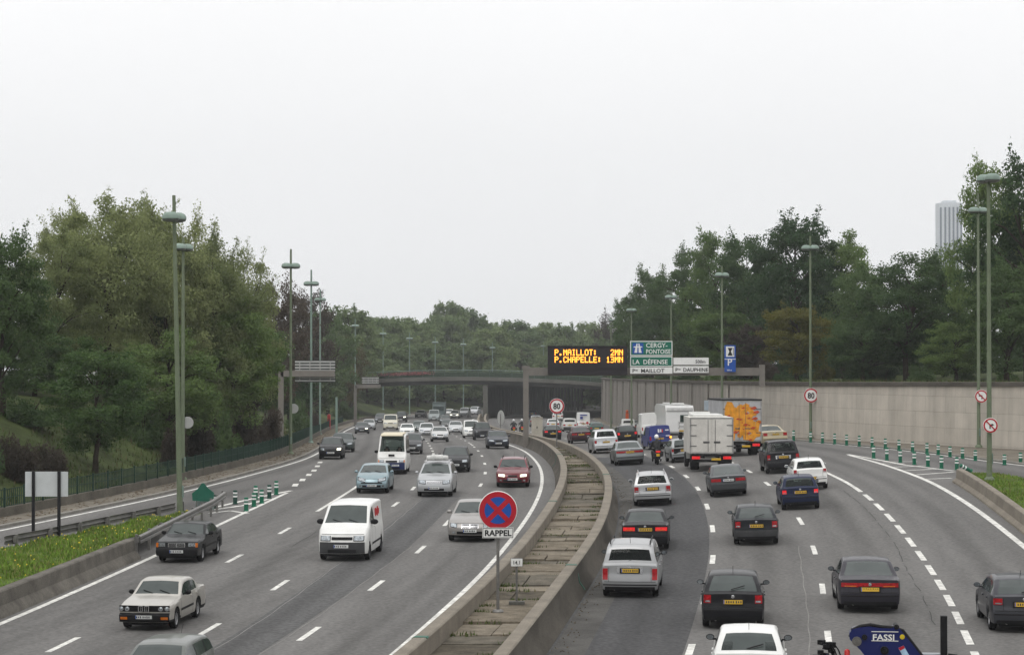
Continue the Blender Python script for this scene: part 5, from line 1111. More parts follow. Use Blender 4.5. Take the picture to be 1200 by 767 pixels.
    # patches that follow the nose or the tail
    def patch(front, x0, x1, za, zb_, off, th=.05, nx=8, nz=4, mb=None, m=0, slant=0.0):
        mb = mb or MB(); s = 0 if front else L; sg = 1 if front else -1; vs = []
        for lay in (off, off - th):
            for b in range(nz + 1):
                for a in range(nx + 1):
                    x = lerp(x0, x1, a / nx); z = lerp(za, zb_, b / nz) + slant * (abs(x) - min(abs(x0), abs(x1)))
                    q = pos(s, max(-wid(s) * .999, min(wid(s) * .999, x)), z); vs.append((x, q[1] + sg * lay, z))
        n, k0 = nx + 1, (nx + 1) * (nz + 1); fs = [(b * n + a, b * n + a + 1, (b + 1) * n + a + 1, (b + 1) * n + a) for b in range(nz) for a in range(nx)]
        rim = [a for a in range(n)] + [b * n + nx for b in range(1, nz + 1)] + [nz * n + a for a in range(nx - 1, -1, -1)] + [b * n for b in range(nz - 1, 0, -1)]
        fs += [(rim[i], rim[i] + k0, rim[(i + 1) % len(rim)] + k0, rim[(i + 1) % len(rim)]) for i in range(len(rim))]
        mb.add(vs, fs, m); return mb
    wf, wbk = wid(0), wid(L)
    hl = p.get('head', (.50, .97, hz0 - .17, hz0 - .045)); hm = M_HEADON if p.get('lit') else M_HEAD
    for sg in (-1, 1):
        if p.get('round'):
            for xx in p['round']:
                b = MB(); y_ = pos(0, xx * wf, (hl[2] + hl[3]) / 2)[1] + .03; rr_ = (hl[3] - hl[2]) / 2
                b.lathe([(.001, .03), (rr_ * .6, .025), (rr_ * .86, .012)], 16, 'Y', (sg * xx * wf, y_, (hl[2] + hl[3]) / 2)); b.lathe([(rr_ * .86, .02), (rr_, .02), (rr_, -.06)], 16, 'Y', (sg * xx * wf, y_, (hl[2] + hl[3]) / 2), 1); b.build('headlight', [M_HEAD, M_CHROME], t, 40)
        else:
            b = patch(1, sg * hl[0] * wf, sg * hl[1] * wf, hl[2], hl[3], .014, nx=14, nz=8, slant=p.get('hslant', .10))
            for i_ in range(112): b.m[i_] = 0 if (0 < i_ % 14 < 13 and 0 < i_ // 14) or lod == 0 else 1
            b.build('headlight', [hm if not (p.get('lit') == 'one' and sg > 0) else M_HEAD, M_TRIM], t, 40)
        if p.get('ind'): patch(1, sg * p['ind'][0] * wf, sg * p['ind'][1] * wf, p['ind'][2], p['ind'][3], .034, nx=3, nz=1).build('indicator', M_AMBERON if (p.get('blink') and sg > 0) else M_AMBER, t, 0)
        tl = p.get('tl', (.66, .985, tz - .30, tz - .10)); tm = M_TAILON if p.get('brake') else M_TAIL
        b = patch(0, sg * tl[0] * wbk, sg * tl[1] * wbk, tl[2], tl[3], .014, slant=p.get('tslant', 0)); tlo = b.build('tail_light', tm, t, 40)
        if p.get('tl2', 1) and lod >= 2: patch(0, sg * lerp(tl[0], tl[1], .1) * wbk, sg * lerp(tl[0], tl[1], .8) * wbk, lerp(tl[2], tl[3], .12), lerp(tl[2], tl[3], .32), .018, nx=3, nz=1, th=.03).build('reverse_lens', M_HEAD if p.get('tl2') != 'amber' else M_AMBER, tlo, 0)
    gr = p.get('grille', (.40, hz0 - .15, hz0 - .055))
    if gr:
        gm = M_TRIM; b = patch(1, -gr[0] * wf, gr[0] * wf, gr[1], gr[2], .010, nx=8, nz=2); gq = b.build('grille', gm, t, 0)
        if p.get('chrome'):
            b = MB()
            for k in range(3 if lod < 2 else 5): zz_ = lerp(gr[1], gr[2], (k + .5) / (3 if lod < 2 else 5)); patch(1, -gr[0] * wf * .95, gr[0] * wf * .95, zz_ - .007, zz_ + .007, .018, th=.012, nx=6, nz=1, mb=b)
            b.build('grille_bars', M_CHROME, gq, 0)
    if p.get('bonnetgrille'):
        b = MB()
        patch(1, -p['bonnetgrille'] * wf, p['bonnetgrille'] * wf, hz0 - .2, hz0 - .04, .03, nx=4, nz=2, mb=b, m=0); patch(1, -p['bonnetgrille'] * wf * .92, p['bonnetgrille'] * wf * .92, hz0 - .188, hz0 - .055, .036, th=.01, nx=4, nz=1, mb=b, m=1); [patch(1, -p['bonnetgrille'] * wf * .92, p['bonnetgrille'] * wf * .92, hz0 - .17 + q_ * .03, hz0 - .163 + q_ * .03, .040, th=.006, nx=4, nz=1, mb=b, m=0) for q_ in range(4)]; patch(1, -.015, .015, hz0 - .19, hz0 - .05, .042, th=.008, nx=1, nz=1, mb=b, m=0)
        b.build('radiator_grille', [M_CHROME, M_TRIM], t, 0)
    if p.get('bumper', None) is not None or True:
        bm = p.get('bumper') or P_; zb1 = p.get('bz', .55 if not van else .62)
        b = patch(1, -wf * .985, wf * .985, gc + .03, zb1, .022, nx=14, nz=4); fb = b.build('front_bumper', bm, t, 40)
        patch(1, -wf * .62, wf * .62, gc + .06, gc + .17, .028, th=.02, nx=8, nz=1).build('air_intake', M_TRIM, fb, 0)
        if p.get('fog'): 
            for sg in (-1, 1): patch(1, sg * wf * .70, sg * wf * .84, gc + .09, gc + .17, .030, th=.02, nx=2, nz=1).build('fog_lamp', M_HEAD, fb, 0)
        zb2 = p.get('rbz', zb1); b = patch(0, -wbk * .985, wbk * .985, gc + .03, zb2, .03, nx=14, nz=4); rbp = b.build('rear_bumper', bm, t, 40)
        if p.get('strip', 1): patch(0, -wbk * .97, wbk * .97, zb2 - .09, zb2 - .055, .038, th=.02, nx=10, nz=1).build('bumper_strip', M_TRIM if bm is P_ else M_GREYB, rbp, 0)
        patch(0, -wbk * .9, wbk * .9, gc + .0, gc + .10, .034, th=.03, nx=8, nz=1).build('valance', M_TRIM, rbp, 0)
    # number plates
    pf = p.get('pf', (0, p.get('pz', .44))); pr = p.get('pr', tz - .22)
    def plate(front, xc, zc, m, nm):
        b = patch(front, xc - .26, xc + .26, zc - .055, zc + .055, .042, th=.012, nx=4, nz=1)
        o = b.build(nm, m, t, 0)
        if lod >= 1:
            b = MB()
            for k in range(7):
                xx = xc - .19 + k * .062 + (.02 if k > 3 else 0); hgt_ = [.03, .034, .026][k % 3]; patch(front, xx, xx + .034, zc - hgt_, zc + hgt_, .0445, th=.002, nx=1, nz=1, mb=b)
            b.build('characters', M_CHAR, o, 0)
            xs_ = xc + .235 if front else xc - .255; b = patch(front, xs_ - .0, xs_ + .022, zc - .052, zc + .052, .0445, th=.002, nx=1, nz=1); b.build('band', M_PLB, o, 0)
    plate(1, pf[0], pf[1], M_PLW, 'number_plate'); plate(0, 0, pr, p.get('rplate', M_PLY), 'number_plate')
    if p.get('chromeplate'): patch(0, -.40, .40, pr - .085, pr + .10, .024, th=.02, nx=4, nz=1).build('plate_surround', M_CHROME if p['chromeplate'] == 1 else P_, t, 0)
    if lod >= 1: b = MB(); q = pos(L, 0, pr + .13); b.lathe([(.001, -.012), (.045, -.008), (.05, .0)], 12, 'Y', (0, q[1] - .015, min(pr + .14, tz - .08))); b.build('badge', M_CHROME, t, 30)
    # mirrors, wipers, aerial, roof bars
    for sg in (-1, 1):
        b = MB(); sm_ = c + .42; zz_ = belt(sm_) + .10; k = 1.35 if p.get('bigmirror') else 1; xm = sg * (wid(sm_) + .075); b.ball((xm, L / 2 - sm_, zz_), .1, 10, 0, (1.0 * k, .55, .72 * k)); b.box((sg * (wid(sm_) + .0), L / 2 - sm_ + .02, zz_ - .05), (.14, .05, .04)); o = b.build('mirror', P_ if not p.get('blackmirror') else M_TRIM, t, 60)
        b = MB(); b.lathe([(.001, -.058), (.082, -.05)], 12, 'Y', (xm, L / 2 - sm_, zz_), sc=(1.0 * k, 1, .70 * k)); b.v = [(x_, L / 2 - sm_ - .056, z_) for x_, y_, z_ in b.v]; b.build('mirror_glass', M_MIRR, o, 0)
    if lod >= 2:
        b = MB()
        for xx in (-.42, .12): 
            a_, b_ = pos(c + .04, xx * W / 1.7, top(c + .04) + .012), pos(c + .16, (xx + .34) * W / 1.7, top(c + .16) + .02); b.tube([a_, b_], .011, 4)
        b.build('wiper', M_TRIM, t)
        if not p.get('blind') and style in ('hatch', 'wagon', 'mpv', 'suv'): b = MB(); b.tube([pos(rb - .03, -.05, rz + .06), pos(lerp(rr, rb, .75), .32, lerp(H, rz, .72) + .03)], .013, 4); b.build('rear_wiper', M_TRIM, t)
        if style in ('hatch', 'wagon', 'mpv') and p.get('aerial', 1): b = MB(); b.tube([(0, L / 2 - rr + .12, H - .02), (0, L / 2 - rr - .08, H + .20)], .006, 4); b.build('aerial', M_TRIM, t)
        b = MB(); zt_ = p.get('rbz', p.get('bz', .55 if not van else .62)) + .012
        if not van:
            patch(0, -wbk * .93, wbk * .93, zt_, zt_ + .012, .006, th=.02, nx=10, nz=1, mb=b)
            for sg in (-1, 1): xx_ = sg * (tl[0] * wbk - .03 if tl[0] > .6 else .72 * wbk); patch(0, xx_ - .005, xx_ + .005, zt_ + .012, tz - .07, .006, th=.02, nx=1, nz=5, mb=b)
            b.build('boot_seam', M_TRIM, t, 0); b = patch(0, -.31, .31, pr - .085, pr + .075, .026, th=.02, nx=4, nz=1); b.build('plate_recess', M_TRIM, t, 0)
        b = MB(); zh_ = hz0 - .032
        patch(1, -wf * .93, wf * .93, zh_, zh_ + .010, .004, th=.02, nx=10, nz=1, mb=b); b.build('bonnet_seam', M_TRIM, t, 0)
        b = patch(0, -.14, .14, rz + .0, rz + .015, .0, th=.02, nx=2, nz=1) if False else None
    if p.get('rails'):
        for sg in (-1, 1): b = MB(); xr = sg * (W / 2 * rw - .09); b.tube([(xr, L / 2 - rf - .15, H - .02), (xr, L / 2 - rf - .3, H + .045), (xr, L / 2 - rr + .2, H + .045), (xr, L / 2 - rr + .02, H - .03)], .02, 6); b.build('roof_rail', M_TRIM if p['rails'] == 1 else M_ALLOY, t)
    if p.get('sidestrip') and lod >= 1:
        for sg in (-1, 1):
            b = MB(); vs = []; sl_ = [s for s in st if fw + R_ + .03 < s < bw - R_ - .03]
            for s in sl_: q = pos(s, sg * (wid(s) + .012), 0); vs += [(q[0], q[1], .50), (q[0], q[1], .57), (q[0] - sg * .03, q[1], .57), (q[0] - sg * .03, q[1], .50)]
            b.add(vs, [(i * 4 + k, i * 4 + (k + 1) % 4, (i + 1) * 4 + (k + 1) % 4, (i + 1) * 4 + k) for i in range(len(sl_) - 1) for k in range(4)]); b.build('side_strip', p['sidestrip'] if not isinstance(p['sidestrip'], int) else M_TRIM, t, 0)
    if p.get('reardoors'): b = MB(); z_a, z_b = p.get('rbz', .62) + .03, H - .1; b.box((0, -L / 2 + .02, (z_a + tz) / 2), (.02, .10, tz - z_a)); b.build('door_seam', M_TRIM, t, 0)
    if p.get('dualtail'): patch(0, -tl[0] * wbk, tl[0] * wbk, tl[2] + .02, tl[3] - .0, .010, nx=8, nz=2).build('tail_panel', p['dualtail'], t, 0)
    if p.get('exhaust', lod >= 2): b = MB(); b.tube([(-W * .27, -L / 2 + .25, gc + .02), (-W * .27, -L / 2 + .03, gc + .01)], .03, 8); b.build('exhaust', M_STEEL, t)
    return t
WHT = (.70, .70, .68); SIL = (.38, .39, .40); BLK = (.010, .010, .012); DGR = (.055, .058, .062); NVY = (.010, .016, .045)
GLF, GRT = 'vehicles coming towards the camera on the left carriageway', 'vehicles driving away on the right carriageway'
def left(*a, **k): return car(*a[:6], True, *a[6:], group=GLF, **k)
def right(*a, **k): return car(*a[:6], False, *a[6:], group=GRT, **k)
# ---- left carriageway, towards the camera
HEADING = lambda x, y: (x, y, G(x, y))
c1 = left('wagon', 'estate_car', 'grey green estate car cut off by the bottom edge of the photo', 'car', 0, 0, (.115, .125, .115), heading=HEADING(-7.95, 48.8), sc=.85, H=1.42, rf=1.95, c=1.28, metal=.3, sidestrip=1, blackmirror=1)
c2 = left('sedan', 'sedan_car', 'old silver sedan with four round headlights and amber indicators', 'car', 177, 735.5, (.44, .42, .385), sc=.88, metal=.72, L=4.6, W=1.70, H=1.42, wb=2.63, fo=.80, hz0=.80, hz1=.96, c=1.42, rf=2.0, rr=3.2, rb=3.72, tz=.98, rz=1.0, rw=.80, round=(.90, .66), head=(.5, .97, .62, .77), ind=(.66, .93, .36, .44), grille=(.985, .60, .79), nose=[(.18, .10), (.30, .02), (.5, -.02), (.56, .06), (.6, .03), (.78, 0), (.82, .03), (9, .03)], bf=.05, ft=.05, bumper=M_TRIM, pf=(0, .44), bz=.56, sidestrip=1, sillblack=1, blackmirror=1, spokes=7)
c3 = left('sedan', 'sedan_car', 'black sedan with an upright chrome grille beside the left crash barrier', 'car', 213, 657, (.012, .013, .014), sc=.93, L=4.43, W=1.70, H=1.37, wb=2.66, hz0=.80, hz1=.94, c=1.40, rf=2.02, rr=3.15, rb=3.70, rz=.98, tz=.97, head=(.52, .97, .60, .76), hslant=0, grille=None, bonnetgrille=.40, nose=[(.18, .10), (.30, .02), (.5, -.01), (.58, .04), (.8, .05), (9, .06)], bf=.06, ft=.05, ind=(.88, .985, .60, .76), bumper=M_TRIM, rw=.80, blackmirror=1, sidestrip=1, spokes=8)
c4 = left('van', 'delivery_van', 'white delivery van with a dark grey bumper in the middle of the left carriageway', 'van', 405, 655, WHT, L=4.44, W=1.81, H=1.94, hz0=.98, hz1=1.26, c=.90, rf=1.72, head=(.50, .96, .72, .90), hslant=0, bumper=M_GREYB, bz=.68, pz=.56, grille=(.46, .76, .86), chrome=0, lit=0, bigmirror=1, blackmirror=1, nose=[(.18, .06), (.30, .015), (.45, 0), (.68, .01), (.9, .10), (1.0, .16), (9, .16)], steel=1, lod=2, sidestrip=1, pf=(.02, .54))
c5 = left('sedan', 'sedan_car', 'silver sedan with a wide upright chrome grille passing behind the no stopping sign', 'car', 553, 633, (.30, .285, .27), metal=.72, L=4.82, W=1.82, H=1.45, wb=2.85, hz0=.74, hz1=.98, c=1.46, rf=2.25, rr=3.45, rb=4.15, tz=1.0, rz=1.02, head=(.62, .95, .55, .70), grille=None, bonnetgrille=.40, fog=1, hslant=.12)
c6 = left('hatch', 'hatchback_car', 'light blue hatchback right in front of the big white minibus', 'car', 437, 577, (.225, .305, .335), metal=.72, L=3.83, W=1.66, H=1.40, hz0=.76, hz1=.98, c=1.0, rf=1.78, head=(.42, .95, .56, .74), hslant=.22, grille=(.72, .46, .56), pz=.40, bz=.50, doors=1, fog=1)
c7 = left('mpv', 'people_carrier', 'silver people carrier with luggage on its roof bars', 'car', 510, 581, (.40, .41, .42), metal=.72, L=4.65, W=1.76, H=1.60, wb=2.82, hz0=.84, hz1=1.08, c=1.05, rf=1.90, rr=4.15, rb=4.55, head=(.52, .96, .62, .80), hslant=.1, grille=(.44, .66, .76), chrome=1, rails=2, bz=.56)
c8 = left('wagon', 'estate_car', 'dark red estate car with lit headlights beside the median', 'car', 601, 570, (.135, .012, .020), metal=.2, L=4.6, W=1.75, H=1.46, hz0=.74, hz1=.96, head=(.48, .95, .54, .67), lit=1, hslant=.08, grille=(.3, .56, .65), rails=1, fog=1, blackmirror=1)
c9 = left('sedan', 'sedan_car', 'black sedan with a bluish windscreen behind the people carrier', 'car', 533.5, 552.5, BLK, L=4.4, W=1.74, H=1.46, c=1.2, rf=2.0, rr=3.25, rb=3.85, head=(.52, .95, .56, .72), grille=(.46, .56, .68), lod=1, fog=1)
c10 = left('sedan', 'sedan_car', 'dark blue sedan closest to the median before the gantry', 'car', 583.5, 525.5, (.030, .034, .045), metal=.4, L=4.48, W=1.74, H=1.41, head=(.42, .95, .56, .68), grille=(.3, .57, .68), lod=1)
c11 = left('bigvan', 'minibus', 'tall white minibus with a cream roof and dark blue bumper', 'minibus', 459.5, 555, WHT, sc=.87, L=5.6, W=2.0, H=2.62, sidewin=1, hz0=1.12, hz1=1.42, head=(.56, .92, .80, .96), hslant=0, grille=(.42, .80, .92), bumper=paint('navy bumper', (.012, .022, .085), 0), bz=.78, pf=(-.25, .60), ind=(.9, .985, .80, .96), blackmirror=1, bigmirror=1, lod=2, steel=1, nose=[(.18, .06), (.45, 0), (.78, .0), (1.0, .08), (1.12, .12), (9, .12)], bf=.10)
c12 = left('hatch', 'hatchback_car', 'black hatchback with a lit amber headlight at the left kerb', 'car', 388, 537.5, BLK, L=3.95, W=1.66, H=1.45, lit='one', head=(.55, .95, .58, .74), grille=(.4, .56, .66), lod=1)
c13 = left('sedan', 'sedan_car', 'grey green car half hidden behind the black hatchback at the kerb', 'car', 401, 529.5, (.055, .068, .066), metal=.3, lod=1)
c14 = left('sedan', 'sedan_car', 'dark grey car with a lit headlight before the left bridge end', 'car', 424, 508, (.05, .054, .058), metal=.3, lit='one', lod=1)
c15 = left('sedan', 'sedan_car', 'silver car half hidden behind the dark grey car with a lit headlight', 'car', 432, 503.5, SIL, metal=.72, lod=0)
c16 = left('mpv', 'people_carrier', 'dark grey people carrier left of the cream topped van under the bridge', 'car', 445.5, 496.5, DGR, lod=0)
c17 = left('van', 'passenger_van', 'cream van behind the tall minibus', 'van', 457.5, 503.5, (.58, .55, .45), H=2.05, W=1.95, hz0=1.0, hz1=1.3, lod=0)
c18 = left('suv', 'off_road_car', 'dark off-road car at the right of the cream van', 'car', 470, 494.5, (.022, .024, .026), lit='one', lod=0)
c19 = left('hatch', 'hatchback_car', 'white hatchback half hidden behind the tall minibus', 'car', 477, 511.5, WHT, lod=0)
c20 = left('hatch', 'hatchback_car', 'small dark grey hatchback at the right side of the tall minibus', 'car', 482.5, 531.5, (.06, .062, .066), W=1.6, H=1.48, lod=1)
c21 = left('wagon', 'estate_car', 'dark green estate car behind the silver hatchback on the left carriageway', 'car', 491, 506.5, (.05, .075, .068), metal=.3, lod=0)
c22 = left('hatch', 'hatchback_car', 'silver white hatchback left of the small rounded silver car', 'car', 500, 511.5, (.58, .59, .60), metal=.72, W=1.74, H=1.50, L=4.2, lod=1, head=(.45, .95, .58, .76))
c23 = left('hatch', 'city_car', 'small rounded silver car with a dark bumper in the middle of the left traffic', 'car', 515.5, 517.5, (.52, .52, .51), metal=.72, W=1.64, H=1.40, L=3.6, wb=2.4, c=.95, rf=1.7, rr=2.8, rb=3.5, hz0=.74, head=(.50, .95, .52, .70), hslant=.2, bumper=M_GREYB, bz=.46, lod=1)
c24 = left('sedan', 'sedan_car', 'dark car farthest left beside the grey van under the bridge', 'car', 492, 489.5, (.03, .032, .035), lod=0)
c25 = left('van', 'delivery_van', 'grey green van under the middle of the bridge', 'van', 508.5, 493.5, (.20, .225, .22), W=1.85, lod=0)
c27 = left('sedan', 'sedan_car', 'dark car with bright headlights between the grey van and the white van', 'car', 521.5, 497, (.03, .032, .03), lit='one', lod=0)
c28 = left('sedan', 'sedan_car', 'white car in the last row of the left traffic', 'car', 525, 488, (.62, .62, .60), lod=0)
c29 = left('hatch', 'hatchback_car', 'pale car with two lit headlights in the last row', 'car', 532.5, 490, (.40, .40, .39), lit=1, lod=0)
c30 = left('mpv', 'people_carrier', 'white people carrier beside the bridge pillar', 'car', 543.5, 488.5, (.55, .56, .57), W=1.85, H=1.75, lod=0)
c31 = left('mpv', 'people_carrier', 'silver people carrier closest to the bridge pillar', 'car', 555, 486, (.48, .49, .51), W=1.8, lod=0)
c32 = left('hatch', 'hatchback_car', 'dark car with one yellow headlight behind the silver people carrier', 'car', 524, 504, (.06, .064, .062), lit='one', lod=0)
c33 = left('mpv', 'people_carrier', 'silver people carrier between the small rounded car and the white van', 'car', 534, 508.5, (.47, .48, .48), metal=.72, H=1.55, hz0=.78, lod=1, grille=(.4, .56, .66))
c34 = left('smallvan', 'delivery_van', 'white delivery van beside the dark off-road car near the median', 'van', 552.5, 513, WHT, head=(.5, .95, .66, .82), lod=1, H=1.85)
c35 = left('suv', 'off_road_car', 'dark off-road car with round headlights behind the blue sedan', 'car', 565.5, 515.5, (.018, .019, .022), W=1.72, round=(.78,), head=(.5, .97, .72, .90), hslant=0, lod=1, blackmirror=1)
# ---- right carriageway, driving away
r36 = right('mpv', 'people_carrier', 'silver people carrier beside the median barrier with tail lights low on its sides', 'car', 739.5, 697.5, (.33, .335, .34), metal=.72, L=4.28, W=1.75, H=1.66, rr=3.98, rb=4.18, rz=1.06, tz=1.0, tl=(.80, .985, .56, .90), tl2=0, chromeplate=1, pr=.84, rbz=.48, bz=.5, rails=1, rw=.80, rt=.03, br=.05, brake=0, blackmirror=1, aerial=1)
r37 = right('sedan', 'sedan_car', 'black sedan with blue mirrors ahead of the silver people carrier', 'car', 757, 642.5, BLK, L=4.7, W=1.75, H=1.40, wb=2.76, rr=3.2, rb=3.85, rz=1.0, tz=.98, tl=(.46, .985, .75, .88), tl2='amber', brake=1, bz=.54, pr=.80)
r38 = right('wagon', 'estate_car', 'silver estate car with roof bars behind the motorcyclist', 'car', 765, 591, (.44, .445, .45), metal=.72, L=4.57, W=1.77, H=1.49, rb=4.42, rr=4.1, tl=(.76, .985, .66, .90), rails=2, chromeplate=2, pr=.80, blackmirror=0)
r39 = right('hatch', 'hatchback_car', 'black hatchback with large red tail lights behind the white car at the bottom edge', 'car', 859, 733.5, BLK, L=4.18, W=1.73, H=1.47, wb=2.6, c=1.12, rf=1.9, rr=3.35, rb=4.04, rz=1.02, tz=.98, tl=(.74, .985, .72, .94), pr=.76, bz=.60, rw=.76)
r40 = right('hatch', 'hatchback_car', 'white hatchback cut off by the bottom edge on the right carriageway', 'car', 0, 0, WHT, heading=HEADING(5.35, 50.2), L=3.85, W=1.66, H=1.42, rr=3.2, rb=3.75, blackmirror=1)
r41 = right('sedan', 'sedan_car', 'dark violet grey sedan with a full width tail light band above the crane lorry', 'car', 1016.5, 713, (.030, .028, .036), metal=.3, L=4.64, W=1.80, H=1.44, wb=2.60, rr=3.25, rb=4.0, rz=1.02, tz=.98, tl=(.40, .97, .76, .88), tl2='amber', dualtail=M_TAIL, pr=.70, bz=.58)
r42 = right('hatch', 'hatchback_car', 'dark grey hatchback cut off by the right edge of the photo', 'car', 1196, 737.5, (.045, .046, .053), metal=.35, L=4.2, W=1.77, H=1.43, wb=2.58, rr=3.35, rb=4.05, rz=1.02, tz=.99, tl=(.70, .985, .76, .93), pr=.78, bz=.58)
r43 = right('hatch', 'hatchback_car', 'black hatchback with a dark bumper in the middle of the right carriageway', 'car', 886, 636.5, (.012, .014, .018), L=4.17, W=1.70, H=1.41, wb=2.54, rr=3.25, rb=4.0, rz=1.0, tz=.97, tl=(.74, .985, .68, .90), bumper=M_GREYB, pr=.74, bz=.58)
r44 = right('sedan', 'sedan_car', 'dark grey sedan with wide tail lights below the white box lorry', 'car', 853.5, 580, (.060, .064, .068), metal=.3, L=4.5, W=1.75, H=1.41, rr=3.2, rb=4.2, rz=.98, tz=.96, tl=(.42, .97, .72, .86), rplate=M_PLW, pr=.78, tl2=0, bz=.56, strip=0)
r45 = right('hatch', 'hatchback_car', 'navy blue hatchback with a rear wiper ahead of the crane lorry lane', 'car', 938, 596, NVY, L=3.75, W=1.66, H=1.42, rr=3.25, rb=3.66, tl=(.76, .985, .70, .86), brake=1, pr=.76, bz=.60)
r46 = right('hatch', 'hatchback_car', 'white hatchback with high tail lights beside its rear window', 'car', 949.5, 573, WHT, L=3.82, W=1.65, H=1.44, rr=3.35, rb=3.72, rz=.99, tz=.97, tl=(.80, .985, .80, .97), pr=.55, bz=.58)
r47 = right('suv', 'off_road_car', 'black off-road car ahead of the white hatchback near the right lane', 'car', 917, 553.5, (.012, .012, .015), W=1.80, H=1.72, tl=(.80, .985, .74, 1.0), chromeplate=1, pr=.86, bz=.62, rails=0, lod=2)
r50 = right('sedan', 'sedan_car', 'pale gold sedan between the graffiti lorry and the retaining wall', 'car', 904, 522.5, (.42, .36, .24), metal=.72, W=1.80, L=4.6, H=1.43, tl=(.66, .985, .72, .92), rz=1.02, tz=1.0, pr=.82, bz=.56, lod=1)
r51 = right('hatch', 'hatchback_car', 'silver grey hatchback half hidden by the white box lorry', 'car', 802, 541, (.33, .345, .35), metal=.72, L=3.75, W=1.65, tl=(.76, .985, .66, .84), bumper=None, sidestrip=1, lod=1, doors=1)
r52 = right('smallvan', 'delivery_van', 'blue delivery van with a blinking indicator behind the motorcyclist', 'van', 773.5, 526, (.010, .022, .16), sc=.93, W=1.78, H=1.82, tl=(.84, .985, .72, 1.02), blind=1, reardoors=1, bumper=M_GREYB, bz=.58, pr=.82, lod=1)
r56 = right('sedan', 'sedan_car', 'silver grey sedan with a dark red tail light band next to the motorcyclist', 'car', 737, 544, (.20, .215, .22), metal=.72, W=1.80, L=4.7, H=1.43, rr=3.3, rb=4.0, rz=1.0, tz=.98, tl=(.40, .97, .76, .88), dualtail=M_TAIL, pr=.80, bz=.56, lod=1)
r57 = right('suv', 'off_road_car', 'white silver off-road car between the burgundy sedan and the silver grey sedan', 'car', 709.5, 530.5, (.55, .56, .57), metal=.72, W=1.78, H=1.68, tl=(.80, .985, .72, .92), pr=.80, bz=.60, lod=1, gc=.26)
r58 = right('hatch', 'hatchback_car', 'black hatchback with brake lights on ahead of the silver grey sedan', 'car', 735, 519, BLK, W=1.70, tl=(.76, .985, .70, .88), brake=1, rw=.78, pr=.60, lod=1)
r59 = right('smallvan', 'delivery_van', 'small white van with split rear windows at the foot of the dark wall', 'van', 736, 508, WHT, W=1.68, H=1.80, tl=(.86, .985, .7, .9), reardoors=1, lod=0)
r60 = right('mpv', 'people_carrier', 'dark green grey car right of the small white van at the wall', 'car', 750, 507.5, (.05, .058, .056), metal=.3, lod=0)
r55 = right('van', 'delivery_van', 'tall white van left of the motor home', 'van', 763.5, 512, WHT, W=1.85, H=2.15, blind=1, reardoors=1, tl=(.86, .985, .6, .9), lod=0)
r61 = right('hatch', 'hatchback_car', 'dark green hatchback between the tall white van and the off-road car', 'car', 699, 509, (.022, .075, .058), metal=.2, lod=0)
r62 = right('sedan', 'sedan_car', 'burgundy sedan ahead of the white silver off-road car', 'car', 680.5, 519, (.045, .016, .022), metal=.2, tl=(.44, .97, .72, .86), pr=.74, brake=0, lod=1)
r63 = right('sedan', 'sedan_car', 'black sedan with red brake lights behind the median 80 sign', 'car', 647.5, 515, BLK, tl=(.62, .97, .72, .86), brake=1, pr=.60, lod=1)
r64 = right('smallvan', 'utility_van', 'low white utility van ahead of the burgundy sedan', 'van', 667.5, 505.5, (.62, .62, .60), W=1.8, H=1.72, reardoors=1, bumper=M_GREYB, bz=.62, lod=0)
r65 = right('van', 'delivery_van', 'tall white van with a blue logo near the end of the underpass', 'van', 683.5, 503.5, WHT, W=1.9, H=2.35, blind=1, reardoors=1, tl=(.84, .985, .5, .9), lod=1)
r66 = right('suv', 'off_road_car', 'white off-road car just above the black sedan with brake lights', 'car', 653.5, 493.5, (.60, .60, .58), lod=0)
r66b = right('sedan', 'sedan_car', 'white sedan right in front of the black sedan with brake lights', 'car', 648, 503, (.60, .60, .59), lod=0)
r67 = right('mpv', 'people_carrier', 'grey people carrier just right of the gantry post', 'car', 628, 500, (.16, .17, .17), lod=0)
r71 = right('sedan', 'sedan_car', 'dark blue car deep in the underpass right of the gantry post', 'car', 624, 489, (.02, .045, .075), lod=0)
# ---- pieces that belong to single vehicles
def local(t, mb, name, m, sm_=0): return mb.build(name, m, t, sm_)
q = MB()                                            # luggage roll and rack on the people carrier
for k in range(2): q = MB(); q.tube([(-.62, .35 - k * 1.1, 1.66), (.62, .35 - k * 1.1, 1.66)], .022, 6); local(c7, q, 'roof_bar', M_ALLOY)
rk = tag(MB().lathe([(.001, -.55), (.12, -.53), (.14, -.4), (.14, .4), (.12, .53), (.001, .55)], 14, 'X', (0, 0, .0)).lathe([(.001, -.3), (.16, -.28), (.16, .28), (.001, .3)], 12, 'X', (0, -.35, .03)).build('luggage', mat('pale canvas', (.55, .55, .53), .8, var=.25, scale=5), None, 40), 'rolled pale luggage strapped on the roof of the people carrier', 'luggage'); rk.location = Vector(c7.location) + Vector((0, .1, 1.79))
q = MB(); q.box((0, 0, 2.645), (1.5, 3.4, .05)); q.box((0, 2.2, 2.60), (1.45, .8, .06), rx=rad(-6)); local(c11, q, 'roof_panel', mat('cream roof', (.62, .56, .42), .6, var=.12, scale=2))
for sg in (-1, 1):
    q = MB(); yk = 2.33
    for x0_, x1_, z0_, z1_ in ((.03, .05, .60, .79), (.15, .17, .60, .79), (.03, .17, .60, .615), (.03, .17, .775, .79), (.09, .10, .61, .78)): q.box((sg * (x0_ + x1_) / 2, yk, (z0_ + z1_) / 2), (x1_ - x0_, .04, z1_ - z0_))
    local(c2, q, 'kidney_grille', M_CHROME)
q = MB(); q.box((0, 2.665, 1.26), (.40, .06, .13), rx=rad(-20)); local(c11, q, 'bonnet_scoop', M_TRIM)
mblue = mat('logo blue', (.03, .05, .24), .5, var=.05); mred = mat('logo red', (.42, .02, .025), .5, var=.05)
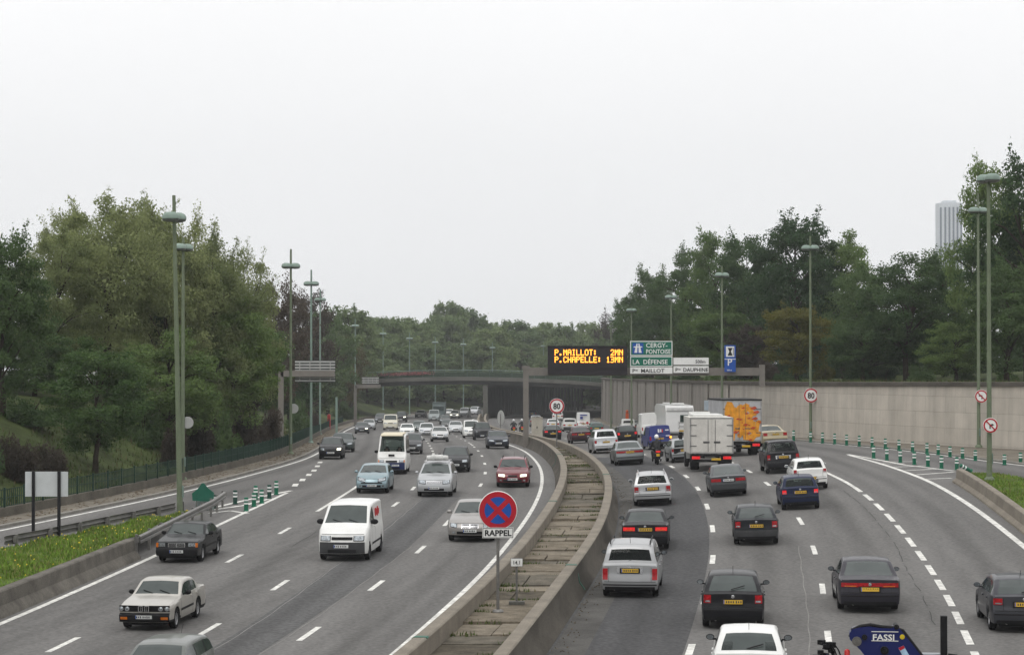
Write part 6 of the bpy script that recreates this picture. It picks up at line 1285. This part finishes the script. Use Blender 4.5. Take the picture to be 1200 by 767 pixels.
q = MB(); q.box((0, -2.235, 1.98), (.95, .02, .16)); q.box((-.28, -2.24, 1.62), (.36, .02, .34)); local(r65, q, 'rear_logo', mblue); q = MB(); q.lathe([(.001, -2.25), (.17, -2.25)], 16, 'Y', (.5, 0, .95)); q.box((-.25, -2.25, 1.0), (.55, .02, .07)); local(r65, q, 'rear_emblem', mred)
q = MB(); q.box((-.12, -2.11, 1.42), (.12, .02, .26)); q.box((.04, -2.115, 1.42), (.10, .02, .22)); local(r52, q, 'rear_logo', mat('logo white', (.65, .65, .68), .5)); q = MB(); q.box((.16, -2.11, 1.40), (.10, .02, .24)); local(r52, q, 'rear_emblem', mred)
q = MB(); q.box((.52, -2.12, 1.44), (.28, .02, .09)); q.box((.56, -2.12, 1.0), (.3, .02, .08)); local(r52, q, 'lettering', mat('logo white', (.65, .65, .68), .5))
q = MB(); q.lathe([(.001, -2.14), (.085, -2.13)], 12, 'Y', (.78, 0, .88)); local(r52, q, 'indicator', M_AMBERON)
for k, (dx, hh) in enumerate(((0, .30), (.26, .22), (.50, .34), (.74, .2))):
    q = MB(); q.box((-.845, -.25 - dx, 1.52 + hh * .12), (.03, .12, hh)); local(c4, q, 'side_lettering', mred)
# ---- white box lorry
def lorry(label, px, py, W, H, L, bed, boxm, cabm, doors=True, far=False):
    x, y, z = P(px, py); g = lerp(slope(BR, y), slope(R4 if y < 130 else WL, y), .6); dv = Vector((g, 1)).normalized(); cx, cy = x + dv.x * (L / 2 - 1.0), y + dv.y * (L / 2 - 1.0)
    t = thing('box_lorry', label, 'lorry', (cx, cy, G(cx, cy) + .012), -math.atan(g), GRT); yb_ = -L / 2
    b = MB(); b.box((0, yb_ + bed / 2, (H + .95) / 2), (W, bed, H - .95)); b.build('cargo_box', boxm, t, 0)
    b = MB()
    for sx_ in (-1, 1):
        b.box((sx_ * (W / 2 - .03), yb_ - .008, (H + .95) / 2), (.07, .05, H - .95)); b.box((0, yb_ - .008, H - .03 if sx_ > 0 else .98), (W - .15, .05, .07))
    b.build('door_frame', mat('dirty aluminium', (.30, .30, .29), .5, .3, var=.25, scale=3), t, 0)
    for sx_ in (-1, 1):
        b = MB(); b.box((sx_ * (W / 4 - .025), yb_ - .018, (H + .95) / 2), (W / 2 - .13, .036, H - 1.11)); dd = b.build('rear_door', boxm, t, 0)
        b = MB()
        for zz in (.18, .5, .82): b.box((sx_ * (W / 2 - .20), yb_ - .045, lerp(1.05, H - .1, zz)), (.34, .02, .045))
        b.tube([(sx_ * .20, yb_ - .05, 1.05), (sx_ * .20, yb_ - .05, H - .12)], .014, 6); b.box((sx_ * .30, yb_ - .06, lerp(1, H, .30)), (.30, .03, .05)); b.box((sx_ * .3, yb_ - .048, lerp(1, H, .30)), (.36, .015, .1)); b.build('door_lock', mat('worn latch steel', (.10, .10, .10), .6, .3, var=.3), dd, 0)
    b = MB()
    for sx_ in (-.42, .42): b.box((sx_, -.3, .78), (.10, L - .9, .18))
    b.box((0, yb_ + .15, .86), (W - .1, .3, .12)); b.box((0, yb_ + .1, .55), (W - .15, .12, .16)); b.build('chassis', M_TRIM, t, 0)
    for sx_ in (-1, 1):
        b = MB(); b.box((sx_ * (W / 2 - .34), yb_ + .01, .72), (.44, .08, .16)); b.build('tail_light', M_TAILON if not far or sx_ > 0 else M_TAIL, t, 0)
        b = MB(); b.box((sx_ * (W / 2 - .45), yb_ + 1.6, .42), (.04, .5, .02)); b.box((sx_ * (W / 2 - .22), yb_ + .55, .42), (.38, .02, .42)); b.build('mudguard', M_TRIM, t, 0)
        for yy, wd in ((yb_ + 1.05, .46), (L / 2 - .95, .24)):
            b = MB(); b.lathe([(.24, -wd), (.40, -wd), (.43, -wd + .04), (.43, -.04), (.40, 0), (.25, .0), (.23, -.05), (.001, -.06)], 24, 'X', (sx_ * (W / 2 - .12), yy, .43), sc=(sx_, 1, 1)); wh = b.build('wheel', M_TYRE, t, 40); b = MB(); b.lathe([(.001, -.02), (.1, -.02), (.12, -.05), (.22, -.03), (.24, -.004)], 18, 'X', (sx_ * (W / 2 - .12), yy, .43), sc=(sx_, 1, 1)); b.build('rim', M_STEELRIM, wh, 40)
    b = MB(); b.box((.25, yb_ - .02, .64), (.52, .02, .12)); b.build('number_plate', M_PLY, t, 0)
    cy0 = yb_ + bed + .12; cl = L - bed - .12; cw = min(W - .12, 2.05); b = MB(); b.prism([(cy0, .5), (cy0 + cl, .5), (cy0 + cl + .05, 1.25), (cy0 + cl - .45, 2.25), (cy0 + .15, 2.35), (cy0, 2.2)], -cw / 2, cw / 2, M=Matrix(((0, 1, 0), (1, 0, 0), (0, 0, 1)))); b.build('cab', cabm, t, 0)
    b = MB(); b.prism([(cy0 + cl + .045, 1.32), (cy0 + cl - .40, 2.2), (cy0 + cl - .43, 2.2), (cy0 + cl + .015, 1.32)], -cw / 2 + .1, cw / 2 - .1, M=Matrix(((0, 1, 0), (1, 0, 0), (0, 0, 1.0)))); b.v = [(x_, y_ + .02, z_) for x_, y_, z_ in b.v]; b.build('windscreen', M_GLASS, t, 0)
    for sx_ in (-1, 1):
        b = MB(); b.box((sx_ * (cw / 2 + .005), cy0 + cl * .5, 1.75), (.02, cl * .5, .6)); b.build('side_window', M_GLASS, t, 0); b = MB(); b.box((sx_ * (cw / 2 + .22), cy0 + cl - .1, 1.75), (.2, .08, .42)); b.box((sx_ * (cw / 2 + .08), cy0 + cl - .1, 1.9), (.2, .04, .04)); b.build('mirror', M_TRIM, t, 0)
        b = MB(); b.box((sx_ * (cw / 2 - .25), cy0 + cl + .03, .78), (.34, .06, .18)); b.build('headlight', M_HEAD, t, 0)
    return t, yb_
M_BOXW = mat('grubby white box', (.56, .54, .50), .6, var=.16, scale=1.0, fine=.10); paintcab = paint('cab white', (.6, .6, .58))
t48, yb_ = lorry('white box lorry with grubby double rear doors in the middle lane', 832, 550.5, 2.42, 2.95, 6.0, 4.2, M_BOXW, paintcab)
b = MB(); b.box((-.1, -.3, 3.02), (1.7, 3.2, .14)); b.box((-.3, 1.5, 3.1), (1.2, .8, .16)); b.build('roof_panel', mat('cargo box top', (.62, .62, .60), .6, var=.1), t48, 0)
M_GREYBOX = mat('grey lorry side', (.40, .40, .41), .6, var=.2, scale=1.5)
t49, yb49 = lorry('box lorry with orange graffiti over its rear doors', 866, 533.5, 2.45, 3.45, 7.0, 5.0, M_GREYBOX, paint('cab dark', (.06, .06, .07)), far=True)
gor = mat('graffiti orange', (.62, .26, .02), .6, var=.3, scale=4); gred = mat('graffiti red', (.42, .06, .02), .6, var=.25, scale=5)
gl = random.Random(5); q1, q2 = MB(), MB()
def blob(mb, x, z, pts, yv, s=1.0): mb.prism([(x + a * s, z + b_ * s) for a, b_ in pts], yv - .004, yv)
S1 = [(-.42, .0), (-.1, -.08), (.1, .2), (.36, .25), (.42, .55), (.12, .62), (-.05, .95), (-.4, 1.0), (-.5, .7), (-.2, .45), (-.45, .3)]
S2 = [(-.25, 0), (.05, -.05), (.12, .5), (.3, 1.0), (.05, 1.1), (-.2, .95), (-.32, .4)]
for i, (x_, z_, p_, s) in enumerate(((-.62, 2.15, S1, 1.05), (.18, 2.25, S2, .95), (-.55, 1.05, S2, 1.1), (-.05, 1.2, S1, .6), (.78, 1.0, S1, .95), (-.75, 1.7, S2, .6), (.55, 1.75, S2, .55), (.05, 1.7, S2, .5), (.62, 2.35, S1, .75), (-.15, 2.3, S2, .85), (.3, 1.05, S2, .9), (-.95, 1.3, S2, .7), (-.9, 2.4, S2, .7), (1.0, 1.6, S2, .6), (-.35, 1.55, S1, 1.25), (.35, 1.5, S1, 1.2), (-.6, 2.5, S1, .9))):
    k = [(a, b_) for a, b_ in p_]; blob(q1, x_, z_, k, yb49 - .045 - .0006 * i, s); 
    for j in range(1 + i % 2): a = gl.choice(k); blob(q2, x_ + a[0] * s * .7, z_ + a[1] * s * .8, [(-.14, 0), (.05, -.04), (.16, .06), (.02, .10)], yb49 - .052 - .0007 * (i * 3 + j), s)
for i, (x_, z_) in enumerate(((.75, 2.3), (.85, 2.7), (.68, 2.95))): blob(q2, x_, z_, [(-.2, .0), (.1, -.06), (.25, .06), (.1, .16), (-.1, .08)], yb49 - .06 - .0007 * i)
q1.build('graffiti', gor, t49, 0); q2.build('graffiti', gred, t49, 0)
b = MB(); b.box((0, -1.0, 3.50), (2.5, 5.0, .10)); b.build('roof_edge', M_TRIM, t49, 0)
b = MB(); b.box((-1.0, 1.9, 3.05), (.55, 1.2, .62)); b.build('cooling_unit', mat('pale blue grey', (.36, .42, .47), .6, var=.15), t49, 0)
# ---- motor home
x, y, z = P(792, 516); y = 176.0; x = AT(792, 0, y).x; g = slope(WL, y) * .5 + slope(BR, y) * .5
t = thing('motor_home', 'white motor home with an overcab and rear bicycle rack ahead of the box lorry', 'motor home', (x, y + 2.2, G(x, y) + .01), -math.atan(g), GRT)
b = MB(); b.prism([(-2.6, .55), (-2.7, .75), (-2.62, 2.35), (-2.35, 2.78), (2.2, 2.85), (3.0, 2.6), (3.05, 2.1), (2.1, 1.9), (2.1, .5)], -1.12, 1.12, M=Matrix(((0, 1, 0), (1, 0, 0), (0, 0, 1)))); b.build('body', paint('motor home white', (.68, .68, .67)), t, 25)
b = MB(); b.prism([(2.1, .5), (3.7, .5), (3.75, 1.05), (3.0, 1.3), (2.5, 2.0), (2.1, 2.0)], -.95, .95, M=Matrix(((0, 1, 0), (1, 0, 0), (0, 0, 1)))); b.build('cab', paint('motor home cab', (.66, .66, .66)), t, 25)
b = MB(); b.box((.45, -2.69, 1.78), (.85, .05, .55)); b.build('rear_window', M_GLASS, t, 0); b = MB(); b.box((0, -2.66, 2.5), (2.1, .12, .22)); b.build('roof_light_bar', mat('motor home trim', (.55, .55, .54), .5), t, 0)
b = MB()
for zz in (1.15, 1.45): b.tube([(-.1, -2.95, zz), (1.05, -2.95, zz)], .03, 6)
for xx in (-.1, .5, 1.05): b.tube([(xx, -2.62, 1.5), (xx, -2.95, 1.45), (xx, -2.95, 1.05), (xx, -2.66, 1.0)], .02, 6)
b.build('cycle_rack', M_STEEL, t)
for sx_ in (-1, 1):
    b = MB(); b.box((sx_ * .95, -2.70, .92), (.18, .06, .34)); b.build('tail_light', M_TAIL, t, 0)
    for yy in (-1.2, 2.75): b = MB(); b.lathe([(.2, -.2), (.33, -.2), (.34, -.03), (.32, 0), (.2, 0), (.001, -.04)], 20, 'X', (sx_ * 1.0, yy, .34), sc=(sx_, 1, 1)); b.build('wheel', M_TYRE, t, 40)
b = MB(); b.box((.2, -2.72, .80), (.52, .03, .12)); b.build('number_plate', M_PLY, t, 0); b = MB(); b.box((0, -2.62, .52), (2.1, .12, .2)); b.build('bumper', M_GREYB, t, 0)
b = MB(); b.box((.2, -.4, 2.90), (.9, .7, .12)); b.box((-.5, 1.0, 2.92), (.5, .5, .12)); b.build('roof_hatch', paint('motor home white', (0, 0, 0)), t, 0)
# ---- grey lorry in the last row, left carriageway
x, y = AT(514.5, 0, 392).x, 392; t = thing('lorry', 'grey green lorry behind the last row of cars under the bridge', 'lorry', (x, y, G(x, y)), math.pi, GLF)
b = MB(); b.box((0, -2.6, 1.85), (2.3, 4.6, 2.1)); b.build('cargo_box', mat('lorry grey green', (.10, .125, .12), .7, var=.2, scale=1), t, 0); b = MB(); b.prism([(-.2, .5), (1.5, .5), (1.55, 1.4), (1.3, 2.4), (-.2, 2.45)], -1.05, 1.05, M=Matrix(((0, 1, 0), (1, 0, 0), (0, 0, 1)))); b.build('cab', paint('lorry cab', (.12, .15, .15)), t, 0)
b = MB(); b.box((0, 1.45, 1.85), (1.85, .06, .8), rx=rad(14)); b.build('windscreen', M_GLASS, t, 0)
for sx_ in (-1, 1):
    for yy in (-3.6, .7): b = MB(); b.lathe([(.2, -.25), (.45, -.25), (.45, -.02), (.2, 0), (.001, -.04)], 18, 'X', (sx_ * 1.08, yy, .45), sc=(sx_, 1, 1)); b.build('wheel', M_TYRE, t, 40)
    b = MB(); b.box((sx_ * .75, 1.52, .8), (.35, .06, .2)); b.build('headlight', M_HEAD, t, 0)
# ---- people on motorcycles and drivers
def skin(name, nodes, edges, m, parent=None):
    me = bpy.data.meshes.new(name); me.from_pydata([n_[0] for n_ in nodes], edges, []); o = bpy.data.objects.new(name, me); COL.objects.link(o)
    sk = o.modifiers.new('s', 'SKIN'); sk.use_smooth_shade = True; ss_ = o.modifiers.new('d', 'SUBSURF'); ss_.levels = 2
    for v, n_ in zip(me.skin_vertices[0].data, nodes): v.radius = n_[1] if isinstance(n_[1], tuple) else (n_[1], n_[1])
    me.skin_vertices[0].data[0].use_root = True; bpy.context.view_layer.update()
    m2 = bpy.data.meshes.new_from_object(o.evaluated_get(bpy.context.evaluated_depsgraph_get())); bpy.data.objects.remove(o); m2.name = name; m2.materials.clear(); m2.materials.append(m)
    m2.polygons.foreach_set('use_smooth', [True] * len(m2.polygons)); return m2
M_SKIN = mat('skin', (.42, .25, .18), .6, var=.1); M_JACKET = mat('black riding jacket', (.012, .012, .014), .6, var=.3, scale=6); M_HELM = mat('white helmet', (.72, .72, .72), .2, var=.05, coat=.5); M_GLOVE = mat('black glove', (.014, .014, .014), .7, var=.2)
N_R = [((0, -.12, .86), (.17, .15)), ((0, -.08, 1.05), (.165, .13)), ((0, .02, 1.28), (.20, .14)), ((0, .08, 1.43), (.12, .10)), ((0, .12, 1.52), (.065, .065)), ((0, .15, 1.63), (.095, .105)), ((0, .155, 1.72), (.085, .09)),
       ((-.20, .05, 1.38), .085), ((-.31, .20, 1.14), .062), ((-.33, .44, 1.04), .046), ((.20, .05, 1.38), .085), ((.31, .20, 1.14), .062), ((.33, .44, 1.04), .046),
       ((-.12, -.08, .84), .115), ((-.27, .28, .76), .085), ((-.24, .02, .42), .065), ((-.24, -.02, .26), .055), ((-.25, .16, .20), .05), ((.12, -.08, .84), .115), ((.27, .28, .76), .085), ((.24, .02, .42), .065), ((.24, -.02, .26), .055), ((.25, .16, .20), .05)]
E_R = [(0, 1), (1, 2), (2, 3), (3, 4), (4, 5), (5, 6), (2, 7), (7, 8), (8, 9), (2, 10), (10, 11), (11, 12), (0, 13), (13, 14), (14, 15), (15, 16), (16, 17), (0, 18), (18, 19), (19, 20), (20, 21), (21, 22)]
RIDER = skin('body', N_R, E_R, M_JACKET)
def rider(label, x, y, rz, zoff=0.0):
    t = thing('person', label, 'person', (x, y, G(x, y) + zoff), rz, 'motorcyclists'); link('clothed_body', RIDER, t)
    b = MB(); b.ball((0, .155, 1.665), .155, 18, 0, (.92, 1.08, 1.02)); h = b.build('helmet', M_HELM, t, 70); b = MB(); b.box((0, .30, 1.68), (.22, .05, .10)); b.build('visor', M_TRIM, h, 0)
    b = MB()
    for sx_ in (-1, 1):
        b.ball((sx_ * .335, .47, 1.035), .05, 10, 0, (.9, 1.1, .6))
        for k in range(4): x0 = sx_ * (.30 + k * .025); b.tube([(x0, .49, 1.045), (x0, .535 + .004 * (k % 2), 1.035), (x0, .54, 1.005), (x0, .515, .985 + .003 * k)], [.012, .012, .011, .009], 6)
        b.tube([(sx_ * .30, .45, 1.02), (sx_ * .275, .47, 1.0), (sx_ * .275, .505, .99)], [.014, .013, .010], 6)
    b.build('glove', M_GLOVE, t, 60); return t
def motorbike(label, x, y, rz, tl=True):
    t = thing('motorcycle', label, 'motorcycle', (x, y, G(x, y) + .012), rz, 'motorcycles')
    for yy in (-.68, .72):
        b = MB(); w_ = .075 if yy < 0 else .055; b.lathe([(.20, -w_), (.29, -w_), (.31, -w_ * .4), (.312, 0), (.31, w_ * .4), (.29, w_), (.20, w_), (.20, -w_)], 26, 'X', (0, yy, .312)); wh = b.build('wheel', M_TYRE, t, 40)
        b = MB(); b.lathe([(.05, -.05), (.06, .05)], 12, 'X', (0, yy, .312))
        for k in range(6): an = k * math.pi / 3; b.tube([(0, yy + .04 * math.cos(an), .312 + .04 * math.sin(an)), (0, yy + .2 * math.cos(an), .312 + .2 * math.sin(an))], .014, 5)
        b.build('rim', M_ALLOY, wh)
    b = MB(); b.tube([(0, .5, .95), (0, .1, .84), (0, -.2, .78), (0, -.75, .84)], [.06, .17, .15, .10], 12); b.box((0, .05, .48), (.36, .5, .34), 0, 0, .8); b.tube([(0, -.1, .5), (0, -.66, .33)], .05, 6); b.build('frame_body', mat('motorcycle black', (.014, .014, .016), .35, var=.2, coat=.4), t, 50)
    b = MB(); b.box((0, -.30, .85), (.30, .75, .09), 0, 0, .85); b.build('seat', M_DARK, t, 30)
    b = MB()
    for sx_ in (-1, 1): b.tube([(sx_ * .09, .72, .31), (sx_ * .09, .50, .92)], .026, 8)
    b.build('fork', M_STEEL, t); b = MB(); b.tube([(-.36, .42, 1.02), (-.2, .46, 1.02), (0, .52, .98), (.2, .46, 1.02), (.36, .42, 1.02)], .016, 8); b.build('handlebar', M_TRIM, t)
    b = MB(); b.ball((0, .68, .88), .12, 14, 0, (1, .7, 1)); b.build('headlight', M_HEAD, t, 60); b = MB(); b.box((0, -.93, .80), (.26, .06, .10)); b.build('tail_light', M_TAILON, t, 0)
    b = MB(); b.box((0, -.95, .60), (.20, .02, .16)); b.build('number_plate', M_PLY, t, 0); b = MB(); b.box((0, -.9, .62), (.22, .03, .30), rx=rad(-10)); b.build('rear_mudguard', M_TRIM, t, 0)
    b = MB(); b.tube([(.16, .1, .30), (.18, -.3, .32), (.20, -.85, .42)], [.035, .045, .055], 10); b.build('exhaust', M_CHROME, t)
    for sx_ in (-1, 1): b = MB(); b.tube([(sx_ * .28, .46, 1.03), (sx_ * .36, .5, 1.2)], .009, 5); b.ball((sx_ * .39, .5, 1.23), .06, 8, 0, (1, .4, .7)); b.build('mirror', M_TRIM, t); b = MB(); b.box((sx_ * .26, -.5, .66), (.18, .42, .30)); b.build('pannier', mat('pannier black', (.02, .02, .022), .5, var=.2), t, 0)
    return t
x, y, z = P(770, 544); y += .3; g = slope(L1, y); motorbike('black motorcycle with a lit red tail light ahead of the silver estate car', x, y, -math.atan(g)); rider('motorcyclist in black with a white helmet riding ahead of the silver estate car', x, y, -math.atan(g))
x, y = AT(602, 0, 262).x, 262; g = slope(BR, y); motorbike('distant motorcycle just left of the gantry post', x, y, -math.atan(g)); rider('distant motorcyclist with a white helmet left of the gantry post', x, y, -math.atan(g))
x, y = AT(611.5, 0, 268).x, 268; motorbike('distant motorcycle partly hidden behind the gantry post', x, y, -math.atan(g)); rider('distant motorcyclist partly hidden behind the gantry post', x, y, -math.atan(g))
N_D = [((0, 0, .30), (.17, .13)), ((0, -.04, .52), (.17, .12)), ((0, -.06, .72), (.19, .11)), ((0, -.06, .84), (.08, .07)), ((0, -.05, .90), (.058, .058)), ((0, -.02, .98), (.075, .09)), ((0, -.02, 1.07), (.075, .09)),
       ((-.20, -.05, .78), .07), ((-.25, .12, .56), .05), ((-.17, .36, .62), .038), ((.20, -.05, .78), .07), ((.25, .12, .56), .05), ((.17, .36, .62), .038), ((-.12, .25, .30), .085), ((.12, .25, .30), .085)]
E_D = [(0, 1), (1, 2), (2, 3), (3, 4), (4, 5), (5, 6), (2, 7), (7, 8), (8, 9), (2, 10), (10, 11), (11, 12), (0, 13), (0, 14)]
DRV = skin('clothed_body', N_D, E_D, mat('driver clothes', (.12, .16, .20), .9, var=.2))
def driver(label, carobj, c, L, hz1, side=-1, W=1.74, m=None):
    loc = carobj.matrix_basis @ Vector((side * W * .21, L / 2 - (c + 1.17), hz1 - .86)); t = thing('person', label, 'person', loc, carobj.rotation_euler.z); t.scale = carobj.scale; link('clothed_body', DRV, t)
    b = MB(); b.ball((0, -.012, 1.015), .098, 16, 0, (.82, 1.0, 1.18)); b.ball((0, .085, 1.01), .018, 8, 0, (.8, 1.2, 1.4)); b.ball((-.082, -.01, 1.01), .025, 8, 0, (.4, .7, 1)); b.ball((.082, -.01, 1.01), .025, 8, 0, (.4, .7, 1)); hd = b.build('head', M_SKIN, t, 70)
    b = MB()
    for sx_ in (-1, 1): b.ball((sx_ * .033, .077, 1.03), .012, 8)
    b.box((0, .083, .965), (.05, .012, .01)); b.build('eyes_and_mouth', mat('dark features', (.05, .02, .02), .5), hd, 60)
    b = MB(); b.ball((0, -.03, 1.05), .103, 16, 0, (.86, 1.0, 1.02)); b.build('hair', mat('brown hair', (.045, .03, .02), .8, var=.3), hd, 70)
    b = MB()
    for sx_ in (-1, 1):
        b.ball((sx_ * .17, .40, .63), .042, 8, 0, (.8, 1.1, .7))
        for k in range(4): x0 = sx_ * (.15 + .018 * k); b.tube([(x0, .42, .64), (x0, .455, .64), (x0, .46, .615), (x0, .44, .60)], [.010, .010, .009, .008], 5)
        b.tube([(sx_ * .145, .39, .65), (sx_ * .125, .42, .645), (sx_ * .125, .445, .63)], [.011, .010, .008], 5)
    b.build('hand', M_SKIN, t, 60); b = MB(); b.tube([(.19 * math.cos(a), .45 + .06 * math.sin(a), .60 + .17 * math.sin(a)) for a in np.linspace(0, 6.283, 17)], .012, 6); o = b.build('steering_wheel', M_TRIM, carobj, 60); o.location = (side * W * .21, L / 2 - (c + 1.17), hz1 - .86)
    return t
driver('driver in a blue shirt at the wheel of the old silver sedan', c2, 1.42, 4.6, .96); driver('driver of the silver sedan behind the no stopping sign', c5, 1.46, 4.82, .98); driver('driver of the estate car cut off by the bottom edge', c1, 1.28, 4.55, .96)
driver('driver of the tall white minibus', c11, .75, 5.6, 1.42, -1, 2.0); driver('passenger beside the minibus driver', c11, .75, 5.6, 1.42, 1, 2.0); driver('driver of the white delivery van', c4, .90, 4.44, 1.26, -1, 1.81)
# ---- crane lorry at the bottom edge
M_CRB = paint('crane blue', (.008, .014, .090)); yL = 40.0; xL = AT(1040, 0, yL).x; g = slope(L2, yL)
t = thing('crane_lorry', 'lorry with a folded dark blue loading crane just entering at the bottom right', 'lorry', (xL, yL, G(xL, yL)), -math.atan(g), GRT); k = yL / F_PX
def cp(px, py): v = AT(px, py, yL); return (v.x - xL, v.z - G(xL, yL))
b = MB()
poly = [cp(*q_) for q_ in ((996, 748), (995.5, 741), (999, 736), (1006, 734), (1018, 732.5), (1030, 734), (1044, 734.5), (1050, 731), (1055, 736), (1066, 750), (1080, 768), (1092, 790), (1040, 795), (1020, 775), (1008, 760))]
b.prism(poly, -.16, .16); b.build('crane_knuckle', M_CRB, t, 20)
b = MB(); b.tube([(cp(996, 745)[0], -.12, cp(996, 745)[1]), (cp(999, 737)[0], -.12, cp(999, 737)[1]), (cp(1008, 733)[0], -.12, cp(1008, 733)[1]), (cp(1020, 731)[0], -.12, cp(1020, 731)[1]), (cp(1032, 733)[0], -.12, cp(1032, 733)[1]), (cp(1047, 734)[0], -.12, cp(1047, 734)[1]), (cp(1057, 737)[0], -.12, cp(1057, 737)[1]), (cp(1082, 770)[0], -.12, cp(1082, 770)[1])], .035, 8); b.build('hydraulic_hose', M_TRIM, t)
for (px, py), r_ in (((1004, 750), .085), ((1013, 745), .05), ((1036, 760), .075), ((1050, 732.5), .045)):
    b = MB(); x_, z_ = cp(px, py); b.lathe([(.001, -.20), (r_ * .5, -.20), (r_ * .55, -.185), (r_, -.185), (r_, .18)], 18, 'Y', (x_, 0, z_)); b.build('pivot_pin', M_STEEL if r_ > .08 else M_TRIM, t, 30)
x_, z_ = cp(1056.5, 744); b = MB(); b.lathe([(.001, -.17), (.045, -.165)], 14, 'Y', (x_, 0, z_)); b.build('warning_disc', mat('warning yellow', (.55, .42, .02), .5, var=.1), t)
x_, z_ = cp(1022, 748.2); text_mesh('lettering', 'FASSI', 9.6 * k, M_WHITE, t, (x_, -.168, z_), bold=.02, sx=1.17)
b = MB(); x1, z1 = cp(1054, 748); 
for (xa, za, xb, zb2) in ((1021, 749, 1052, 749), (1021, 738.3, 1052, 738.3)): p_, q_ = cp(xa, za), cp(xb, zb2); b.box(((p_[0] + q_[0]) / 2, -.165, p_[1]), (q_[0] - p_[0], .006, .012))
b.build('nameplate_lines', M_WHITE, t, 0)
b = MB(); b.prism([cp(1052, 757), cp(1058, 754), (cp(1066, 768)), cp(1060, 772)], -.172, -.164); b.build('sticker', mat('sticker pale blue', (.35, .5, .65), .5, var=.3, scale=12), t, 0); b = MB(); b.prism([cp(1052, 757), cp(1058, 754), cp(1059.5, 757), cp(1054, 760)], -.178, -.173); b.build('sticker', M_SRED, t, 0)
b = MB(); a1, a2 = cp(1104, 720), cp(1106, 775); b.box(((a1[0] + a2[0]) / 2, 0, (a1[1] + a2[1]) / 2), (7.5 * k, .14, a1[1] - a2[1])); b.build('stabiliser_post', M_TRIM, t, 0)
b = MB(); a1 = cp(1092, 765); b.box((a1[0] - .1, .1, a1[1] - .02), (.7, .12, .05)); b.build('cross_rail', mat('pale rail', (.4, .42, .45), .5, var=.1), t, 0); b = MB(); b.tube([(cp(1110, 765)[0], 0, cp(1110, 765)[1]), (cp(1120, 766)[0], .0, cp(1120, 766)[1]), (cp(1124, 775)[0], 0, cp(1124, 775)[1])], .022, 6); b.build('hand_rail', M_TRIM, t)
b = MB(); rr_ = random.Random(3)
for _ in range(16): x_, z_ = cp(rr_.uniform(957, 979), rr_.uniform(753, 774)); b.box((x_, rr_.uniform(-.12, .12), z_), (rr_.uniform(.05, .14), .12, rr_.uniform(.04, .1)), rz=rr_.uniform(0, 1))
for _ in range(5): x_, z_ = cp(rr_.uniform(958, 976), 760); b.tube([(x_, -.1, z_), (x_ + .05, -.15, z_ + .12), (x_ + .14, -.12, z_ - .02), (x_ + .2, 0, z_ - .2)], .014, 5)
b.build('valve_block', M_TRIM, t, 30); b = MB(); x_, z_ = cp(993, 764); b.lathe([(.05, -.2), (.05, .03), (.03, .06), (.001, .07)], 12, c=(x_, -.1, z_)); b.build('red_handle', mat('red knob', (.42, .01, .01), .4), t, 40)
b = MB(); b.tube([(cp(968, 768)[0], 0, cp(968, 768)[1]), (cp(985, 785)[0], 0, cp(985, 785)[1]), (cp(1010, 800)[0], .1, cp(1010, 800)[1])], .05, 8); b.box((.05, .0, 1.45), (.5, .5, 1.1)); b.box((.05, .0, 1.15), (2.2, .4, .25)); b.build('crane_base', M_CRB, t, 20)
b = MB(); b.box((0, -3.2, 1.08), (2.4, 5.4, .16)); b.box((0, -5.9, 1.4), (2.4, .06, .5)); b.box((0, -.62, 1.35), (2.4, .06, .4))
for sx_ in (-1, 1): b.box((sx_ * 1.18, -3.2, 1.36), (.05, 5.3, .42))
b.build('flat_bed', mat('bed planks', (.16, .12, .08), .9, var=.3, scale=2), t, 0)
b = MB(); b.prism([(.75, .55), (2.5, .55), (2.55, 1.3), (2.3, 1.75), (.75, 1.80)], -1.1, 1.1, M=Matrix(((0, 1, 0), (1, 0, 0), (0, 0, 1)))); b.build('cab', paint('crane lorry cab', (.5, .5, .5)), t, 0); b = MB(); b.box((0, -1.9, .8), (.9, 7.6, .25)); b.build('chassis', M_TRIM, t, 0)
for sx_ in (-1, 1):
    for yy, wd in ((-4.3, .5), (1.6, .28)): b = MB(); b.lathe([(.25, -wd), (.46, -wd), (.48, -wd + .05), (.48, -.04), (.45, 0), (.26, 0), (.001, -.08)], 22, 'X', (sx_ * 1.15, yy, .48), sc=(sx_, 1, 1)); b.build('wheel', M_TYRE, t, 40)
    b = MB(); b.box((sx_ * .9, -5.95, .95), (.35, .06, .14)); b.build('tail_light', M_TAIL, t, 0)
# ------------------------------------------------------------------ haze
hz = MB(); hz.box((0, 1065, 105), (4200, 2310, 222)); ho = hz.build('haze', bpy.data.materials.new('haze air'), None, 0); struct(ho, 'stuff')
hm = ho.data.materials[0]; hm.use_nodes = True; hn = hm.node_tree; hn.nodes.remove(hn.nodes['Principled BSDF']); pv = hn.nodes.new('ShaderNodeVolumePrincipled'); pv.inputs['Color'].default_value = (.93, .95, .97, 1); pv.inputs['Density'].default_value = .00022; pv.inputs['Anisotropy'].default_value = .0
hn.links.new(pv.outputs[0], hn.nodes['Material Output'].inputs['Volume'])
